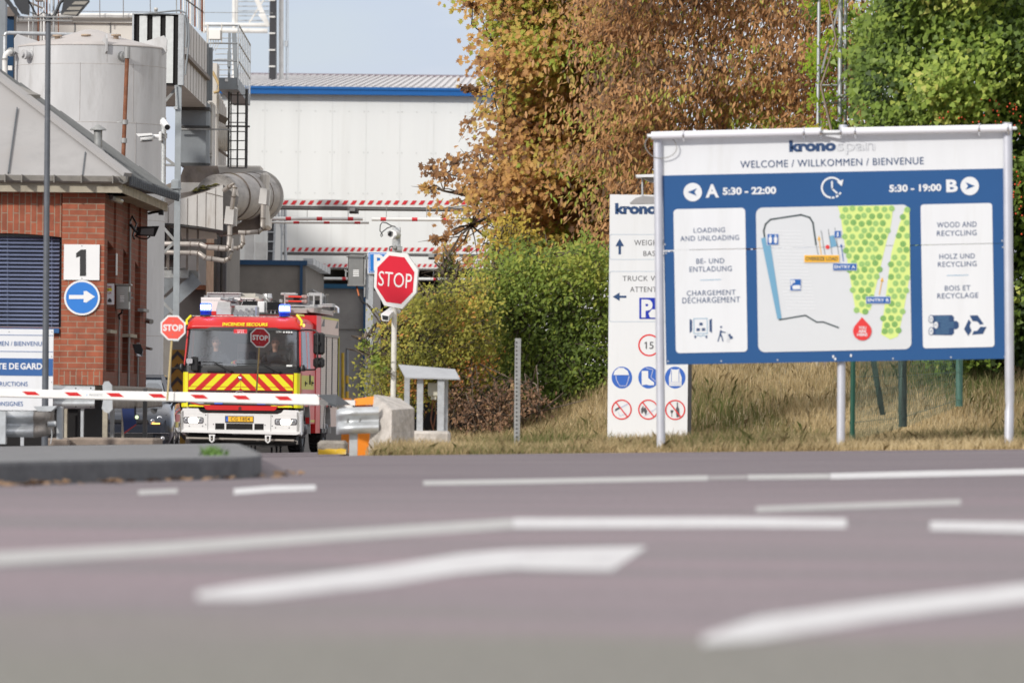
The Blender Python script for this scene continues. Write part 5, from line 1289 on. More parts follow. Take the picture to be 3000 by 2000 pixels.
part(mb, 'bumper_joint', m_gril)
for s, (u0, u1) in ((-1, (534.5, 595)), (1, (804, 870.5))):
    v0 = 1222.5 if s < 0 else 1224.5; v1 = v0 + 19
    mb = MB(); FP(mb, rrect(u0, v0, u1, v1, 6), -.024, 0, .01); hl = part(mb, 'headlight', M('lamp_housing', (.10, .10, .105), .3, var=.1))
    w = u1 - u0; vm = (v0 + v1) / 2; mb = MB()
    for f in (.15, .85): mb.lathe([(.052, -.001), (.045, -.006), (.02, -.001)], pt(u0 + w * f, vm, -.026), axis='Y', n=18)
    mb.build('side_lamp', m_lens, hl, local=True)
    mb = MB(); FP(mb, rrect(u0 + w * .26, v0 + 1.5, u0 + w * .73, v1 - 1.2, 6), -.031, 0, .005); mb.build('lit_lamp', m_headE, hl, local=True)
mb = MB(); FB(mb, 658, 1218, 742, 1238, -.032, -.021, 0, .004); FB(mb, 660.5, 1219.8, 667, 1234.5, -.036, -.0325, 2); FB(mb, 667, 1219.8, 740, 1234.5, -.036, -.0325, 1)
def tb(mb, s, u0, v0, u1, v1, y, mi, **k): return text(mb, s, lambda a, b: pt(u0 + (u1 - u0) * a, v1 + (v0 - v1) * b, y), mi, **k)
tb(mb, 'CG 1804', 675, 1221.3, 731, 1232.8, -.038, 0, bold=.005, space=1.08); tb(mb, 'L', 662.2, 1229, 664.4, 1233, -.038, 3)
part(mb, 'number_plate', [m_ink, m_plate, m_eub, m_white])
mb = MB(); mb.tube([pt(547, 1284, .1), pt(860, 1288, .1)], .026, 10)
for u in (548, 651, 755, 858): mb.lathe([(.03, -.03), (.03, .03)], pt(u, 1284.5 + (u - 547) * .012, .1), axis='X', n=10)
mb.tube([pt(860, 1287, .1), pt(872, 1290, .12), pt(871, 1300, .12), pt(868, 1296, .12)], .012, 6); part(mb, 'wash_bar', M('dull_steel', (.42, .38, .33), .45, metal=.5, var=.15))
for u in (620, 785):
    mb = MB(); mb.tube([pt(u - 6, 1276, -.02), pt(u - 6, 1290, -.03), pt(u, 1296, -.03), pt(u + 6, 1290, -.03), pt(u + 6, 1276, -.02)], .02, 8); FB(mb, u - 9, 1273, u + 9, 1277, -.03, .05); part(mb, 'tow_hook', m_fwht)
mb = MB(); FP(mb, [(545, 1272), (868, 1274), (868, 1300), (835, 1304), (800, 1308), (770, 1309), (745, 1304), (690, 1306), (640, 1303), (560, 1300)], .25, 0, .8); part(mb, 'underbody', M('chassis_black', (.022, .021, .02), .8, var=.3))
for i, u in enumerate((727, 737, 749, 799, 814, 826)):
    mb = MB()
    for k in range(7): mb.lathe([(.012, -.022), (.026, 0), (.012, .022)], pt(u + (k % 2) * .8, 1303 + k * 4.2, 3.4 + (i % 3) * .3), n=8)
    part(mb, 'hanging_chain', m_bk)
# wheels
def wheel(x, y, r=.50, w=.30, name='wheel'):
    s = 1 if x > 0 else -1
    mb = MB(); mb.lathe([(r - .14, -w / 2), (r - .03, -w / 2 + .005), (r, -w / 2 + .04), (r, w / 2 - .04), (r - .03, w / 2 - .005), (r - .14, w / 2)], (x, y, r), axis='X', n=36)
    for i in range(28):
        a = 2 * math.pi * i / 28; c = Vector((x, y + math.cos(a) * r, r + math.sin(a) * r)); d = Vector((0, -math.sin(a), math.cos(a)))
        for q in (-1, 1): mb.bar(c + Vector((q * w * .42, 0, 0)) - d * .02, c + Vector((q * .02, 0, 0)) + d * .03, .03, .03)
    wh = part(mb, name, m_rub)
    mb = MB(); o_ = x + s * (w / 2 - .02)
    mb.lathe([(r - .14, 0), (r - .17, s * -.02), (.2, s * -.05), (.19, s * .02), (.12, s * .03), (.1, s * .09), (.002, s * .1)], (o_, y, r), axis='X', n=28)
    for i in range(10): a = 2 * math.pi * i / 10; mb.lathe([(.018, 0), (.018, s * .05), (.002, s * .055)], (o_ - s * .01, y + math.cos(a) * .16, r + math.sin(a) * .16), axis='X', n=8)
    mb.build('rim', M('rim_grey', (.10, .10, .105), .4, metal=.5, var=.15), wh, local=True)
for x in (-1.03, 1.03): wheel(x, 1.25); wheel(x, 5.35)
for s in (-1, 1):
    for y in (1.25, 5.35):
        mb = MB(); pts = [Vector((s * 1.15, y + math.cos(R(a)) * .66, .5 + math.sin(R(a)) * .64)) for a in range(-8, 190, 14)]
        mb.loft([[p + Vector((dx, 0, 0)) for p in pts] for dx in (-.1 * s, .10 * s)], closed=False, cap=False)
        mb.loft([[p + Vector((.1 * s, 0, 0)) for p in pts], [p + Vector((.1 * s, (p.y - y) * .08, (p.z - .5) * .08)) for p in pts]], closed=False, cap=False); part(mb, 'mudguard', M('mudguard_grey', (.45, .45, .44), .5, var=.1))
mb = MB(); mb.box(HW - .1, HW, 1.85, 2.85, .62, .98); mb.box(HW - .3, HW - .005, .72, 2.0, .98, 1.0, 0); part(mb, 'cab_step_panel', m_fred)
mb = MB(); mb.box(HW, HW + .004, 1.95, 2.85, .655, .70); mb.box(HW, HW + .004, .3, .62, .985, 1.02); part(mb, 'step_stripe', M('side_yellow', (.55, .52, .05)))
# body with shutters
yb_ = 2.98; bz = lz(915)
mb = MB(); mb.box(-HW - .01, HW + .01, yb_, yb_ + .9, .42, bz); mb.box(-HW - .01, HW - .02, yb_ + .9, 7.6, .98, bz); mb.box(-HW - .01, HW - .03, yb_ + .9, 4.7, .45, .98); part(mb, 'body', m_fred)
mb = MB(); mb.box(HW - .019, HW + .012, yb_ + .92, 7.5, lz(967), bz - .005); part(mb, 'upper_side_panel', m_pinkp)
mb = MB(); mb.box(HW + .0125, HW + .017, yb_ + 1.0, 7.45, bz - .05, bz - .006); part(mb, 'upper_stripe', M('side_yellow', (.55, .52, .05)))
for y in (yb_ + 1.25, 7.05): mb = MB(); mb.prism([Vector((HW + .013, y - .3, lz(945))), Vector((HW + .013, y + .3, lz(945))), Vector((HW + .013, y + .3, lz(922))), Vector((HW + .013, y + .1, lz(926)))], (.004, 0, 0)); part(mb, 'surround_lamp', m_bk)
mb = MB(); mb.box(HW - .018, HW + .02, yb_ + .92, 7.5, lz(975), lz(967.5)); part(mb, 'shutter_header', M('shutter_header', (.3, .27, .24), .5, metal=.3))
for y0, y1, zb2 in ((yb_ + .94, yb_ + 2.05, lz(1263)), (yb_ + 2.13, yb_ + 3.25, lz(1170)), (yb_ + 3.33, yb_ + 4.45, lz(1190))):
    mb = MB(); k = int((lz(976) - zb2) / .04)
    for i in range(k):
        z = zb2 + (lz(976) - zb2) * i / k; h = (lz(976) - zb2) / k
        mb.prism([Vector((HW - .015, y0, z)), Vector((HW - .001, y0, z + h * .12)), Vector((HW + .002, y0, z + h * .5)), Vector((HW - .001, y0, z + h * .88)), Vector((HW - .015, y0, z + h))], (0, y1 - y0, 0))
    part(mb, 'roller_shutter', m_shut)
mb = MB()
for y in (yb_ + .9, yb_ + 2.06, yb_ + 3.26, yb_ + 4.46): mb.box(HW - .018, HW + .014, y, y + .065, .95 if y > 5 else .5, lz(976))
part(mb, 'shutter_guide', m_bk)
mb = MB()
for y in (yb_ + 1.0, yb_ + 1.55): mb.box(HW + .0, HW + .04, y, y + .4, lz(1267), lz(1254))
part(mb, 'shutter_latch', m_bk)
mb = MB(); mb.box(HW - .02, HW + .012, 6.0, 7.55, .55, .97); part(mb, 'rear_locker', m_pinkp)
mb = MB(); mb.tube([(HW + .018, 7.52, lz(1200)), (HW + .018, 7.52, lz(970))], .015, 6); part(mb, 'rear_edge_stripe', M('side_yellow', (.55, .52, .05)))
mb = MB(); mb.box(-HW - .008, lx(600), yb_ - .002, yb_ + .3, bz, bz + .07); part(mb, 'body_roof_rail', m_fred)
mb = MB(); mb.tube([pt(988, 914, 5.6), pt(988, 900, 5.6), pt(994, 896, 5.6), pt(1000, 900, 5.6), pt(1000, 914, 5.6)], .035, 10); part(mb, 'roof_handrail', m_chr)
# mirrors
for s in (1, -1):
    o_ = HW; xm = lx(929) if s > 0 else -lx(929) - .02
    mb = MB(); mb.tube([(s * (HW - .03), .32, lz(965)), (s * (HW + .1), .1, lz(964)), (s * (HW + .30), .02, lz(965)), (s * (HW + .36), .0, lz(972)), (s * (HW + .36), 0, lz(1072)), (s * (HW + .3), .02, lz(1080)), (s * (HW + .05), .2, lz(1081))], .018, 8); mb.lathe([(.06, -.05), (.07, 0), (.04, .08)], (s * (HW + .03), .2, lz(1078)), n=12); part(mb, 'mirror_arm', m_bk)
    for v0, v1, yy in ((972, 1036, .02), (1045, 1074, .02)):
        mb = MB(); xc = s * (HW + .36)
        mb.bbox(xc - .10 if s > 0 else xc - .14, xc + .14 if s > 0 else xc + .10, yy + .02, yy + .13, lz(v1), lz(v0), .04); mb.bbox(xc - .05, xc + .05, yy - .03, yy + .03, lz((v0 + v1) / 2 + 6), lz((v0 + v1) / 2 - 6), .015); part(mb, 'mirror', m_bk)
mb = MB(); mb.bbox(lx(541), lx(562), -.1, .03, lz(1066), lz(1050), .02); FB(mb, 555, 1046, 576, 1088, -.04, .05, 0, .02); sl_ = part(mb, 'searchlight', m_bk)
mb = MB(); FP(mb, rrect(542, 1051, 560, 1066, 4), -.105, 0, .006); mb.build('lens', m_lens, sl_, local=True)
# beacons and roof equipment
for u in (597.5, 831):
    v0 = 887.5 if u < 700 else 889.5; c_ = pt(u, v0 + 44, .75); r = .118; h = .30
    mb = MB(); mb.lathe([(r + .03, -.02), (r + .028, .045), (r, .06)], c_, n=28); be = part(mb, 'beacon', m_bk)
    mb = MB(); mb.lathe([(r, .06), (r, .13), (r + .003, .135), (r, .14)], c_, n=28); mb.build('lower_lens', m_blueL, be, local=True)
    mb = MB(); mb.lathe([(r, .14), (r, .285), (r - .02, .305), (.005, .31)], c_, n=28); mb.build('flashing_lens', m_blueE, be, local=True)
    mb = MB(); mb.lathe([(r + .004, .175), (r + .006, .19), (r + .006, .245), (r + .004, .26)], c_, n=20, a0=R(212), a1=R(328)); mb.build('flash_element', m_flashW, be, local=True)
mb = MB(); mb.loft([[pt(u, v, y) for u, v, y in ((628, 922, .85), (672, 922, .85), (672, 922, 1.5), (628, 922, 1.5))], [pt(u, v, y) for u, v, y in ((628, 906, .85), (670, 906, .85), (670, 906, 1.5), (628, 906, 1.5))], [pt(u, v, y) for u, v, y in ((633, 884, 1.2), (668, 884, 1.2), (668, 884, 1.5), (633, 884, 1.5))]]); part(mb, 'roof_box', m_alu)
mb = MB(); FB(mb, 682, 894, 748, 928, 1.0, 1.5, 0, .03); hb = part(mb, 'air_horn_bank', m_alu); mb = MB()
for i, u in enumerate((685, 700, 715, 731)):
    mb.tube([pt(u, 919 + i * .6, .97), pt(u, 919 + i * .6, .78)], [.035, .053], 16); mb.tube([pt(u + (1 if i < 2 else 3), 911 - (i > 1) * 4, .97), pt(u + (1 if i < 2 else 3), 911 - (i > 1) * 4, .82)], [.022, .036], 14)
mb.build('horn', m_chr, hb, local=True)
mb = MB(); mb.tube([pt(778, 932, .8), pt(778, 926, .8), pt(778.5, 924, .8), pt(780, 852, .8)], [.03, .014, .006, .004], 8); part(mb, 'aerial', m_bk)
mb = MB(); FB(mb, 580, 872, 698, 880, 3.3, 3.6); FB(mb, 580, 881, 660, 916, 3.3, 4.0); FB(mb, 698, 873, 740, 882, 3.4, 3.7); part(mb, 'white_roof_locker', m_white)
mb = MB(); FB(mb, 597, 858, 648, 873, 4.5, 6.5); FB(mb, 650, 858, 700, 873, 4.5, 6.5); FB(mb, 588, 866, 600, 873, 4.4, 4.6); part(mb, 'roof_chest', M('chest_grey', (.36, .37, .38), .5, metal=.2))
mb = MB(); FB(mb, 597, 857.5, 700, 859.5, 4.45, 6.6); part(mb, 'chest_lid', m_white)
mb = MB(); FB(mb, 700, 859, 745, 870, 4.6, 6.6); FB(mb, 692, 868, 755, 875, 4.5, 6.6); FB(mb, 700, 875, 760, 881, 4.3, 6.6); part(mb, 'ladder_box', M('ladder_beige', (.46, .44, .39), .5))
mb = MB(); mb.tube([pt(640, 874, 3.0), pt(665, 880, 3.0), pt(690, 882, 3.0)], .035, 8); mb.tube([pt(660, 876, 2.9), pt(680, 872, 2.9)], .02, 7); FB(mb, 663, 868, 678, 884, 2.9, 3.1, 0, .02); FB(mb, 668, 884, 690, 900, 3.0, 3.3, 0, .03); mb.tube([pt(700, 902, 3), pt(706, 885, 3), pt(712, 880, 3)], .012, 6); part(mb, 'water_monitor', M('monitor_grey', (.30, .31, .32), .4, metal=.5, var=.3, scale=12))
mb = MB()
for v in range(882, 895, 2): FB(mb, 706, v, 748, v + 1.2, 2.2, 2.6)
FB(mb, 707, 881, 747, 894, 2.25, 2.6); mb.tube([pt(716, 882, 2.3), pt(720, 878, 2.3), pt(736, 878, 2.3), pt(740, 882, 2.3)], .012, 6); FB(mb, 700, 876, 743, 879, 2.4, 2.5); part(mb, 'hose_cassette', m_bk)
mb = MB(); FB(mb, 751, 882, 772, 915, 1.7, 2.0, 0, .01); part(mb, 'white_roof_box', m_white)
mb = MB(); FB(mb, 772, 884, 778, 915, 1.75, 2.0); part(mb, 'roof_box_side', m_alu)
mb = MB(); mb.lathe([(.10, -.1), (.10, .0), (.11, .0), (.11, .05), (.10, .06), (.10, .1), (.09, .12), (.003, .12)], pt(780, 876, 2.6), n=20); mb.tube([pt(770, 866, 2.5), pt(776, 872, 2.4), pt(784, 880, 2.4)], .016, 7); part(mb, 'mast_head', m_alu)
mb = MB(); FB(mb, 779, 884, 820, 907, 1.6, 2.1)
for i in range(12): FB(mb, 780 + i * 3.4, 884, 781.6 + i * 3.4, 907, 1.57, 1.6)
mb.tube([pt(790, 884, 1.8), pt(794, 880, 1.8), pt(804, 880, 1.8), pt(808, 884, 1.8)], .012, 6); FB(mb, 782, 910, 812, 916, 1.7, 1.9, 0); part(mb, 'mast_lamp_bank', m_bk)
mb = MB()
for u in (791, 803): FB(mb, u - 1.5, 906, u + 1.5, 917, 1.65, 1.7)
mb.lathe([(.03, -.01), (.03, .01)], pt(819, 877, 2.6), axis='Y', n=14); FB(mb, 817, 876, 825, 900, 2.6, 2.7); part(mb, 'mast_bracket', m_alu)
mb = MB(); FB(mb, 833, 858, 836, 914, 4.2, 4.3); FB(mb, 822, 857, 868, 862, 4.2, 4.6); FB(mb, 905, 857, 948, 864, 4.2, 4.6); FB(mb, 903, 858, 908, 890, 4.2, 4.3); FB(mb, 921, 862, 925, 914, 4.1, 4.2); FB(mb, 942, 864, 948, 892, 4.2, 4.6); FB(mb, 907, 880, 948, 893, 4.3, 4.7); FB(mb, 850, 890, 980, 896, 4.2, 4.8); FB(mb, 845, 890, 900, 908, 4.6, 4.8); FB(mb, 950, 887, 980, 893, 4.2, 4.8); FB(mb, 946, 866, 958, 886, 4.5, 4.7); FB(mb, 852, 897, 948, 899, 4.1, 4.2)
for i in range(10): FB(mb, 824 + i * 4.4, 855.5, 826 + i * 4.4, 857.5, 4.2, 4.3); FB(mb, 908 + i * 4, 855, 910 + i * 4, 857.3, 4.2, 4.3)
part(mb, 'ladder_rack', m_alu)
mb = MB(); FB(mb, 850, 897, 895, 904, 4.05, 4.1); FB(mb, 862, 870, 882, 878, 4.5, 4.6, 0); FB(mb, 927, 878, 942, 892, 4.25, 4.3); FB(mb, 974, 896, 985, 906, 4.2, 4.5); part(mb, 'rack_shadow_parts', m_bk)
for v in (867.5, 881): mb = MB(); mb.tube([pt(846, v, 4.1), pt(886, v + .5, 4.1)], .022, 10); part(mb, 'red_handle', M('handle_red', (.75, .05, .03), .4, var=.05)); mb = MB(); mb.tube([pt(836, v, 4.12), pt(846, v, 4.12)], .035, 10); mb.tube([pt(886, v, 4.12), pt(893, v, 4.12)], .035, 10); FB(mb, 888, v - 5, 903, v + 6, 4.1, 4.3, 0, .02); part(mb, 'clear_holder', M('clear_holder', (.40, .28, .26), .3, var=.1))
mb = MB(); mb.lathe([(.02, -.16), (.02, .1), (.04, .1), (.04, .12)], pt(964, 876, 4.4), n=10); mb.lathe([(.05, 0), (.05, .02)], pt(964, 889, 4.4), n=12); FB(mb, 953, 866, 960, 886, 4.5, 4.6); part(mb, 'hose_nozzle', m_galvd)
mb = MB(); FB(mb, 836, 900, 922, 913, 3.4, 7.4); FB(mb, 852, 905, 900, 915, 3.2, 3.5); part(mb, 'roof_tread_side', M('roof_side_grey', (.40, .37, .35), .5, metal=.3, var=.15))
# interior
mb = MB(); mb.box(-1.18, 1.18, 1.5, 1.56, 1.0, 2.75); part(mb, 'cab_partition', m_intr)
mb = MB(); mb.prism([Vector((-1.15, .25, 1.70)), Vector((1.15, .25, 1.70)), Vector((1.15, .62, 1.86)), Vector((-1.15, .62, 1.86))], (0, 0, -.12)); mb.box(-.15, .3, .5, .7, 1.8, 1.95); part(mb, 'dashboard', m_intr)
mb = MB(); mb.box(-.25, 1.0, 1.44, 1.49, 1.75, 2.28)
for i in range(4): mb.bbox(-.22 + i * .22, -.08 + i * .22, 1.36, 1.45, 1.95, 2.12, .02, 1)
part(mb, 'equipment_board', [m_intl, m_intr])
for x in (.70, -.72): mb = MB(); mb.bbox(x - .26, x + .26, 1.12, 1.26, 1.4, 2.2, .06); mb.bbox(x - .14, x + .14, 1.12, 1.22, 2.2, 2.42, .05); part(mb, 'cab_seat', m_intr)
mb = MB(); c_ = Vector((.72, .60, 1.80)); ax1, ax2 = Vector((1, 0, 0)), Vector((0, .5, .35)).normalized()
mb.tube([c_ + ax1 * math.cos(a) * .24 + ax2 * math.sin(a) * .24 for a in [2 * math.pi * i / 24 for i in range(25)]], .017, 8, cap=False); mb.tube([c_ - ax1 * .23, c_, c_ + ax1 * .23], .02, 6); part(mb, 'steering_wheel', m_bk)
mb = MB(); FB(mb, 680.5, 964, 720, 977, .325, .33); tb(mb, 'LF 2-1', 692, 970, 709.5, 975, .322, 1, bold=.02); tb(mb, 'Rumelange', 690, 965.2, 711, 968.6, .322, 1); part(mb, 'windscreen_card', [M('card_red', (.62, .03, .04), .5, var=0, emit=(.5, .02, .03), estr=.25), M('card_white', (.8, .8, .8), .5, var=0, emit=(1, 1, 1), estr=.3)])  # card and lettering given a faint glow of their own, not a lamp
mb = MB()
for u in (829, 837, 844, 851.5): FP(mb, disc(u, 971.5, 2.8, 14), .30)
tb(mb, 'CG1804', 806, 968.5, 822, 973, .30, 0); FB(mb, 837, 1067, 854, 1072, .07, .075); part(mb, 'screen_sticker', M('sticker_white', (.8, .82, .8), .5, var=0))

# ---------------------------------------------------------------- the crew: one continuous skinned body each
def person(label, base, rz, joints, edges, radii, head, mats, hair_pts=None, root='pelvis', extra=None):
    me = bpy.data.meshes.new('person'); names = list(joints); ix = {n_: i for i, n_ in enumerate(names)}
    me.from_pydata([joints[n_] for n_ in names], [(ix[a], ix[b]) for a, b in edges], [])
    o = bpy.data.objects.new('person', me); COL.objects.link(o)
    sk = o.modifiers.new('skin', 'SKIN'); sk.use_smooth_shade = True; sk.branch_smoothing = .6
    for i, n_ in enumerate(names):
        sv = me.skin_vertices[0].data[i]; r = radii[n_]; sv.radius = r if isinstance(r, tuple) else (r, r); sv.use_root = (n_ == root)
    ss = o.modifiers.new('sub', 'SUBSURF'); ss.levels = 2; ss.render_levels = 2
    dg = bpy.context.evaluated_depsgraph_get(); dg.update()
    src = o.evaluated_get(dg).to_mesh(); V = [q.co.copy() for q in src.vertices]; Fc = [list(p.vertices) for p in src.polygons]
    o.evaluated_get(dg).to_mesh_clear(); bpy.data.objects.remove(o); bpy.data.meshes.remove(me)
    mb = MB(); mb.add(V, Fc, 0, True)
    H = Vector(head)                             # head centre; face looks to -y
    HV, HF = [], []; nu, nv = 20, 16
    for j in range(nv + 1):
        th = math.pi * j / nv
        for i in range(nu):
            ph = 2 * math.pi * i / nu; x, y, z = math.sin(th) * math.cos(ph), math.sin(th) * math.sin(ph), math.cos(th)
            w = .078 * (1 - .22 * max(0, -z) ** 1.5); d = .098 * (1 - .10 * max(0, -z)); p = Vector((x * w, y * d, z * .122))
            front = max(0, -y)
            if front > .6:
                ax_ = abs(x)
                if ax_ < .28 and -.32 < z < .1: p.y -= .022 * (1 - ax_ / .28) * (1 - abs(z + .18) / .32 if z < -.18 + .3 else 0)   # nose
                if .25 < ax_ < .55 and .0 < z < .25: p.y += .010                                                                 # eye sockets
                if ax_ < .4 and -.58 < z < -.44: p.y += .006                                                                      # mouth line
                if ax_ < .35 and z < -.75: p.y -= .008                                                                            # chin
            HV.append(H + p)
    for j in range(nv):
        for i in range(nu): HF.append((j * nu + i, j * nu + (i + 1) % nu, (j + 1) * nu + (i + 1) % nu, (j + 1) * nu + i))
    mb.add(HV, HF, 1, True)
    mb.tube([H + Vector((0, .015, -.08)), H + Vector((0, .03, -.17))], .052, 12, 1)
    for s in (-1, 1):
        mb.add([H + Vector((s * .078, .0, .025)), H + Vector((s * .092, .018, .03)), H + Vector((s * .088, .018, -.02)), H + Vector((s * .078, .0, -.03))], [(0, 1, 2, 3), (3, 2, 1, 0)], 1)
        mb.lathe([(.012, 0), (.008, -.006), (.001, -.008)], H + Vector((s * .032, -.086, .018)), axis='Y', n=10, mi=2)
    mb.box(H.x - .024, H.x + .024, H.y - .096, H.y - .088, H.z - .066, H.z - .060, 3)
    if extra: extra(mb)
    t = mb.build('person', mats); t.location = base; t.rotation_euler = (0, 0, rz)
    mb = MB(); hv, hf = [], []
    for j in range(9):
        th = math.pi * .62 * j / 8
        for i in range(22):
            ph = 2 * math.pi * i / 22; x, y, z = math.sin(th) * math.cos(ph), math.sin(th) * math.sin(ph), math.cos(th)
            back = .0 if y > -.1 else 1.
            th2 = th if back == 0 else min(th, math.pi * .33)
            x, y, z = math.sin(th2) * math.cos(ph), math.sin(th2) * math.sin(ph), math.cos(th2)
            jit = 1.05 + .03 * math.sin(ph * 7 + j)
            hv.append(H + Vector((x * .078 * jit, y * .098 * jit, z * .122 * jit + .004)))
    for j in range(8):
        for i in range(22): hf.append((j * 22 + i, j * 22 + (i + 1) % 22, (j + 1) * 22 + (i + 1) % 22, (j + 1) * 22 + i))
    mb.add(hv, hf, 0, True); h = mb.build('hair', M('hair_grey', (.20, .18, .16), .7, var=.3, scale=60)); h.parent = t
    tag(t, label, 'person')
    return t
m_skin = M('skin', (.55, .30, .21), .55, var=.06, scale=20)
def hand(jo, ed, ra, side, wrist, dirv, curl, spread):
    """five finger chains on a palm, closing round what they hold"""
    wv = Vector(wrist); d = Vector(dirv).normalized(); sp = Vector(spread).normalized(); c = Vector(curl).normalized()
    pm = wv + d * .07; jo[side + 'palm'] = pm; ed.append((side + 'wrist', side + 'palm')); ra[side + 'palm'] = (.036, .02)
    for k, (off, ln) in enumerate(((-.030, .068), (-.010, .08), (.010, .076), (.028, .06))):
        k1, k2, k3 = (side + 'f%d%s' % (k, q) for q in 'abc')
        jo[k1] = pm + sp * off + d * .03; jo[k2] = jo[k1] + d * ln * .4 + c * ln * .2; jo[k3] = jo[k2] + c * ln * .45 - d * ln * .08
        ed += [(side + 'palm', k1), (k1, k2), (k2, k3)]; ra[k1] = .0095; ra[k2] = .0088; ra[k3] = .0075
    jo[side + 't1'] = wv + d * .035 - sp * .042; jo[side + 't2'] = jo[side + 't1'] + d * .035 + c * .02 - sp * .006
    ed += [(side + 'palm', side + 't1'), (side + 't1', side + 't2')]; ra[side + 't1'] = .012; ra[side + 't2'] = .009
def crew(label, x, headturn, right_up, mats):
    """seated at the windscreen, local to the cab; x is the seat"""
    jo = {'pelvis': Vector((0, .98, 1.55)), 'waist': Vector((0, .97, 1.72)), 'chest': Vector((0, .94, 1.93)), 'neck': Vector((0, .93, 2.10)), 'neck2': Vector((0, .91, 2.17))}
    ra = {'pelvis': (.17, .12), 'waist': (.155, .11), 'chest': (.19, .12), 'neck': (.075, .07), 'neck2': (.052, .052)}
    ed = [('pelvis', 'waist'), ('waist', 'chest'), ('chest', 'neck'), ('neck', 'neck2')]
    for s, n_ in ((-1, 'r'), (1, 'l')):
        jo[n_ + 'sh'] = Vector((s * .20, .94, 2.02)); ra[n_ + 'sh'] = .072
        if right_up and n_ == 'r':
            jo[n_ + 'el'] = Vector((s * .30, .74, 1.86)); jo[n_ + 'wrist'] = Vector((s * .13, .66, 2.05))
        elif right_up:
            jo[n_ + 'el'] = Vector((s * .36, .78, 1.84)); jo[n_ + 'wrist'] = Vector((s * .52, .62, 1.90))
        else:
            jo[n_ + 'el'] = Vector((s * .29, .80, 1.80)); jo[n_ + 'wrist'] = Vector((s * .22, .62, 1.86))
        ra[n_ + 'el'] = .05; ra[n_ + 'wrist'] = (.034, .028)
        ed += [('chest', n_ + 'sh'), (n_ + 'sh', n_ + 'el'), (n_ + 'el', n_ + 'wrist')]
        d = (jo[n_ + 'wrist'] - jo[n_ + 'el'])
        if right_up and n_ == 'r': hand(jo, ed, ra, n_, jo[n_ + 'wrist'], (0.1, -.1, 1), (.6, .5, .1), (.3, 1, 0))
        else: hand(jo, ed, ra, n_, jo[n_ + 'wrist'], d, (0, -.3, -1), (1, 0, 0))
        jo[n_ + 'hip'] = Vector((s * .10, .95, 1.52)); jo[n_ + 'knee'] = Vector((s * .14, .55, 1.52)); jo[n_ + 'ank'] = Vector((s * .14, .5, 1.10)); jo[n_ + 'toe'] = Vector((s * .15, .38, 1.06))
        ra[n_ + 'hip'] = .09; ra[n_ + 'knee'] = .065; ra[n_ + 'ank'] = .045; ra[n_ + 'toe'] = .04
        ed += [('pelvis', n_ + 'hip'), (n_ + 'hip', n_ + 'knee'), (n_ + 'knee', n_ + 'ank'), (n_ + 'ank', n_ + 'toe')]
    M_ = ROOTM[fe.name]
    def extra(mb):
        for s in ('r', 'l'):
            pass
    return person(label, M_ @ Vector((x, 0, 0)), TRZ + headturn, jo, ed, ra, (0, .885, 2.29), mats, extra=extra)
m_navy = M('navy_jacket', (.018, .02, .028), .8, var=.15, scale=12)
m_red_eye = M('eye_dark', (.02, .015, .012), .3, var=0); m_lip = M('lip', (.32, .11, .09), .5, var=0)
crew('grey-haired driver in navy jacket with both hands at the steering wheel', .70, R(6), False, [m_navy, m_skin, m_red_eye, m_lip])
pa = crew('crew member in navy jacket raising a hand to the mouth beside the driver', -.70, R(-4), True, [m_navy, m_skin, m_red_eye, m_lip])
# sleeve band of the passenger
mb = MB(); M_ = ROOTM[fe.name]
jb = [Vector((.20, .94, 2.02)), Vector((.36, .78, 1.84)), Vector((.52, .62, 1.90))]
mb.tube([jb[1].lerp(jb[2], .55), jb[1].lerp(jb[2], .78)], .05, 12); mb.tube([jb[1].lerp(jb[2], .28), jb[1].lerp(jb[2], .38)], .053, 12, 1)
ob = mb.build('sleeve_stripe', [M('hi_vis_red', (.65, .08, .04), .6, var=.05), M('hi_vis_yellow', (.7, .65, .05), .6, var=.05)]); ob.parent = pa

# ================================================================ DARK HATCHBACK
CY_ = 94.3; cs = F / CY_
c0 = P(357, 1335, CY_); cg = GZ(c0.x, CY_) + .01
car = thing('parked_car', 'dark blue-grey hatchback with lit indicator half hidden behind the gatehouse', 'car', (c0.x, CY_, cg), R(1.4)); car.scale = (.93, .93, .93)
m_car = M('car_paint', (.028, .034, .048), .25, metal=.3, var=.05, coat=.8)
W2 = .90
# body: cross-sections along y: (y, half width, [(x_frac, z) ...])
def cring(y, hw, zl, zs, zt, tw):
    pts = [(-hw * .94, zl), (-hw, zl + .16), (-hw, zs - .12), (-hw * .97, zs), (-hw * tw, zt - .02), (-hw * tw * .85, zt)]
    return [Vector((x, y, z)) for x, z in pts] + [Vector((-x, y, z)) for x, z in pts[::-1]]
mb = MB()
secs = [(.02, .70, .25, .50, .52, .95), (.0, .80, .22, .62, .66, .94), (.06, .86, .2, .68, .72, .93), (.22, .885, .2, .74, .80, .92), (.7, .90, .2, .84, .92, .90), (1.05, .90, .2, .90, .97, .88), (1.2, .90, .2, .92, .98, .86), (3.9, .90, .2, .96, 1.0, .85), (4.2, .86, .3, .9, .95, .85)]
mb.loft([cring(*s_) for s_ in secs], 0, True, True); mb.build('body', m_car, car, local=True)
mb = MB(); mb.loft([[Vector((x, y, z)) for x, y, z in ((-.78, 1.75, 1.40), (.78, 1.75, 1.40), (.78, 1.75, 1.36), (-.78, 1.75, 1.36))], [Vector((x, y, z)) for x, y, z in ((-.58, 1.95, 1.455), (.58, 1.95, 1.455), (.62, 1.95, 1.40), (-.62, 1.95, 1.40))], [Vector((x, y, z)) for x, y, z in ((-.58, 3.6, 1.43), (.58, 3.6, 1.43), (.66, 3.6, 1.36), (-.66, 3.6, 1.36))]], 0, True, False); mb.build('roof', m_car, car, local=True)
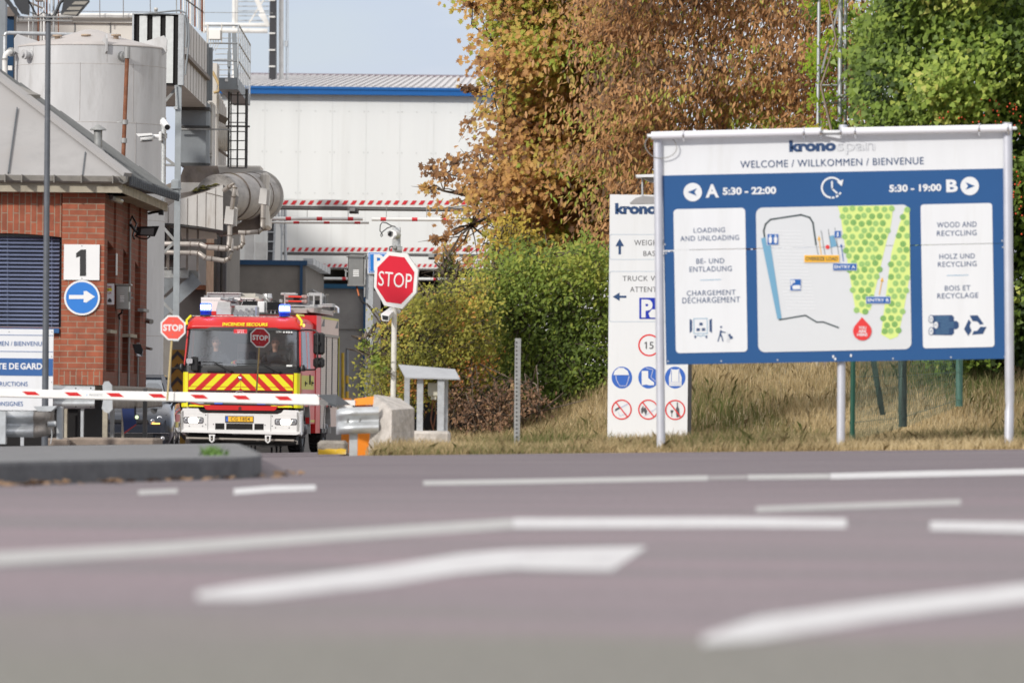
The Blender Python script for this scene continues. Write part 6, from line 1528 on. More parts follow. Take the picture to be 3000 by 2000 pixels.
mb = MB(); mb.add([(-.74, 1.08, .97), (.74, 1.08, .97), (.60, 1.80, 1.40), (-.60, 1.80, 1.40)], [(0, 1, 2, 3)]); mb.build('windscreen', glass_mat('car_glass', (.5, .56, .6), .3), car, local=True)
for s in (-1, 1):
    mb = MB(); mb.bar((s * .80, 1.05, .95), (s * .64, 1.82, 1.42), .07, .06); mb.bar((s * .64, 1.82, 1.42), (s * .64, 3.7, 1.38), .07, .06); mb.bar((s * .84, 2.5, .95), (s * .66, 2.6, 1.4), .09, .05); mb.build('pillar', m_car, car, local=True)
    mb = MB(); mb.add([(s * .83, 1.2, .96), (s * .66, 1.9, 1.40), (s * .66, 3.6, 1.38), (s * .83, 3.6, .98)], [(0, 1, 2, 3)]); mb.build('side_window', glass_mat('car_side_glass', (.2, .22, .24), .45), car, local=True)
    mb = MB(); mb.loft([[Vector((s * x, y, z)) for x, z, y in ((.46, .66, .02), (.80, .74, .10), (.86, .70, .22), (.82, .58, .13), (.50, .56, .0))], [Vector((s * x, y + .12, z)) for x, z, y in ((.46, .66, .02), (.80, .74, .10), (.86, .70, .22), (.82, .58, .13), (.50, .56, .0))]], 0, True); hl = mb.build('headlight', M('car_lamp', (.20, .21, .23), .15, metal=.5, var=.4, scale=25, coat=1), car, local=True)
    mb = MB(); mb.lathe([(.055, 0), (.05, -.012), (.02, -.004)], (s * .66, .03, .655), axis='Y', n=16); mb.lathe([(.04, 0), (.03, -.01), (.01, -.004)], (s * .54, .01, .62), axis='Y', n=14); mb.build('reflector', m_chr, hl, local=True)
    mb = MB(); mb.box(s * .60 - .07, s * .60 + .07, -.015, .0, .56, .585); mb.build('indicator', m_ambE if s > 0 else m_lens, hl, local=True)
    mb = MB(); mb.bbox(s * .72 - .12, s * .72 + .12, -.0, .06, .26, .37, .02); fg = mb.build('fog_recess', m_bk, car, local=True); mb = MB(); mb.lathe([(.04, 0), (.03, -.01), (.005, -.012)], (s * .72, -.003, .31), axis='Y', n=14); mb.build('fog_lamp', m_lens, fg, local=True)
    mb = MB(); mb.loft([[Vector((s * 1.0 + dx, 1.30 + dy * .5, 1.0 + dz)) for dx, dz in ((-.09, -.06), (.09, -.05), (.10, .05), (-.08, .06))] for dy in (0, .3)], 0, True); mb.bar((s * .86, 1.4, .93), (s * .95, 1.38, .97), .05); mb.build('mirror', m_bk, car, local=True)
    for y in (.85, 3.45):
        mb = MB(); x = s * .80; mb.lathe([(.2, -.1), (.30, -.1), (.32, -.07), (.32, .07), (.30, .1), (.2, .1)], (x, y, .32), axis='X', n=28); wh = mb.build('wheel', m_rub, car, local=True)
        mb = MB()
        for k in range(5): a = 2 * math.pi * k / 5; mb.bar((x + s * .085, y, .32), (x + s * .095, y + math.cos(a) * .2, .32 + math.sin(a) * .2), .06, .02, up=(1, 0, 0))
        mb.lathe([(.205, s * .05), (.215, s * .09), (.19, s * .09)], (x, y, .32), axis='X', n=28); mb.build('rim', m_chr, wh, local=True)
    mb = MB(); mb.bar((s * .905, 2.3, .82), (s * .905, 2.5, .82), .02, .03); mb.box(s * .905 - .006, s * .905 + .006, 1.4, 3.4, .60, .74, 1); mb.box(s * .905 - .007, s * .905 + .007, 1.5, 2.6, .50, .60, 2); mb.build('side_livery', [m_chr, M('livery_red', (.5, .02, .03), .4, var=0), M('livery_yellow', (.7, .55, .03), .4, var=0)], car, local=True)
mb = MB(); mb.bbox(-.46, .46, -.02, .03, .57, .64, .012); mb.box(-.55, .55, -.022, .02, .27, .40); mb.build('grille', m_bk, car, local=True)
mb = MB(); mb.box(-.84, .84, -.03, .06, .395, .405); mb.build('bumper_trim', m_chr, car, local=True)
mb = MB(); mb.tube([(.3, 2.0, 1.45), (.3, 2.1, 1.53)], .006, 5); mb.build('aerial', m_bk, car, local=True)
mb = MB(); mb.bbox(.3, .62, 1.95, 2.1, 1.0, 1.3, .08); mb.build('seat', m_intr, car, local=True)
# ================================================================ SIGNS, BARRIER AND STREET FURNITURE
m_navyb = M('board_blue', (.015, .085, .245), .4, var=.05, scale=1)
m_bwhite = M('board_white', (.745, .76, .775), .42, var=.02, scale=2, dirt=(.62, .62, .60), dscale=1.6, damt=.35, stretch=(3, 3, .35))
m_bgrey = M('board_grey', (.655, .675, .69), .4, var=.01)
m_ntxt = M('board_navy_ink', (.02, .06, .16), .5, var=0)
m_mast = M('anodised_mast', (.60, .61, .66), .38, metal=.35, var=.06, scale=5)
m_alul = M('lettering_outline', (.45, .47, .50), .5, var=0)
m_mbar = M('map_steel_blue', (.16, .36, .52), .5, var=0); m_mrd = M('map_road', (.05, .075, .08), .5, var=0)
m_mor = M('map_orange', (.85, .45, .02), .5, var=0); m_mred = M('map_red', (.72, .04, .04), .5, var=0)
m_mgl = M('map_lime', (.66, .78, .24), .5, var=0); m_mg1 = M('map_green', (.36, .58, .19), .5, var=0); m_mg2 = M('map_dark_green', (.18, .39, .10), .5, var=0)
m_mblue = M('map_sign_blue', (.01, .11, .40), .5, var=0); m_mln = M('map_line', (.84, .85, .86), .5, var=0)
BY = 58.0
bd = thing('welcome_board', 'large blue and white welcome board with site map on three silver poles', 'sign', GP(2440, BY))
SL, LN = -.021, .017
MATB = [m_navyb, m_bwhite, m_ntxt, m_bgrey, m_alul, m_mbar, m_mrd, m_mor, m_mred, m_mgl, m_mg1, m_mg2, m_mblue, m_mln]
mb = MB()
mb.uvprism([(1939, 404), (2940, 383), (2942, 493.5), (1941, 514.5)], BY, .03, 1)
mb.uvprism([(1941, 514.6), (2942, 493.6), (2946, 712), (1945, 733)], BY, .03, 0)
mb.uvprism([(1945.3, 738), (2946.3, 713), (2951, 1050), (1952, 1068)], BY + .002, .03, 0)
def L1(i): return BY - .002 * i
def split(uv, Y, mi, joint=lambda u: 733.6 - (u - 1945) * .021, gap=True):
    """a panel face cut where the two sheets meet"""
    for s in (-1, 1):
        o_ = []
        for i in range(len(uv)):
            a, b = uv[i], uv[(i + 1) % len(uv)]
            da, db = (a[1] - joint(a[0]) - s * .7) * s, (b[1] - joint(b[0]) - s * .7) * s
            if da >= 0: o_.append(a)
            if (da >= 0) != (db >= 0): t = da / (da - db); o_.append((a[0] + (b[0] - a[0]) * t, a[1] + (b[1] - a[1]) * t))
        if len(o_) > 2: mb.uvpoly(o_, Y, mi)
split(rrect(1976.5, 611, 2186.5, 1032, 11, 5, SL, LN), L1(1), 1)
split(rrect(2218, 604, 2667, 1027, 20, 6, SL, LN), L1(1), 3)
split(rrect(2700.5, 597, 2910, 1018, 9, 5, SL, LN), L1(1), 1)
T_ = lambda s, u0, v0, u1, v1, mi=2, i=2, **k: uvtext(mb, s, u0, v0, u1, v1, L1(i), mi, slope=SL, lean=LN, **k)
for s, u0, v0, u1, v1, k in (('WELCOME / WILLKOMMEN / BIENVENUE', 2169, 466, 2706, 487, dict(bold=.004, space=1.08)),
    ('LOADING', 2032, 667, 2124, 681.5, dict(space=1.1, bold=.004)), ('AND UNLOADING', 1993, 690, 2165, 705, dict(space=1.1, bold=.004)), ('BE- UND', 2040, 757, 2122, 772, dict(space=1.1, bold=.004)),
    ('ENTLADUNG', 2020, 780, 2144, 795.5, dict(space=1.1, bold=.004)), ('CHARGEMENT', 2012, 850, 2155, 865, dict(space=1.1, bold=.004)), ('DÉCHARGEMENT', 1999, 866, 2168, 887, dict(space=1.1, bold=.004)),
    ('WOOD AND', 2745, 650, 2861, 666, dict(space=1.08, bold=.004)), ('RECYCLING', 2745, 675, 2861, 690.5, dict(space=1.08, bold=.004)), ('HOLZ UND', 2752, 743, 2856, 758, dict(space=1.08, bold=.004)), ('RECYCLING', 2748, 766, 2861, 781, dict(space=1.08, bold=.004)),
    ('BOIS ET', 2768, 836, 2843, 851, dict(space=1.08, bold=.004)), ('RECYCLAGE', 2746, 858, 2866, 873.5, dict(space=1.08, bold=.004))):
    T_(s, u0, v0, u1, v1, 2, **k)
T_('krono', 2312, 410, 2449, 444.5, 2, bold=.055); 
T_('span', 2451, 419, 2563, 453, 4, bold=.012); T_('span', 2451, 419, 2563, 453, 1, i=3, bold=-.013)
for s, u0, v0, u1, v1 in (('A', 2067, 540, 2106, 579), ('5:30 - 22:00', 2117, 548, 2274, 570), ('5:30 - 19:00', 2605, 540, 2758, 562), ('B', 2772, 526, 2806, 563)): T_(s, u0, v0, u1, v1, 1, bold=.04)
line2(mb, [(2052, 820.5), (2112, 819)], 1.6, L1(2), 5); line2(mb, [(2774, 807), (2837, 805.6)], 1.6, L1(2), 5)
for (u, v, d) in ((2029.5, 563, -1), (2841, 545, 1)):
    mb.uvpoly(disc(u, v, 27, 36), L1(2), 1); mb.uvpoly([(u - d * 12, v - 11), (u + d * 15, v), (u - d * 12, v + 11), (u - d * 5, v)], L1(3), 0)
ring(mb, 2437, 550, 26.5, 32, L1(2), 1, 30, 95, 325); ring(mb, 2437, 550, 26.5, 32, L1(2), 1, 3, 75, 90); ring(mb, 2437, 550, 26.5, 32, L1(2), 1, 3, 50, 66); ring(mb, 2437, 550, 26.5, 32, L1(2), 1, 3, 28, 42)
mb.uvpoly([(2452, 533), (2471, 526), (2466, 546)], L1(3), 1); line2(mb, [(2437, 532), (2438, 553), (2452, 566)], 5, L1(3), 1)
# loading icon
ic = lambda x, y: (1950 + .1276 * x, 900 + .1276 * y)
def icp(pts, i=2, mi=2): mb.uvpoly([ic(*q) for q in pts], L1(i), mi)
icp([(550, 265), (608, 295), (608, 550), (553, 590)]); icp([(1005, 290), (1062, 262), (1066, 588), (1008, 550)])
line2(mb, [ic(650, 600), ic(650, 262), ic(955, 255), ic(958, 600), ic(650, 602)], 1.8, L1(2), 5)
for a, b in ((775, 352), (710, 480), (832, 477)): icp([(a, b), (a + 76, b), (a + 76, b + 64), (a, b + 64)])
icp([(658, 640), (700, 655), (705, 700), (668, 715)]); icp([(962, 640), (920, 655), (915, 700), (952, 715)]); line2(mb, [ic(705, 660), ic(740, 640), ic(800, 668), ic(860, 640), ic(915, 660)], 2.0, L1(2), 5)
mb.uvpoly([ic(1275 + 24 * math.cos(a), 452 + 26 * math.sin(a)) for a in [i * .45 for i in range(14)]], L1(2), 2)
icp([(1250, 530), (1275, 522), (1310, 555), (1380, 565), (1378, 588), (1300, 582), (1285, 570), (1280, 625), (1310, 680), (1328, 780), (1305, 790), (1285, 700), (1250, 655), (1215, 790), (1190, 785), (1230, 640)])
line2(mb, [ic(1395, 575), ic(1430, 600), ic(1440, 740)], .9, L1(2), 4); icp([(1440, 622), (1485, 602), (1500, 655), (1535, 665), (1550, 715), (1480, 735)]); ring(mb, *ic(1440, 768), 3, 4.2, L1(2), 4, 14)
# logs and recycling loop
for (x, y) in ((2731, 934.5), (2731, 970), (2745, 952)):
    q = [(x, y - 11), (x + 58, y - 12), (x + 64, y - 6), (x + 64, y + 6), (x + 58, y + 12), (x, y + 11)]; mb.uvpoly(q, L1(2) - (.0006 * (x > 2740)), 2)
for (x, y) in ((2728, 934.5), (2728, 970), (2742, 952)):
    mb.uvpoly(disc(x, y, 8, 18, 12), L1(3) - (.0006 * (x > 2740)), 2); mb.uvpoly(disc(x, y, 6.3, 18, 10), L1(4) - (.0006 * (x > 2740)), 1); ring(mb, x, y, 2.6, 3.6, L1(5), 2, 12)
    for k in range(3): line2(mb, [(x + 14, y - 6 + k * 6), (x + 52, y - 7 + k * 6)], 1, L1(3) - .0006, 5)
for k in range(3):
    a = R(k * 120 - 90); rot = lambda x, y: (2856 + x * math.cos(a) - y * math.sin(a), 955 + x * math.sin(a) + y * math.cos(a))
    mb.uvpoly([rot(*q) for q in ((31, -15), (32, 8), (19, 17), (6, 26), (4, 15), (13, 8), (15, -6))], L1(2), 2); mb.uvpoly([rot(*q) for q in ((14, -6), (31, -15), (29, 4))], L1(3), 2)
# the site map
mp = lambda x, y: (2200 + .319 * x, 580 + .319 * y)
def mpp(pts, i, mi): mb.uvpoly([mp(*q) for q in pts], L1(i), mi)
for k in range(24): y = 300 + k * 31; x = 185 + k * 6.2; line2(mb, [mp(x, y), mp(x + 270, y + 4)], 1.2, L1(2), 13)
line2(mb, [mp(*q) for q in ((125, 360), (118, 300), (135, 240), (180, 198), (460, 155), (540, 180), (570, 230), (598, 430))], 5, L1(2), 6)
line2(mb, [mp(*q) for q in ((260, 1118), (500, 1077), (605, 1140), (665, 1138), (805, 1190))], 4.5, L1(2), 6)
mpp([(93, 372), (133, 360), (145, 432), (180, 432), (282, 1105), (243, 1112)], 3, 5)
def icon(x0, y0, x1, y1, mi=12): mpp([(x0, y0), (x1, y0), (x1, y1), (x0, y1)], 4, 1); e = 4; mpp([(x0 + e, y0 + e), (x1 - e, y0 + e), (x1 - e, y1 - e), (x0 + e, y1 - e)], 5, mi)
icon(148, 328, 254, 432)
for x in (178, 226): mpp([(x - 16, 365), (x, 352), (x + 16, 365), (x + 12, 410), (x, 418), (x - 12, 410)], 6, 1); mb.uvpoly(disc(*mp(x, 346), 2.4, 12), L1(6), 1)
icon(358, 742, 462, 852); text(mb, 'P', lambda a, b: P(*mp(366 + 40 * a, 800 - 48 * b), L1(6)), 1, bold=.04); mpp([(378, 812), (400, 800), (452, 800), (455, 838), (386, 838)], 6, 1)
for x, y0, x1, y1 in ((645, 300, 680, 520), (710, 288, 745, 518), (770, 275, 806, 520), (600, 440, 618, 520)): line2(mb, [mp(x, y0), mp(x1, y1)], 1.3, L1(3), 6)
line2(mb, [mp(626, 385), mp(646, 518)], 2, L1(3), 7); mpp([(612, 388), (624, 345), (640, 385)], 3, 7)
mb.uvpoly(disc(*mp(703, 450), 6.2, 18), L1(4), 8); mpp([(722, 350), (762, 340), (790, 440), (735, 455)], 4, 5); icon(764, 298, 830, 368); mpp([(788, 315), (806, 315), (802, 335), (808, 352), (786, 352), (792, 335)], 6, 1)
line2(mb, [mp(830, 440), mp(850, 580)], 2.2, L1(3), 12); mpp([(816, 450), (828, 420), (842, 446)], 3, 12)
line2(mb, [mp(1178, 890), mp(1203, 760)], 2, L1(4), 7); mpp([(1190, 765), (1206, 725), (1218, 768)], 4, 7)
fa = [(797, 76), (1308, 68), (1288, 240), (1240, 420), (1140, 850), (1100, 1020), (1030, 1068), (960, 1030), (905, 700), (860, 420), (820, 150)]
fb_ = [(1415, 92), (1440, 80), (1455, 120), (1462, 700), (1400, 1050), (1350, 1270), (1280, 1298), (1195, 1250), (1232, 950), (1290, 500), (1360, 250)]
mpp(fa, 2, 9); mpp(fb_, 2, 9)
def inside(p, poly):
    r = False
    for i in range(len(poly)):
        a, b = poly[i], poly[i - 1]
        if (a[1] > p[1]) != (b[1] > p[1]) and p[0] < (b[0] - a[0]) * (p[1] - a[1]) / (b[1] - a[1]) + a[0]: r = not r
    return r
r3 = random.Random(3)
for poly in (fa, fb_):
    for j in range(20):
        for i in range(11):
            x = 800 + i * 70 + (j % 2) * 34 + r3.uniform(-9, 9); y = 105 + j * 62 + r3.uniform(-9, 9)
            if inside((x, y), poly):
                d = r3.random() < .42; c_ = mp(x, y)
                mb.uvpoly(disc(*c_, 8.8, 14), L1(3), 11 if d else 10); ring(mb, c_[0], c_[1], 4, 5.2, L1(4), 10 if d else 11, 10)
def lab(s, x0, y0, x1, y1, bgm, ink, w=0): 
    mpp([(x0 - 4, y0 - 4), (x1 + 4, y0 - 4), (x1 + 4, y1 + 4), (x0 - 4, y1 + 4)], 5, 1); mpp([(x0, y0), (x1, y0), (x1, y1), (x0, y1)], 6, bgm)
    text(mb, s, lambda a, b: P(*mp(x0 + 12 + (x1 - x0 - 24) * a, y1 - 15 - (y1 - y0 - 30) * b), L1(7)), ink, bold=.02)
lab('OVERSIZE LOAD', 490, 525, 810, 590, 7, 6); lab('ENTRY A', 755, 603, 970, 662, 12, 1); lab('ENTRY B', 1060, 907, 1278, 966, 12, 1)
c_ = (1023, 1222); mpp([(c_[0] + 85 * math.cos(R(a)), c_[1] + 85 * math.sin(R(a))) for a in range(-48, 229, 12)] + [(1020, 1093)], 5, 8)
for s, y in (('YOU', 1190), ('ARE', 1222), ('HERE', 1254)): w = 36 if s != 'HERE' else 47; text(mb, s, lambda a, b: P(*mp(c_[0] - w + 2 * w * a, y + 13 - 26 * b), L1(6)), 1, bold=.03)
for u, v in ((1948, 716), (1951, 742), (1957, 1058), (2113, 1057), (2278, 1054), (2616, 1050), (2786, 1046), (2936, 705), (2938, 724), (2944, 1044)): mb.uvpoly(disc(u, v, 2.5, 12), L1(2), 4)
for u, v in ((2441, 1044), (2447, 1051), (2493, 1041)): mb.uvpoly(disc(u, v, 3, 12, 4.5), L1(2), 1)
mb.build('panel', MATB, bd)
mb = MB(); mb.uvtube([(1937, 1338, BY), (1927, 404, BY - .01)], .044, 16); mb.build('pole', m_mast, bd)
mb = MB(); mb.uvtube([(2955, 1335, BY), (2957, 1205, BY), (2958, 1190, BY), (2958, 1170, BY), (2951, 360, BY)], [.047, .047, .041, .047, .047], 16); mb.build('pole', m_mast, bd)
mb = MB(); mb.uvtube([(2463, 1335, BY + .1), (2470, 366, BY + .1)], .042, 16); mb.build('pole', m_mast, bd)
m_tube = M('white_tube', (.82, .82, .86), .35, var=.02)
for a, b in (((1908, 398), (2404, 386)), ((2462, 386), (2962, 376))): mb = MB(); mb.uvtube([(*a, BY - .09), (*b, BY - .09)], .040, 16); mb.build('top_tube', m_tube, bd)
mb = MB(); mb.uvtube([(1896, 398.3, BY - .09), (2978, 376, BY - .09)], .018, 10); mb.bar(P(2410, 388, BY - .05), P(2462, 398, BY - .05), .05, .06); mb.build('inner_rod', m_bwhite, bd)
mb = MB()
for u in (2001, 2354, 2403, 2462, 2504, 2867, 2952): v = 396 - (u - 1908) * .0205; mb.uvtube([(u - 2, v, BY - .09), (u + 2, v, BY - .09)], .047, 14); mb.uvtube([(u, v + 10, BY - .1), (u + 3, v + 20, BY - .05)], .009, 6)
mb.build('tube_clamp', m_chr, bd)
mb = MB(); pts = [P(1936 + 46 * math.cos(R(a)) * (1 + .08 * math.sin(R(a * 2))), 428 + 36 * math.sin(R(a)), BY - .05 - .002 * (a / 60)) for a in range(-60, 320, 12)]; mb.tube(pts, .005, 6); mb.build('wire_loop', M('wire_grey', (.3, .29, .27), .6), bd)

# ---- totem
OY = 68.0
tt = thing('rules_totem', 'tall white site rules totem standing behind the welcome board left pole', 'sign', GP(1900, OY))
mb = MB(); mb.pbox(1783, 571, 2017, 1330, OY, OY + .10)
m_line3 = M('thin_blue_line', (.40, .50, .60), .5, var=0); m_sblue = M('mandatory_blue', (.035, .13, .50), .45, var=0); m_sred = M('prohibit_red', (.70, .03, .03), .45, var=0); m_pk = M('parking_blue', (.005, .03, .40), .45, var=0); m_tint = M('pictogram_line', (.50, .52, .68), .5, var=0)
O1 = lambda i: OY - .002 * i
uvtext(mb, 'krono', 1802, 595, 1925, 628, O1(1), 1, bold=.055)
for s, u0, v0, u1, v1 in (('WEIGHBRIDGE', 1858, 703, 2000, 719), ('BASCULE', 1885, 735, 1972, 750), ('TRUCK WAITING', 1824, 808, 2004, 823), ('ATTENTE', 1846, 840, 1934, 855)): uvtext(mb, s, u0, v0, u1, v1, O1(1), 2, bold=.0, space=1.08)
for a, b in ((687, 760), (795, 942)):
    q = rrect(1786, a, 2013, b, 6, 4, 0, -.005); line2(mb, q + [q[0]], 1.2, O1(1), 3)
mb.uvpoly([(1803, 721), (1815.5, 699), (1828, 721), (1819, 721), (1819, 745), (1812, 745), (1812, 721)], O1(2), 1)
mb.uvpoly([(1795, 869), (1815, 857), (1815, 866), (1835, 866), (1835, 872), (1815, 872), (1815, 881)], O1(2), 1)
mb.uvpoly([(1873, 872), (1940, 872), (1940, 934), (1873, 934)], O1(2), 8); uvtext(mb, 'P', 1879, 877, 1912, 930, O1(3), 0, bold=.05); mb.uvpoly([(1900, 918), (1910, 906), (1940, 906), (1940, 930), (1904, 930)], O1(4), 0)
ring(mb, 1902, 1011, 28, 32.5, O1(1), 5); uvtext(mb, '15', 1888, 1001, 1915, 1022, O1(1), 2, bold=.01)
for u in (1822, 1900, 1978): mb.uvpoly(disc(u, 1105.5, 30, 36, 32), O1(1), 4)
mb.uvpoly([(1797, 1098), (1801, 1086), (1812, 1077), (1826, 1077), (1839, 1086), (1843, 1098)], O1(2), 0); line2(mb, [(1804, 1100), (1806, 1112), (1812, 1124), (1816, 1130), (1834, 1130), (1839, 1118), (1843, 1102)], 2.2, O1(2), 7)
mb.uvpoly([(1880, 1086), (1899, 1086), (1899, 1107), (1916, 1120), (1916, 1128), (1900, 1128), (1894, 1126), (1880, 1128)], O1(2), 0); line2(mb, [(1893, 1078), (1913, 1082), (1907, 1105), (1920, 1116)], 2, O1(2), 7)
mb.uvpoly([(1966, 1080), (1972, 1082), (1984, 1082), (1990, 1080), (1992, 1092), (1997, 1104), (1997, 1130), (1960, 1130), (1960, 1104), (1964, 1092)], O1(2), 0); line2(mb, [(1967, 1084), (1967, 1117)], 1.3, O1(3), 4); line2(mb, [(1989, 1084), (1989, 1117)], 1.3, O1(3), 4); line2(mb, [(1961, 1119), (1996, 1119)], 1.5, O1(4), 7); line2(mb, [(1961, 1125), (1996, 1125)], 1.5, O1(4), 7)
line2(mb, [(1801, 1203), (1843, 1180)], 3, O1(2), 7); mb.uvpoly([(1802, 1198), (1815, 1190), (1817, 1194), (1803, 1204)], O1(3), 2); line2(mb, [(1811, 1206), (1816, 1218), (1836, 1210)], 1.2, O1(2), 7)
mb.uvpoly([(1879, 1210), (1878, 1198), (1884, 1188), (1886, 1196), (1890, 1192), (1896, 1204), (1892, 1216), (1886, 1204), (1882, 1210)], O1(2), 2); line2(mb, [(1888, 1218), (1925, 1194)], 1.6, O1(2), 7)
mb.uvpoly([(1982, 1222), (1980, 1198), (1983, 1190), (1983, 1178), (1986, 1178), (1986, 1190), (1990, 1198), (1991, 1220)], O1(2), 2); mb.uvpoly([(1964, 1201), (1973, 1201), (1971, 1208), (1969, 1210), (1969, 1220), (1967, 1220), (1967, 1210), (1965, 1208)], O1(2), 2)
for u, v in ((1821, 1199), (1899, 1199), (1978, 1200)):
    ring(mb, u, v, 26, 29.5, O1(3), 5, 36, sk=0); a = R(52); line2(mb, [(u - 27 * math.cos(a), v - 27 * math.sin(a)), (u + 27 * math.cos(a), v + 27 * math.sin(a))], 3.4, O1(4), 5)
mb.build('panel', [m_bwhite, m_ntxt, M('totem_text', (.09, .09, .10), .5, var=0), m_line3, m_sblue, m_sred, m_bwhite, m_tint, m_pk], tt)
mb = MB(); c_ = P(2020, 950, OY); mb.box(c_.x - .008, c_.x + .035, OY + .005, OY + .14, P(2020, 1320, OY).z, P(2020, 600, OY).z); mb.build('side_profile', M('profile_dark', (.035, .034, .036), .5, var=.1), tt)
sl_ = thing('solar_lamp', 'solar lamp with flat panel and grey flood lamp atop the rules totem', 'lamp', P(1895, 570, 67.5))
mb = MB(); mb.uvprism([(1863, 512), (1930, 510), (1930, 519), (1866, 519)], 67.3, .35); mb.build('solar_panel', m_bwhite, sl_)
mb = MB(); mb.uvprism([(1880, 519.5), (1930, 519.5), (1930, 535), (1905, 533)], 67.4, .2); mb.uvprism([(1846, 594), (1862, 580), (1885, 574), (1915, 576), (1930, 590), (1930, 596), (1850, 597)], 67.3, .2); mb.build('lamp_head', M('lamp_grey', (.33, .32, .32), .5, var=.1), sl_)
mb = MB(); mb.uvtube([(1882, 590, 67.5), (1882, 518, 67.5)], .012, 7); mb.build('stem', m_galv, sl_)

# ---- information board left
IY = 69.0
ib = thing('info_board', 'white information board with blue band lettered POSTE DE GARDE at left edge', 'sign', GP(20, IY))
mb = MB(); mb.pbox(-150, 963, 155.5, 1201, IY, IY + .03); mb.pbox(-150, 1048.5, 155, 1099.5, IY - .004, IY - .001, 1)
mb.pbox(-150, 980, 155, 981.5, IY - .004, IY - .001, 1); mb.pbox(-150, 1028, 155, 1029.5, IY - .004, IY - .001, 1)
for s, u0, v0, u1, v1, mi, k in (('WILLKOMMEN /', -86, 999, 36, 1012.5, 1, {}), ('BIENVENUE', 41.5, 1000, 132, 1013, 1, {}), ('POSTE', -54, 1063, 19, 1081.5, 0, dict(bold=.035)), ('DE', 26.5, 1063, 54.5, 1081.5, 0, dict(bold=.035)), ('GARDE', 59.5, 1063, 136, 1082, 0, dict(bold=.035)), ('INSTRUCTIONS', -37, 1117.5, 81, 1130.5, 1, {}), ('CONSIGNES', -21, 1175.5, 67, 1188.5, 1, {})):
    uvtext(mb, s, u0, v0, u1, v1, IY - .006, mi, slope=.006, space=1.04, **k)
for u, v in ((27, 972), (152, 972), (151, 1044), (151, 1119)): mb.uvpoly(disc(u, v, 1.8, 10), IY - .003, 2)
mb.build('panel', [m_bwhite, M('band_blue', (.035, .12, .33), .45, var=.02), m_galvd], ib)
mb = MB(); mb.pbox(60, 1201, 70, 1330, IY, IY + .04); mb.pbox(-80, 1201, -70, 1330, IY, IY + .04); mb.build('support_post', m_galv, ib)
# ---- lamp post
PLY = 66.5
lp = thing('lamp_post', 'dark grey lamp post with two floodlights in front of the gatehouse', 'street lamp', GP(132, PLY))
m_lpole = M('dark_grey_pole', (.105, .115, .13), .5, metal=.2, var=.15, scale=6, dirt=(.2, .2, .2), dscale=18, damt=.3)
mb = MB(); mb.uvtube([(131, 1310, PLY), (133, 1100, PLY), (141.5, 42, PLY)], [.039, .038, .031], 18); mb.lathe([(.05, -.012), (.05, .012), (.03, .014)], P(141, 54, PLY), n=16); mb.build('pole', m_lpole, lp)
mb = MB(); mb.pbox(51, 48.5, 212, 51.5, PLY - .06, PLY + .04); mb.pbox(51, 58.5, 212, 61.5, PLY - .06, PLY + .04); mb.pbox(51, 48, 54, 62, PLY - .06, PLY + .04)
for u in (66, 94, 120, 160, 180, 200): mb.pbox(u, 51, u + 2.5, 59, PLY - .03, PLY + .02)
mb.build('crossarm', m_galvd, lp)
mb = MB(); mb.uvprism([(187, -3), (258, -6), (262, 4), (226, 47), (178, 43)], PLY - .1, .09); mb.uvtube([(160, 47, PLY), (175, 10, PLY), (190, -6, PLY)], .02, 8); fl = mb.build('floodlight', M('lamp_black', (.03, .032, .035), .5, var=.15), lp)
m_led = M('led_panel', (.30, .28, .24), .3, var=.08, scale=40)
mb = MB()
for k, (a, b, c_, d_) in enumerate((((219, 5), (258, 4), (249, 14), (209, 14)), ((203, 21), (242, 20), (234, 30), (194, 30)), ((189, 36), (231, 34), (224, 44), (182, 43)))): mb.uvprism([a, b, c_, d_], PLY - .106, .004)
mb.build('lens_panel', m_led, fl, False)
mb = MB(); mb.uvprism([(36, -8), (78, -8), (86, 20), (84, 44), (62, 40), (44, 14)], PLY - .05, .1); mb.uvprism([(8, -6), (24, -6), (60, 46), (46, 48)], PLY - .12, .02); mb.uvprism([(78, -2), (84, -2), (108, 42), (103, 44)], PLY + .02, .02); mb.build('floodlight', M('lamp_black', (.03, .032, .035)), lp)
mb = MB(); mb.uvtube([(88, 36, PLY), (112, 47, PLY), (126, 37, PLY), (140, 42, PLY)], .007, 6); mb.uvtube([(150, 48, PLY), (165, 40, PLY), (180, 36, PLY)], .007, 6); mb.build('cable', m_black, lp)

# ---- barrier in front
bm = thing('barrier_boom', 'white barrier boom with red slanted marks crossing before the fire engine', 'barrier', P(1060, 1330, 62.5))
m_boom = M('boom_white', (.80, .785, .75), .4, var=.03)
mb = MB()
def boomY(u): return 66 - 4 * (u + 60) / 995
rings = []
for i in range(13):
    u = -60 + 995 * i / 12; Y = boomY(u); vt = 1138 + (u + 60) * .0172; vb = 1161.5 + (u + 60) * .0262; e = 3
    rings.append([P(u, vt, Y + .02), P(u, vt + e, Y), P(u, vb - e, Y), P(u, vb, Y + .02), P(u, vb, Y + .10), P(u, vt, Y + .10)])
mb.loft(rings, 0, True, False)
for i in range(7):
    u = 64 + i * 123.4; vc = 1151.2 + (u - 64) * .0199; h = 5.2 + (u * .0009); Y = boomY(u + 20)
    q = [(u, vc - h), (u + 38, vc - h + .4), (u + 53, vc + h + .6), (u + 15, vc + h)]
    mb.add([P(a, b, boomY(a) - .003) for a, b in q], [(0, 1, 2, 3)], 1)
text(mb, 'MAGNETIC', lambda a, b: P(262 + 39 * a, 1159.4 - 7 * b + .8 * a, boomY(262 + 39 * a) - .003), 2, bold=.0)
mb.add([P(a, b, boomY(255) - .003) for a, b in ((253, 1159), (255, 1152), (262, 1152), (260, 1159))], [(0, 1, 2, 3)], 3)
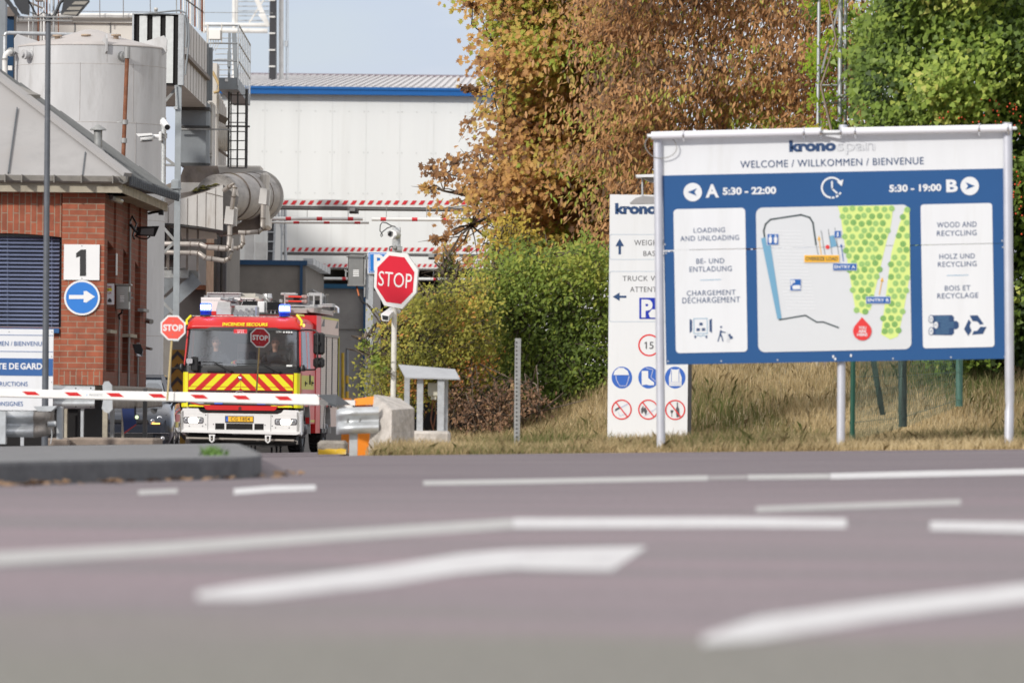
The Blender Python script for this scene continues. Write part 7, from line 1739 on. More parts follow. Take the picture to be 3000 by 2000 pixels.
mb.build('boom_arm', [m_boom, M('boom_red', (.58, .015, .015), .4, var=.03), M('boom_grey_ink', (.33, .36, .40), .5, var=0), M('boom_logo_blue', (.18, .42, .70), .5, var=0)], bm)
mb = MB(); mb.add([P(926, 1155.5, 62), P(986, 1155, 62.5), P(1027, 1184.5, 62.3), P(985, 1188, 61.6), P(962, 1180, 61.7)], [(0, 1, 2, 3, 4)]); mb.add([P(962, 1180, 61.72), P(985, 1188, 61.62), P(985, 1193, 61.62), P(960, 1185, 61.72)], [(0, 1, 2, 3)]); mb.build('boom_sleeve', M('sleeve_rubber', (.055, .062, .068), .7, var=.15, scale=10), bm)
mb = MB(); mb.uvprism([(984, 1187), (1028, 1186), (1040, 1198), (994, 1199)], 62.0, .1); mb.uvprism([(1004, 1171), (1040, 1172), (1040, 1188), (1030, 1187)], 62.6, .1); mb.build('boom_bracket', m_boom, bm)
m_orange = M('barrier_orange', (.80, .24, .01), .45, var=.05)
mb = MB(); mb.pbox(1040, 1186, 1098, 1340, 62.7, 63.05, 0, .015); mb.loft([[P(u, v, y) for u, v, y in ((1034, 1187, 62.6), (1100, 1184, 62.6), (1100, 1184, 63.1), (1034, 1187, 63.1))], [P(u, v, y) for u, v, y in ((1038, 1168, 62.65), (1100, 1160, 62.65), (1100, 1160, 63.1), (1038, 1168, 63.1))]]); mb.build('housing', m_orange, bm)
m_stopr = M('stop_red', (.66, .008, .03), .4, var=.02); m_stop2 = M('stop_red_sunned', (.80, .10, .07), .45, var=.03)
def octa(u, v, r): return [(u + r * math.cos(R(22.5 + 45 * i)), v + r * math.sin(R(22.5 + 45 * i))) for i in range(8)]
def stop_paddle(lab, u, v, r, Y, p0, p1, red, sl, stick):
    t = thing('stop_paddle', lab, 'stop sign', P(*p1, Y), group='stop signs on sticks')
    mb = MB(); q = [(a, b + (a - u) * sl) for a, b in octa(u, v, r)]; mb.uvprism(q, Y, .012); q2 = [(a, b + (a - u) * sl) for a, b in octa(u, v, r * .87)]; mb.uvpoly(q2, Y - .002, 1)
    uvtext(mb, 'STOP', u - r * .73, v - r * .25, u + r * .73, v + r * .25, Y - .004, 0, slope=sl, bold=.035)
    mb.uvpoly(disc(u, v - r * .5, r * .035, 10), Y - .004, 2); mb.uvpoly(disc(u - r * .05, v + r * .5, r * .035, 10), Y - .004, 2)
    mb.build('plate', [m_white, red, m_galvd], t)
    mb = MB(); mb.uvtube([(p0[0], p0[1], Y + .02), (p1[0], p1[1], Y + .02)], .011, 8); mb.build('stick', stick, t)
m_stick = M('wooden_stick', (.52, .40, .18), .6, var=.15, scale=10, stretch=(1, 1, .2)); m_stick2 = M('dull_stick', (.46, .34, .15), .6, var=.15)
stop_paddle('bright red stop paddle on a pale stick left of the fire engine', 507, 960, 39.5, 63.6, (505, 975), (490, 1172), m_stop2, .02, m_stick)
stop_paddle('smaller darker stop paddle on a brown stick in front of the windscreen', 762, 989, 31, 80, (760.5, 1000), (750, 1172), M('stop_red_shaded', (.46, .012, .02), .45, var=.03), .05, m_stick2)  # this paddle's red is darkened for the slight shade on it
t = thing('barrier_boom', 'second white boom hidden behind the near boom carrying the smaller stop paddle', 'barrier', P(1010, 1330, 80.3))
mb = MB(); mb.loft([[P(u, v, y) for v, y in ((a, 80.05), (b, 80.05), (b, 80.13), (a, 80.13))] for u, a, b in ((560, 1152, 1170), (1006, 1174, 1189))]); mb.build('boom_arm', m_boom, t)
mb = MB(); mb.pbox(1000, 1166, 1030, 1330, 80.2, 80.5, 0, .02); mb.build('housing', m_orange, t)

# ---- crash barriers
def wbeam(t, pts, h, Y0, mt, name='beam', dep=.08):
    """W profile swept along (u, v_top, v_bottom, Y)"""
    prof = [(0, 0.), (.07, .35), (.20, 1.), (.33, .6), (.44, .0), (.5, -.1), (.56, .0), (.67, .6), (.80, 1.), (.93, .35), (1, 0.)]
    rg = []
    for u, a, b, Y in pts: rg.append([P(u, a + (b - a) * f, Y) - Vector((0, dep * d, 0)) for f, d in prof] + [P(u, a + (b - a) * f, Y) - Vector((0, dep * d - .006, 0)) for f, d in prof[::-1]])
    mb = MB(); mb.loft(rg, 0, True, True); return mb.build(name, mt, t)
m_rail = M('rail_galv', (.52, .54, .55), .45, metal=.5, var=.15, scale=8, dirt=(.36, .35, .33), dscale=7, damt=.5)
m_raild = M('rail_brown', (.27, .245, .22), .6, metal=.2, var=.25, scale=8, dirt=(.14, .09, .06), dscale=6, damt=.6)
t = thing('crash_barrier', 'short galvanised crash barrier section beside the concrete block', 'guard rail', GP(1035, 62))
wbeam(t, [(985, 1200, 1276, 61.6), (995, 1196, 1272, 61.3), (1040, 1192, 1270, 61.3), (1110, 1190, 1268, 61.3)], .31, 0, m_rail)
mb = MB(); mb.pbox(1023, 1262, 1047, 1342, 61.4, 61.5); mb.build('post', m_rail, t)
mb = MB()
for u, v in ((1017, 1233), (1053, 1231)): mb.pbox(u - 1.5, v - 8, u + 1.5, v + 8, 61.29, 61.31)
mb.build('bolt', m_galvd, t)
t = thing('crash_barrier', 'bent galvanised crash barrier at the left edge with small round lamp', 'guard rail', GP(80, 64))
wbeam(t, [(-60, 1203, 1280, 64), (16, 1203, 1280, 64), (98, 1203, 1281, 64), (99, 1204, 1282, 64.05)], .3, 0, m_rail)
wbeam(t, [(97, 1205, 1282, 64.02), (130, 1206, 1278, 64.1), (160, 1202, 1270, 64.6)], .3, 0, m_raild)
mb = MB(); mb.pbox(-6, 1203, 16, 1300, 63.8, 64); mb.pbox(166, 1190, 182, 1286, 64.6, 64.8); mb.uvprism([(98, 1190), (168, 1188), (150, 1204), (110, 1204)], 64.3, .3); mb.build('post', m_rail, t)
mb = MB(); mb.uvtube([(140, 1242, 64.2), (164, 1241, 64.2)], .032, 12); mb.uvtube([(150, 1252, 64.2), (152, 1275, 64.1), (148, 1300, 63.9)], .006, 6); mb.build('marker_lamp', m_galv, t)
t = thing('crash_barrier', 'straight crash barrier under the red brick wall with flared dark end', 'guard rail', GP(290, 69))
wbeam(t, [(140, 1128, 1197, 69.2), (278, 1131, 1196, 69.2)], .3, 0, m_rail)
mb = MB()
for u in (222, 266):
    for v in (1137, 1191): mb.uvpoly(disc(u, v, 2.3, 10), 69.1, 0)
mb.build('bolt_hole', m_black, t)
mb = MB(); mb.pbox(236, 1196, 244, 1300, 69.25, 69.35); mb.build('post', m_rail, t)
t = thing('crash_barrier', 'blackened crash barrier with fishtail end running back toward the dark car', 'guard rail', GP(390, 69.5))
wbeam(t, [(325, 1130, 1196, 69.0), (362, 1131, 1196, 69.6), (430, 1134, 1194, 71.5), (476, 1138, 1190, 74)], .3, 0, m_raild)
mb = MB(); mb.uvprism([(300, 1128), (306, 1117), (318, 1116), (328, 1128), (330, 1198), (318, 1210), (306, 1206), (298, 1196), (303, 1165)], 68.8, .02); mb.build('fishtail_end', m_rail, t)
mb = MB(); mb.uvprism([(440, 1196), (462, 1196), (458, 1210), (450, 1213), (442, 1206)], 72, .02); mb.pbox(418, 1137, 430, 1300, 70.5, 70.6); mb.build('post', m_steel, t)
mb = MB(); mb.uvprism([(357, 1196), (399, 1196), (399, 1240), (363, 1266)], 70.8, .03); mb.add([P(363, 1266, 70.79), P(399, 1241, 70.79), P(399, 1245, 70.79), P(364, 1271, 70.79)], [(0, 1, 2, 3)], 1)
tag(mb.build('blue_board', [M('board_dark_blue', (.005, .02, .10), .5), M('edge_red', (.3, .02, .02), .5)]), 'dark blue slanting panel with red lower edge in the undercroft gap', 'board')
t = thing('guide_light', 'small lit round guide light in the gap under the gatehouse', 'lamp', P(400, 1222, 70.2))
mb = MB(); mb.uvtube([(400, 1222, 70.4), (400.5, 1222, 70.15)], .036, 16); mb.uvtube([(396, 1215, 70.4), (396, 1190, 70.4)], .012, 6); mb.build('housing', m_black, t)
mb = MB(); mb.uvtube([(401, 1221.5, 70.149), (401, 1221.5, 70.14)], .023, 14); mb.build('lit_lens', M('guide_green', (.6, .75, .5), .3, var=0, emit=(.55, .70, .42), estr=.8), t)
t = thing('concrete_plinth', 'low weathered concrete plinth running along the gatehouse base', 'plinth', GP(290, 67))
mb = MB(); mb.pbox(198, 1283, 452, 1345, 67.4, 69, 0, .02); mb.pbox(124, 1284, 200, 1345, 67.1, 69, 0, .02); mb.build('block', M('brown_concrete', (.25, .20, .16), .9, var=.25, scale=4, dirt=(.10, .085, .075), dscale=3, damt=.7, bump=.4), t)

# ---- concrete block, painted block
m_cblk = M('block_concrete', (.52, .48, .435), .95, var=.22, scale=9, dirt=(.27, .245, .215), dscale=3.5, damt=.8, bump=.9, bscale=14)
mb = MB()
a = [P(1096, 1155, 61.7), P(1148, 1200, 61.1), P(1214, 1196, 61.9), P(1172, 1166, 62.6)]; b = [P(1076, 1345, 61.3), P(1146, 1352, 60.9), P(1213, 1345, 62.0), P(1170, 1345, 62.6)]
mb.loft([b, [p.lerp(q, .55) for p, q in zip(b, a)], a]); o = mb.build('concrete_block', m_cblk); tag(o, 'pale concrete block with sloping top beside the orange barrier housing', 'block')
t = thing('painted_block', 'weathered concrete block with flaking yellow paint beside the rail post', 'block', GP(972, 64))
mb = MB(); mb.pbox(930, 1290, 1016, 1350, 64, 64.5, 0, .03); mb.build('block', M('pitted_concrete', (.28, .255, .22), .95, var=.3, scale=9, dirt=(.12, .11, .10), dscale=12, damt=.6, bump=.8, bscale=30), t)
mb = MB(); mb.uvprism([(932, 1315), (948, 1317), (958, 1314), (985, 1315), (1000, 1313), (1014, 1316), (1014, 1350), (932, 1350)], 63.985, .012); mb.build('paint', M('flaking_yellow', (.72, .46, .03), .7, var=.1, scale=8, dirt=(.66, .60, .42), dscale=9, damt=1), t)
# ---- kiosk
t = thing('reader_shelter', 'small steel shelter with slanted grey roof over a cream reader box', 'kiosk', GP(1255, 66))
KY = 65.5
mb = MB(); mb.loft([[P(1167, 1067, KY), P(1333, 1081, KY), P(1333, 1085, KY), P(1167, 1070, KY)], [P(1187, 1104, KY - .35), P(1347, 1108, KY - .35), P(1347, 1112, KY - .35), P(1187, 1108, KY - .35)]]); mb.build('roof', M('shelter_roof', (.36, .37, .385), .5, var=.08), t)
mb = MB()
for u0, u1, v0, v1, Y in ((1184, 1200, 1098, 1232, KY), (1221, 1239, 1104, 1300, KY - .25), (1281, 1301, 1108, 1300, KY - .3), (1302, 1312, 1108, 1270, KY + .1)): mb.pbox(u0, v0, u1, v1, Y, Y + .06)
mb.build('post', m_galv, t)
mb = MB(); mb.pbox(1254, 1121, 1284, 1160, KY - .1, KY, 0, .01); mb.pbox(1262, 1160, 1278, 1170, KY - .08, KY); mb.build('reader_box', M('cream_box', (.62, .60, .48), .5, var=.04), t)
mb = MB(); mb.uvtube([(1268, 1170, KY - .05), (1266, 1200, KY - .05), (1262, 1230, KY), (1270, 1260, KY)], .008, 6); mb.uvtube([(1273, 1170, KY - .05), (1277, 1210, KY - .05), (1270, 1250, KY)], .006, 6); mb.build('cable', m_rust, t)
mb = MB(); mb.pbox(1198, 1262, 1318, 1330, KY - .6, KY + .4, 0, .03); mb.build('plinth', m_cblk, t)
# ---- perforated post
t = thing('perforated_post', 'lone perforated galvanised post standing in dry grass before the bushes', 'post', GP(1514, 63))
mb = MB(); mb.pbox(1507, 991, 1520, 1335, 63, 63.03); mb.pbox(1519.5, 991, 1524, 1335, 63, 63.06); mb.build('channel', m_galvd, t)
mb = MB()
for v in range(1000, 1300, 12): mb.uvpoly(rrect(1511, v, 1516, v + 6, 2, 3), 62.996)
mb.build('slot', m_steel, t)
# ---- entrance signs group
SYY = 72.
t = thing('stop_sign', 'large red stop sign on white post before the parking sign', 'stop sign', GP(1157, SYY))
sc_ = lambda x, y: (1060 + .2232 * x, 650 + .2232 * y)
outer = [(345, 392), (590, 412), (738, 628), (712, 930), (528, 1140), (292, 1095), (158, 852), (170, 578)]; inner = [(360, 440), (560, 466), (690, 660), (668, 920), (515, 1076), (320, 1050), (193, 855), (205, 598)]
mb = MB(); mb.prism([P(*sc_(*q), SYY) for q in outer], (.014, .03, -.004)); mb.uvpoly([sc_(*q) for q in inner], SYY - .003, 1)
uvtext(mb, 'STOP', 1109, 798, 1206.5, 841, SYY - .006, 0, slope=.095, lean=-.06, bold=-.0)
mb.build('plate', [M('sign_white', (.80, .80, .78), .4, var=.03), m_stopr], t)
mb = MB(); mb.uvtube([(1149, 1345, SYY + .05), (1158, 760, SYY + .05)], .035, 14); mb.build('post', M('peeling_white', (.70, .68, .62), .7, var=.06, dirt=(.35, .32, .27), dscale=20, damt=.7), t)
t = thing('security_camera', 'white box camera on the stop sign post aimed at the gate', 'camera', P(1137, 925, SYY - .1))
mb = MB(); a = [P(u, v, SYY - .25) for u, v in ((1115, 920), (1140, 924), (1138, 941), (1119, 939))]; b = [P(u, v, SYY + .2) for u, v in ((1143, 900), (1160, 903), (1158, 918), (1145, 918))]; mb.loft([a, b]); mb.build('housing', m_white, t)
mb = MB(); mb.prism([P(u, v, SYY - .252) for u, v in ((1119, 923), (1138, 926), (1136, 938), (1121, 936))], (0, -.004, 0)); mb.build('front_glass', M('camera_black', (.02, .02, .022), .2), t)
mb = MB(); mb.uvtube([(1158, 908, SYY + .1), (1171, 914, SYY + .12)], .03, 10); mb.build('mount', m_white, t)
t = thing('camera_post', 'square galvanised post with a round camera and cable loop above the stop sign', 'post', P(1158, 1330, 74))
mb = MB(); mb.pbox(1146, 665, 1170, 1330, 74, 74.1, 0, .004); mb.build('shaft', M('spangled_zinc', (.6, .61, .6)), t)
mb = MB(); mb.uvtube([(1163, 688, 73.95), (1150, 687, 73.7)], .055, 16); mb.uvtube([(1142, 686, 73.6), (1142.5, 686.2, 73.55)], .042, 16); mb.build('camera', m_white, t)
mb = MB(); mb.uvtube([(1142, 686.5, 73.54), (1141.8, 686.5, 73.53)], .026, 14); mb.uvprism([(1133, 682), (1142, 676), (1152, 680), (1150, 684), (1142, 680)], 73.5, .02); mb.build('lens', m_bk, t)
mb = MB(); mb.uvtube([(1158, 664, 74), (1147, 662, 73.8), (1132, 653, 73.7), (1120, 651, 73.7), (1114, 660, 73.7), (1113, 676, 73.7), (1118, 682, 73.7), (1121, 690, 73.7), (1117, 694, 73.7), (1115, 688, 73.7), (1121, 679, 73.7), (1135, 668, 73.8), (1147, 664, 73.9)], .007, 6); mb.uvtube([(1142, 735, 73.9), (1142, 723, 73.9), (1148, 722, 73.9), (1162, 729, 73.9)], .01, 6); mb.build('cable', m_black, t)
mb = MB(); mb.pbox(1150, 718, 1164, 732, 73.85, 74, 0, .02); mb.uvtube([(1164, 731, 73.8), (1178, 732, 73.8)], .045, 12); mb.build('junction_box', m_galvd, t)
t = thing('parking_sign_post', 'galvanised post with a blue parking sign half hidden by the stop sign', 'sign', GP(1080, 76))
mb = MB(); mb.pbox(1069.5, 745, 1092, 1340, 76.05, 76.15, 0, .004); mb.build('post', m_galv, t)
mb = MB(); mb.pbox(1077, 737, 1140, 802, 76, 76.02, 0); mb.uvpoly([(1079.5, 740), (1138, 741), (1138, 799), (1080, 799)], 75.996, 1); q = [(1082.5, 743), (1136, 743.5), (1136, 796), (1083, 796)]; mb.uvpoly(q, 75.992, 0)
mb.uvpoly([(1084, 744.5), (1134.5, 745), (1134.5, 794.5), (1084.5, 794.5)], 75.988, 1); uvtext(mb, 'P', 1095, 745.5, 1124, 792, 75.984, 0, bold=.03); mb.build('plate', [m_white, M('parking_plate_blue', (.01, .19, .60), .4, var=.03)], t)
t = thing('intercom_box', 'steel intercom box with white slots beside the parking sign post', 'intercom', P(1042, 838, 76))
mb = MB(); mb.pbox(1019, 750, 1066, 835, 76.0, 76.3, 0, .01); mb.uvprism([(1014, 752), (1028, 745), (1072, 748), (1068, 753)], 75.95, .35); mb.pbox(1017, 832, 1067, 837, 75.97, 76.3); mb.build('housing', m_inox, t)
mb = MB()
for i in range(4): mb.uvprism(rrect(1034, 790 + i * 5.4, 1052, 793.6 + i * 5.4, 1.6, 3), 75.995, .004)
mb.build('speaker_slots', M('slot_white', (.8, .8, .78)), t)
mb = MB(); mb.uvprism([(1011, 790), (1015, 789), (1015, 812), (1011, 810)], 76.0, .05); mb.uvprism([(1009, 788), (1019, 794), (1019, 798), (1009, 793)], 75.99, .05); mb.pbox(1066.5, 745, 1071, 870, 76, 76.06); mb.build('latch_bar', m_galvd, t)
mb = MB(); mb.uvtube([(1045, 838, 76.1), (1049, 855, 76), (1052, 868, 76)], .012, 7); mb.uvtube([(1052, 866, 76), (1060, 882, 76), (1070, 890, 76)], .016, 7, 1); mb.build('cable', [M('cable_orange', (.5, .14, .04), .5), m_black], t)
# ---- green fence behind the welcome board
t = thing('mesh_fence', 'sagging green wire fence with leaning posts behind the welcome board', 'fence', GP(2640, 66))
m_green = M('fence_green', (.006, .075, .045), .5, var=.15); m_dgreen = M('dark_green_post', (.012, .026, .02), .6, var=.2)
zg = lambda u, Y: (lambda p: BANK(p.x, p.y) + GZ(p.x, p.y))(GP(u, Y))
mb = MB(); q = P(2500, 1000, 61); mb.tube([(q.x, 61, zg(2500, 61) - .2), (q.x, 61, P(2500, 900, 61).z)], .028, 10); mb.build('green_post', m_green, t)
mb = MB(); mb.bar(P(2586, 1215, 63), P(2554, 1030, 63), .06, .06); mb.build('leaning_brace', m_dgreen, t)
mb = MB(); mb.uvtube([(2645, 1250, 65), (2643, 1000, 65)], .05, 10); mb.build('thick_post', M('thick_post', (.025, .04, .035), .8, var=.3), t)
mb = MB(); mb.uvtube([(2810, 1190, 70), (2811, 1000, 70)], .045, 10); mb.build('far_post', M('pale_green_post', (.05, .13, .10), .6, var=.15), t)
mb = MB()
pA, pB, pC = P(2502, 1000, 61.02), P(2645, 1000, 65), P(2811, 1000, 70)
def fseg(a, b, v0a, v1a, v0b, v1b, k):
    for i in range(k + 1):
        t_ = i / k; c = a.lerp(b, t_); zb2 = v1a + (v1b - v1a) * t_; zt2 = v0a + (v0b - v0a) * t_
        for s in (-1, 1):
            e = min(1, max(0, t_ + s * .16)); c2 = a.lerp(b, e)
            mb.bar(Vector((c.x, c.y, zb2)), Vector((c2.x, c2.y, zt2)), .0028)
fseg(pA, pB, P(2500, 1040, 61).z, P(2500, 1290, 61).z, P(2645, 1040, 65).z, P(2645, 1255, 65).z, 26); fseg(pB, pC, P(2645, 1040, 65).z, P(2645, 1255, 65).z, P(2811, 1040, 70).z, P(2811, 1190, 70).z, 30)
for va, vb_, vc in ((1104, 1100, 1090), (1237, 1222, 1170)): mb.bar(P(2500, va, 61), P(2645, vb_, 65), .005); mb.bar(P(2645, vb_, 65), P(2811, vc, 70), .005)
mb.build('wire_mesh', M('wire_green', (.05, .11, .085), .5), t)
# ---- lattice mast
t = thing('lattice_mast', 'galvanised lattice mast overgrown with yellow-green creeper above the welcome board', 'mast', P(2440, 1300, 74))
MY = 74.
mb = MB()
for u0, u1, dy, r in ((2396, 2400, 0, .024), (2460, 2463, 0, .033), (2476, 2478, .35, .022)): mb.uvtube([(u0 - 2, 1330, MY + dy), (u0, 400, MY + dy), (u1, -40, MY + dy)], r, 10)
mb.build('leg', m_galv, t)
mb = MB()
for a, b in (((2405, 215), (2455, 30)), ((2455, 30), (2466, -40)), ((2396, 305), (2408, 385)), ((2401, 215), (2398, 205)), ((2455, 420), (2405, 620)), ((2405, 620), (2455, 820))): mb.bar(P(*a, MY + .02), P(*b, MY + .02), .026)
for v in (250, 302, 560): mb.uvtube([(2396, v, MY), (2462, v, MY)], .014, 7); mb.uvtube([(2462, v + 2, MY), (2480, v - 22, MY + .35)], .012, 6)
mb.uvtube([(2450, 281, MY - .05), (2472, 281, MY - .05)], .02, 7); mb.build('bracing', m_galvd, t)
# ================================================================ VEGETATION
def pip(U, Vv, poly):
    r = np.zeros(len(U), bool); n = len(poly)
    for i in range(n):
        (x1, y1), (x2, y2) = poly[i], poly[i - 1]
        c = ((y1 > Vv) != (y2 > Vv)); r ^= c & (U < (x2 - x1) * (Vv - y1) / ((y2 - y1) or 1e-9) + x1)
    return r
def sample(poly, n):
    a = np.array(poly); lo, hi = a.min(0), a.max(0); out_ = np.zeros((0, 2))
    while len(out_) < n:
        q = nrng.uniform(lo, hi, (n * 2, 2)); out_ = np.vstack([out_, q[pip(q[:, 0], q[:, 1], poly)]])
    return out_[:n]
def PN(u, v, Y):
    du, dv = u - HX, v - HY; px = du * cr + dv * sr; pz = du * sr - dv * cr
    return np.stack([px * Y / F, Y, CAMZ + pz * Y / F], 1)
SHAPES = {
    'maple': [(0, 0), (.30, .05), (.16, .22), (.52, .42), (.26, .52), (.30, .78), (.12, .70), (0, 1.0), (-.12, .70), (-.30, .78), (-.26, .52), (-.52, .42), (-.16, .22), (-.30, .05)],
    'oval': [(0, 0), (.20, .25), (.24, .55), (.10, .88), (0, 1), (-.10, .88), (-.24, .55), (-.20, .25)],
    'dry': [(0, 0), (.13, .2), (.17, .5), (.09, .82), (0, 1), (-.09, .82), (-.17, .5), (-.13, .2)],
    'ivy': [(0, 0), (.30, -.06), (.46, .22), (.26, .50), (0, 1), (-.26, .50), (-.46, .22), (-.30, -.06)],
    'small': [(0, 0), (.27, .4), (0, 1), (-.27, .4)],
    'thin': [(0, 0), (.09, .4), (0, 1), (-.09, .4)],
}
def leaf_mesh(name, pos, size, tone, shape, mat, bias=(-.5, -.75, .45), bstr=1.7, hang=.6, curl=.25, parent=None, local=False):
    n = len(pos); sh = np.array(SHAPES[shape]); k = len(sh)
    nr = nrng.normal(size=(n, 3)); nr /= np.linalg.norm(nr, axis=1)[:, None]; nr = nr + np.array(bias) * bstr; nr /= np.linalg.norm(nr, axis=1)[:, None]
    ax = nrng.normal(size=(n, 3)) * .7 + np.array([0, 0, -hang]); ax -= nr * (ax * nr).sum(1)[:, None]; ax /= np.linalg.norm(ax, axis=1)[:, None] + 1e-9
    sd_ = np.cross(nr, ax); cv = nrng.uniform(-curl, curl * 1.6, n)
    V = pos[:, None, :] + size[:, None, None] * (sh[None, :, 0:1] * sd_[:, None, :] + (sh[None, :, 1:2] - .5) * ax[:, None, :] + (cv[:, None] * (sh[None, :, 0] ** 2 * 3 + (sh[None, :, 1] - .4) ** 2))[:, :, None] * nr[:, None, :])
    V = V.reshape(-1, 3)
    if parent is not None and not local: V = V - np.array(ROOTM[parent.name].to_translation())
    me = bpy.data.meshes.new(name); me.vertices.add(n * k); me.vertices.foreach_set('co', V.ravel().astype(np.float32))
    me.loops.add(n * k); me.loops.foreach_set('vertex_index', np.arange(n * k, dtype=np.int32))
    me.polygons.add(n); me.polygons.foreach_set('loop_start', np.arange(0, n * k, k, dtype=np.int32)); me.polygons.foreach_set('loop_total', np.full(n, k, np.int32))
    at = me.attributes.new('tone', 'FLOAT', 'POINT'); at.data.foreach_set('value', np.repeat(np.clip(tone, 0, 1), k).astype(np.float32))
    me.materials.append(mat); me.update(); me.validate()
    o = bpy.data.objects.new(name, me); COL.objects.link(o)
    if parent is not None: o.parent = parent; ROOTM[o.name] = ROOTM[parent.name]
    else: ROOTM[o.name] = Matrix.Identity(4)
    return o
def clumps(poly, n, per, Y0, depth, r, tonef, extra=(), lob=0., seed=0, aniso=(1, 1, .8)):
    """leaf positions: clumps spread through a crown outline, bulging toward the viewer"""
    c = sample(poly, n)
    if len(extra): c = np.vstack([c, np.array([q[:2] for q in extra])])
    m = len(c)
    bump = (np.sin(c[:, 0] * .013 + seed) + np.sin(c[:, 1] * .017 + seed * 2 + c[:, 0] * .006)) * .5
    Y = Y0 + depth * nrng.random(m) ** 2.0 - lob * bump
    ct = tonef(c[:, 0], c[:, 1]) + nrng.normal(0, .19, m)
    C = PN(c[:, 0], c[:, 1], Y)
    rr = r * nrng.uniform(.5, 1.2, m)
    if len(extra): rr[-len(extra):] = [q[2] for q in extra]
    pos = np.repeat(C, per, 0) + np.clip(nrng.normal(size=(m * per, 3)), -1.9, 1.9) * np.repeat(rr, per)[:, None] * np.array(aniso)
    tone = np.repeat(ct, per) + nrng.normal(0, .10, m * per)
    if len(extra):                                      # outlying sprays carry fewer leaves
        keep = np.ones(m * per, bool); keep[-len(extra) * per:] = nrng.random(len(extra) * per) < .42; pos, tone = pos[keep], tone[keep]
    return pos, tone, C
def twigs(mb, C, roots, k, r0=.014):
    for i in nrng.choice(len(C), min(k, len(C)), replace=False):
        a = Vector(C[i]); b = min(roots, key=lambda q: (q - a).length)
        mid = a.lerp(b, .5) + Vector((nrng.normal() * .12, nrng.normal() * .12, nrng.normal() * .10 + .1))
        d = a + (a - mid).normalized() * .34
        mb.tube([d, a, mid, b], [.0025, r0 * .35, r0 * .7, r0], 4, 0, False)
m_bark = M('bark', (.13, .10, .075), .9, var=.3, scale=8, stretch=(1, 1, .3), bump=.6, bscale=20)
m_twig = M('twig', (.24, .19, .145), .85, var=.3, scale=5)
def tree(name, label, cat, base_u, Y, poly, n, per, depth, r, leafs, shape, mat, tonef, limbs, tw=220, extra=(), lob=.6, trunk_r=.16, seed=0, stem=.02, twr=.012, aniso=(1, 1, .8), **kw):
    g = GP(base_u, Y + depth * .5); gz_ = g.z + BANK(g.x, min(g.y, 80))
    t = thing(name, label, cat, (g.x, g.y, gz_))
    pos, tone, C = clumps(poly, n, per, Y, depth, r, tonef, extra, lob, seed, aniso)
    ctop = [P(u, v, Y + depth * f) for u, v, f in limbs]
    mb = MB(); base = Vector((g.x, g.y, gz_ - .2)); joints = []
    if trunk_r:
        top = ctop[0]; mid = base.lerp(top, .5) + Vector((.08, 0, 0))
        mb.tube([base, base.lerp(mid, .3), mid, top], [trunk_r * 1.25, trunk_r, trunk_r * .8, trunk_r * .5], 12); mb.build('trunk', m_bark, t)
        mb = MB()
        for q in ctop[1:]:
            s_ = base.lerp(top, .45 + .5 * rng.random()); m1 = s_.lerp(q, .5) + Vector((rng.gauss(0, .15), rng.gauss(0, .15), .25))
            pts = [s_, s_.lerp(m1, .5) + Vector((rng.gauss(0, .05), 0, .06)), m1, m1.lerp(q, .6) + Vector((rng.gauss(0, .06), 0, rng.gauss(0, .05))), q]
            mb.tube(pts, [trunk_r * .45, trunk_r * .36, trunk_r * .26, trunk_r * .15, trunk_r * .06], 7); joints += pts[1:]
    else:
        joints = []
        for q in ctop:
            b2 = base + Vector((rng.gauss(0, .25), rng.gauss(0, .2), 0)); m1 = b2.lerp(q, .5) + Vector((rng.gauss(0, .15), 0, .1)); mb.tube([b2, m1, q], [stem, stem * .7, stem * .3], 6); joints += [b2.lerp(q, .4), m1, q]
    twigs(mb, C, joints, tw, twr)
    for q in C[len(C) - len(extra):]:                  # the outlying sprays hang on twigs of their own
        a = Vector(q); b = min(joints, key=lambda w: (w - a).length); mb.tube([a + (a - b).normalized() * .12, a, a.lerp(b, .5) + Vector((0, 0, .06)), b], [.003, .005, .008, .012], 4, 0, False); mb.build('branches', m_twig, t)
    leaf_mesh('crown' if trunk_r else 'foliage', pos, leafs * nrng.uniform(.65, 1.25, len(pos)), tone, shape, mat, parent=t, **kw)
    return t
NF = lambda u, v, s=60., k=0.: .5 + .25 * (np.sin(u / s + k) + np.sin(v / s * 1.3 + u / s * .4 + 2 * k))
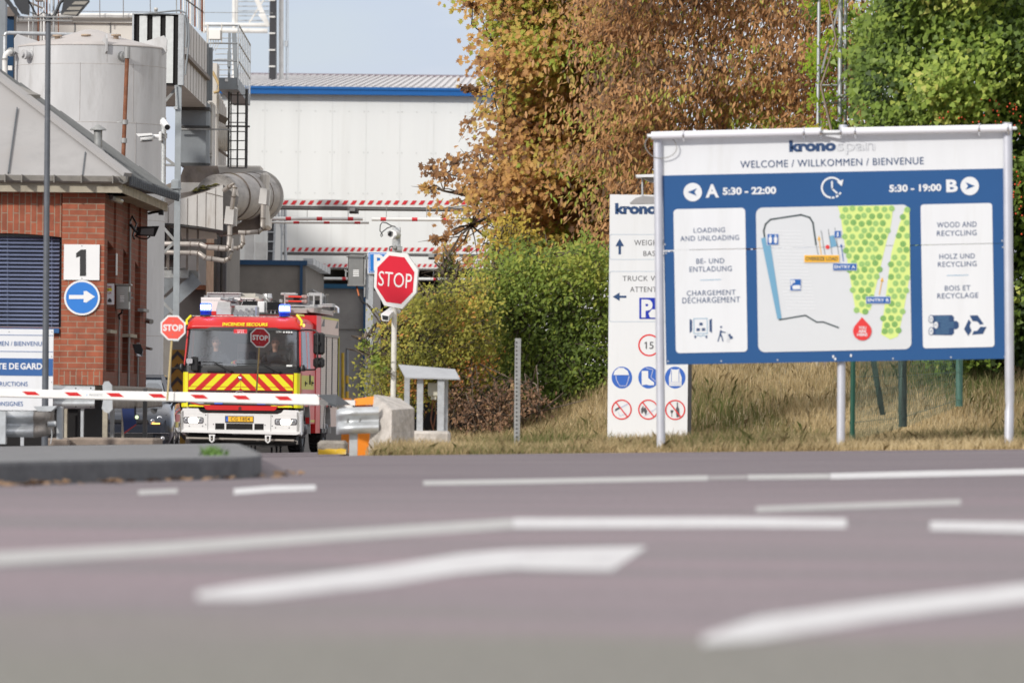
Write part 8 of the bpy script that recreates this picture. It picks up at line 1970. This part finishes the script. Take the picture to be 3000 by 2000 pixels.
# brown maple
mat_maple = leaf_mat('maple_leaf', [(0, (.17, .09, .045)), (.25, (.35, .18, .08)), (.5, (.60, .33, .12)), (.68, (.68, .43, .135)), (.82, (.52, .45, .09)), (1, (.34, .42, .06))], .42)
pm = [(1700, -430), (1540, -330), (1440, -180), (1396, -60), (1410, 20), (1450, 60), (1480, 130), (1470, 190), (1500, 235), (1470, 262), (1450, 300), (1500, 330), (1480, 372), (1470, 410), (1480, 450), (1450, 495), (1400, 520), (1370, 540), (1390, 560), (1400, 590), (1430, 610), (1470, 605), (1490, 640), (1480, 690), (1475, 720), (1495, 730), (1510, 690), (1520, 770), (1600, 790), (1800, 780), (1880, 700), (1900, -400)]
ex = [(1262, 497, .10), (1275, 510, .08), (1290, 507, .1), (1310, 520, .12), (1255, 550, .07), (1332, 480, .12), (1305, 610, .10), (1320, 640, .1), (1290, 700, .06), (1312, 690, .08), (1338, 660, .12), (1360, 700, .12), (1375, 640, .13), (1330, 730, .09), (1306, 765, .06), (1340, 770, .08), (1400, 760, .1), (1385, 20, .06), (1376, 4, .07), (1400, 36, .1), (1430, 110, .12), (1418, 190, .08), (1404, 182, .06), (1372, 262, .05), (1392, 268, .08), (1376, 360, .07), (1388, 385, .09), (1365, 455, .12), (1300, 742, .06), (1262, 560, .06), (1334, 475, .06), (1418, 330, .09), (1450, 300, .12), (1440, 150, .12)]
def tone_m(u, v):
    t = .37 + .18 * NF(u, v, 50) + .33 * np.exp(-((v - 60) / 170) ** 2) * (u > 1430) - .14 * (u < 1460) * (v > 200) + .18 * np.exp(-(((u - 1640) / 150) ** 2 + ((v - 330) / 200) ** 2)) - .20 * np.clip((u - 1600) / 200, 0, 1)
    return t + .22 * (v > 640) * (u > 1500) + .2 * (v > 690)
tree('maple_tree', 'large brown and ochre autumn maple overhanging the red-striped gantries', 'tree', 1640, 80, pm, 980, 48, 4.2, .25, .09, 'maple', mat_maple, tone_m,
     [(1640, 300, .5), (1420, 520, .3), (1300, 560, .2), (1380, 660, .2), (1440, 120, .4), (1460, 260, .3), (1550, 60, .4), (1500, 420, .3), (1700, 100, .5), (1580, 640, .3), (1760, 380, .4), (1470, 380, .2)], 520, ex, .8, .22, 1, aniso=(1.25, 1, .6), twr=.016, hang=.8, curl=.5)
# hornbeam with dry hanging leaves
mat_horn = leaf_mat('hornbeam_leaf', [(0, (.10, .07, .045)), (.28, (.23, .135, .075)), (.52, (.50, .27, .115)), (.72, (.66, .375, .17)), (.86, (.45, .44, .09)), (1, (.30, .42, .06))], .4)
ph = [(1980, -480), (1780, -380), (1760, -60), (1740, 200), (1720, 420), (1760, 640), (1740, 760), (1800, 830), (2040, 820), (2300, 600), (2520, 480), (2545, 300), (2500, 120), (2540, -60), (2480, -330), (2250, -500)]
def tone_h(u, v):
    g = np.exp(-(((u - 2200) / 130) ** 2 + ((v - 230) / 140) ** 2)) * .30 + np.exp(-(((u - 2120) / 90) ** 2 + ((v - 330) / 60) ** 2)) * .2
    return .34 + .20 * NF(u, v, 40, 2) + .12 * np.clip((1950 - u) / 150, 0, 1) + g * (nrng.random(len(u)) > .45) + .14 * np.exp(-((v - 360) / 40) ** 2)
tree('hornbeam_tree', 'rust-brown hornbeam with dry hanging leaves behind the welcome board', 'tree', 2090, 77.6, ph, 1420, 44, 3.8, .24, .095, 'dry', mat_horn, tone_h,
     [(2110, 200, .6), (1850, 100, .3), (1900, 350, .2), (2000, 420, .2), (2250, 60, .3), (2330, 230, .2), (2400, 400, .3), (1980, 30, .4), (2180, 350, .2), (1780, 500, .3), (1950, 620, .3), (2260, 160, .1), (2050, 260, .1)], 760, (), .7, .2, 2, twr=.02, aniso=(1.9, 1, .42), hang=1.8, curl=.4)
# ivy-covered tree
mat_ivy = leaf_mat('ivy_leaf', [(0, (.05, .085, .02)), (.35, (.145, .22, .035)), (.65, (.265, .36, .06)), (.85, (.42, .50, .10)), (1, (.52, .52, .13))], .32, .5)
pi_ = [(2820, -440), (2650, -280), (2600, -60), (2570, 60), (2500, 110), (2510, 260), (2540, 330), (2570, 420), (2560, 700), (2720, 1060), (2840, 1085), (3120, 1080), (3260, 900), (3320, 400), (3250, -80), (3080, -380)]
def tone_i(u, v): return .53 + .30 * (NF(u, v, 62, 1) - .5) * 2 - .25 * np.exp(-(((u - 2690) / 90) ** 2 + ((v - 70) / 60) ** 2)) - .22 * (v > 330) * (u > 2930) - .15 * (v > 900)  # leaf tone lowered in lumps for the ivy's shadowed hollows
tree('ivy_tree', 'dense green ivy-clad tree rising at the right edge behind the welcome board', 'tree', 2800, 72.5, pi_, 1650, 50, 2.6, .18, .078, 'ivy', mat_ivy, tone_i,
     [(2800, 100, .8), (2700, 200, .6), (2900, 300, .6), (2950, 60, .6), (2650, 500, .6), (2900, 700, .6)], 160, (), .75, .3, 3, hang=1.0, curl=.2)
mat_hip = M('rose_hip', (.55, .07, .02), .4)
mb = MB(); hp = sample([(2700, 330), (2900, 280), (3000, 300), (3000, 700), (2960, 640), (2940, 380), (2700, 380)], 70)
for u, v in hp: mb.lathe([(.002, -.013), (.011, -.006), (.011, .006), (.002, .013)], P(u, v, 71.6 + rng.random() * .8), n=6)
o = mb.build('rose_hips', mat_hip); tag(o, 'scattered small red rose hips on the green growth near the board top right', kind='stuff')
# creeper on the mast
mat_cr = leaf_mat('creeper_leaf', [(0, (.06, .11, .01)), (.4, (.20, .32, .015)), (.75, (.38, .48, .03)), (1, (.52, .46, .05))], .45)
pc = [(2380, -50), (2360, 60), (2390, 130), (2350, 200), (2400, 260), (2360, 300), (2400, 360), (2350, 400), (2420, 470), (2500, 470), (2540, 400), (2500, 330), (2530, 280), (2480, 200), (2500, 60), (2480, -50)]
pos, tone, C = clumps(pc, 62, 26, 73.95, 1.1, .085, lambda u, v: .55 + .2 * NF(u, v, 40) - .5 + .25, (), .1)
g = GP(2440, 73.6); t = thing('creeper', 'yellow-green creeper winding up the lattice mast above the board', 'climbing plant', (g.x, g.y, g.z + BANK(g.x, 73.6)))
leaf_mesh('foliage', pos, .065 * nrng.uniform(.6, 1.3, len(pos)), tone + .05, 'oval', mat_cr, parent=t, hang=.4)
mb = MB(); mb.uvtube([(2425, 1300, 73.8), (2410, 700, 73.7), (2440, 400, 73.6), (2405, 250, 73.8), (2450, 120, 73.6), (2420, -40, 73.8)], [.03, .025, .02, .015, .012, .01], 7); mb.build('stem', m_twig, t)
# bushes
mat_bush = leaf_mat('bush_leaf', [(0, (.07, .08, .018)), (.3, (.20, .21, .04)), (.6, (.42, .40, .07)), (.8, (.52, .46, .09)), (.92, (.62, .36, .08)), (1, (.68, .27, .09))], .38)
mat_gbush = leaf_mat('green_bush_leaf', [(0, (.05, .075, .014)), (.35, (.135, .195, .032)), (.7, (.25, .325, .05)), (1, (.42, .43, .08))], .38)
mat_yel = leaf_mat('yellow_bush_leaf', [(0, (.18, .17, .025)), (.35, (.42, .32, .05)), (.7, (.68, .50, .08)), (.9, (.74, .56, .07)), (1, (.36, .48, .05))], .42)
def bush(name, label, u, Y, poly, n, per, depth, r, ls, shape, mat, tf, limbs, tw=120, seed=0, lob=.35, **kw): 
    top = [q for q in poly if q[1] < min(p[1] for p in poly) + .55 * (max(p[1] for p in poly) - min(p[1] for p in poly))]; ex = []
    for k in range(26 if n > 100 else 4):               # loose shoots standing out of the outline
        a, b = top[k % len(top)], top[(k + 1) % len(top)]; t = rng.random(); ex.append((a[0] + (b[0] - a[0]) * t + rng.gauss(0, 14), a[1] + (b[1] - a[1]) * t - abs(rng.gauss(4, 20)), .045 + .05 * rng.random()))
    return tree(name, label, 'bush', u, Y, poly, n, per, depth, r, ls, shape, mat, tf, limbs, tw, ex, lob, 0, seed, **kw)
bush('bush', 'olive green bush with rusty leaves round the foot of the big stop sign', 1230, 73, [(1085, 1090), (1120, 1000), (1115, 950), (1170, 935), (1200, 880), (1260, 860), (1330, 840), (1420, 820), (1440, 1000), (1430, 1120), (1320, 1180), (1180, 1200), (1120, 1160), (1075, 1140)], 300, 42, 1.8, .15, .055, 'small', mat_bush, lambda u, v: .52 + .3 * (NF(u, v, 30) - .5) + .1 * nrng.normal(size=len(u)), [(1150, 1000, .2), (1250, 880, .4), (1330, 900, .5), (1400, 950, .5), (1200, 1050, .2)], 200, 4)
bush('bush', 'tall bright green bush between the olive bush and the rules totem', 1600, 74.5, [(1400, 830), (1440, 780), (1500, 740), (1560, 745), (1640, 760), (1700, 730), (1790, 720), (1830, 1000), (1830, 1190), (1700, 1180), (1560, 1190), (1440, 1150), (1400, 1000)], 540, 42, 2.0, .17, .065, 'oval', mat_gbush, lambda u, v: .45 + .35 * (NF(u, v, 45, 1) - .5) + .22 * np.exp(-((v - 800) / 70) ** 2) - .25 * np.exp(-(((u - 1680) / 100) ** 2 + ((v - 990) / 100) ** 2)), [(1480, 800, .3), (1580, 790, .3), (1700, 780, .4), (1760, 900, .4), (1520, 950, .2), (1650, 1000, .2)], 260, 5)
bush('bush', 'yellowing shrub shoots above the green bush under the brown maple', 1530, 75.8, [(1410, 800), (1400, 860), (1460, 900), (1560, 820), (1640, 790), (1600, 740), (1550, 720), (1490, 640), (1455, 710), (1475, 760)], 60, 28, 1.2, .16, .075, 'oval', mat_yel, lambda u, v: .42 + .34 * (NF(u, v, 30, 3) - .5), [(1450, 720, .3), (1550, 740, .3)], 80, 6, hang=.8)
bush('sapling', 'thin green sapling standing before the dark loading bay', 1312, 76, [(1310, 742), (1285, 790), (1300, 800), (1275, 830), (1300, 860), (1330, 870), (1350, 830), (1335, 800), (1350, 780), (1325, 770)], 40, 26, .5, .06, .05, 'thin', mat_gbush, lambda u, v: .45 + 0 * u, [(1312, 750, .5), (1300, 800, .5), (1335, 810, .5)], 40, 7)
mat_br = leaf_mat('bramble_leaf', [(0, (.09, .05, .03)), (.4, (.25, .14, .08)), (.75, (.44, .27, .15)), (.93, (.50, .36, .16)), (1, (.32, .36, .06))], .3)
bush('bramble', 'dead brown brambles tangled at the foot of the bright green bush', 1480, 72.6, [(1315, 1150), (1380, 1120), (1460, 1120), (1540, 1140), (1600, 1180), (1560, 1230), (1470, 1255), (1380, 1270), (1315, 1240)], 66, 26, 1.2, .14, .05, 'oval', mat_br, lambda u, v: .34 + .4 * (NF(u, v, 30, 2) - .5), [(1380, 1120, .3), (1450, 1110, .3), (1560, 1120, .3), (1650, 1150, .3), (1720, 1170, .3), (1350, 1160, .3)], 520, 8)
bush('bush', 'low brown and green scrub in the shade beneath the right board half', 2760, 75, [(2020, 1040), (2300, 1035), (2560, 1030), (2760, 1010), (2900, 1020), (3080, 1030), (3080, 1200), (2900, 1180), (2760, 1150), (2560, 1110), (2300, 1085), (2020, 1085)], 260, 34, 1.4, .15, .085, 'oval', mat_br, lambda u, v: .45 + .3 * (NF(u, v, 40, 1) - .5) + .4 * (nrng.random(len(u)) > .8), [(2100, 1050, .3), (2500, 1040, .3), (2800, 1040, .3), (2950, 1060, .3)], 160, 9)
bush('climbing_shoot', 'few thin leafy shoots reaching across the parking sign post', 1100, 71.8, [(1066, 985), (1085, 1000), (1110, 1030), (1130, 1080), (1110, 1100), (1090, 1060), (1075, 1050), (1060, 1060), (1064, 1020)], 16, 12, .3, .04, .06, 'oval', mat_gbush, lambda u, v: .75 + 0 * u, [(1068, 990, .3), (1085, 1040, .3), (1066, 1052, .3)], 16, 10, stem=.006)

# dry grass on the verge: far too many blades to count
n = 200000
X = nrng.uniform(-2.0, 11.0, n); Yg = 57.2 + 20 * nrng.random(n) ** 1.35
ed_ = np.array([road_edge(x) for x in X]) + .05
keep = (Yg > ed_ + nrng.normal(0, .06, n)) & (X > -1.42 + np.maximum(0, Yg - 60) * .03 + nrng.normal(0, .05, n)); X, Yg, ed_ = X[keep], Yg[keep], ed_[keep]; n = len(X)
Zg = np.array([GZ(max(min(a, 14), -14), b) + BANK(a, b) - .03 for a, b in zip(X, Yg)])
patch = .5 + .25 * (np.sin(X * 1.7 + Yg * .5) + np.sin(Yg * 1.1 - X * .8 + 1.3))
H = (.06 + .17 * nrng.random(n) ** 1.5) * (.45 + .55 * np.clip((Yg - ed_) / 2.0, 0, 1)) * (.75 + .6 * patch)
ang = nrng.normal(0, .7, n); w = nrng.uniform(.002, .0055, n); ln = nrng.normal(0, .32, (n, 2)) + np.array([.06, -.05])
dx, dy = np.cos(ang) * w, np.sin(ang) * w
b0 = np.stack([X - dx, Yg - dy, Zg], 1); b1 = np.stack([X + dx, Yg + dy, Zg], 1)
m0 = np.stack([X - dx * .8 + ln[:, 0] * H * .3, Yg - dy * .8 + ln[:, 1] * H * .3, Zg + H * .6], 1); m1 = np.stack([X + dx * .8 + ln[:, 0] * H * .3, Yg + dy * .8 + ln[:, 1] * H * .3, Zg + H * .6], 1)
tp = np.stack([X + ln[:, 0] * H, Yg + ln[:, 1] * H, Zg + H * nrng.uniform(.8, 1., n)], 1)
V = np.stack([b0, b1, m1, tp, m0], 1).reshape(-1, 3)
gt = np.clip(.56 + .30 * (patch - .5) * 2 * -1 + nrng.normal(0, .16, n) + .25 * (nrng.random(n) > .93) + .12 * np.exp(-(Yg - ed_)), 0, 1)
gt = np.where((np.sin(X * 2.3 + 1) + np.sin(Yg * .9 + X) > .75) & (nrng.random(n) > .35), gt * .5, gt)
me = bpy.data.meshes.new('grass'); me.vertices.add(n * 5); me.vertices.foreach_set('co', V.ravel().astype(np.float32)); me.loops.add(n * 5); me.loops.foreach_set('vertex_index', np.arange(n * 5, dtype=np.int32))
me.polygons.add(n); me.polygons.foreach_set('loop_start', np.arange(0, n * 5, 5, dtype=np.int32)); me.polygons.foreach_set('loop_total', np.full(n, 5, np.int32))
at = me.attributes.new('tone', 'FLOAT', 'POINT'); at.data.foreach_set('value', np.repeat(gt, 5).astype(np.float32))
me.materials.append(leaf_mat('dry_grass', [(0, (.09, .13, .03)), (.22, (.17, .19, .06)), (.38, (.31, .24, .125)), (.6, (.48, .37, .20)), (.85, (.64, .51, .29)), (1, (.72, .59, .36))], .45, .7)); me.update(); me.validate()
o = bpy.data.objects.new('grass', me); COL.objects.link(o); o['kind'] = 'stuff'; o['label'] = 'dry straw-coloured grass with green patches covering the verge and bank'
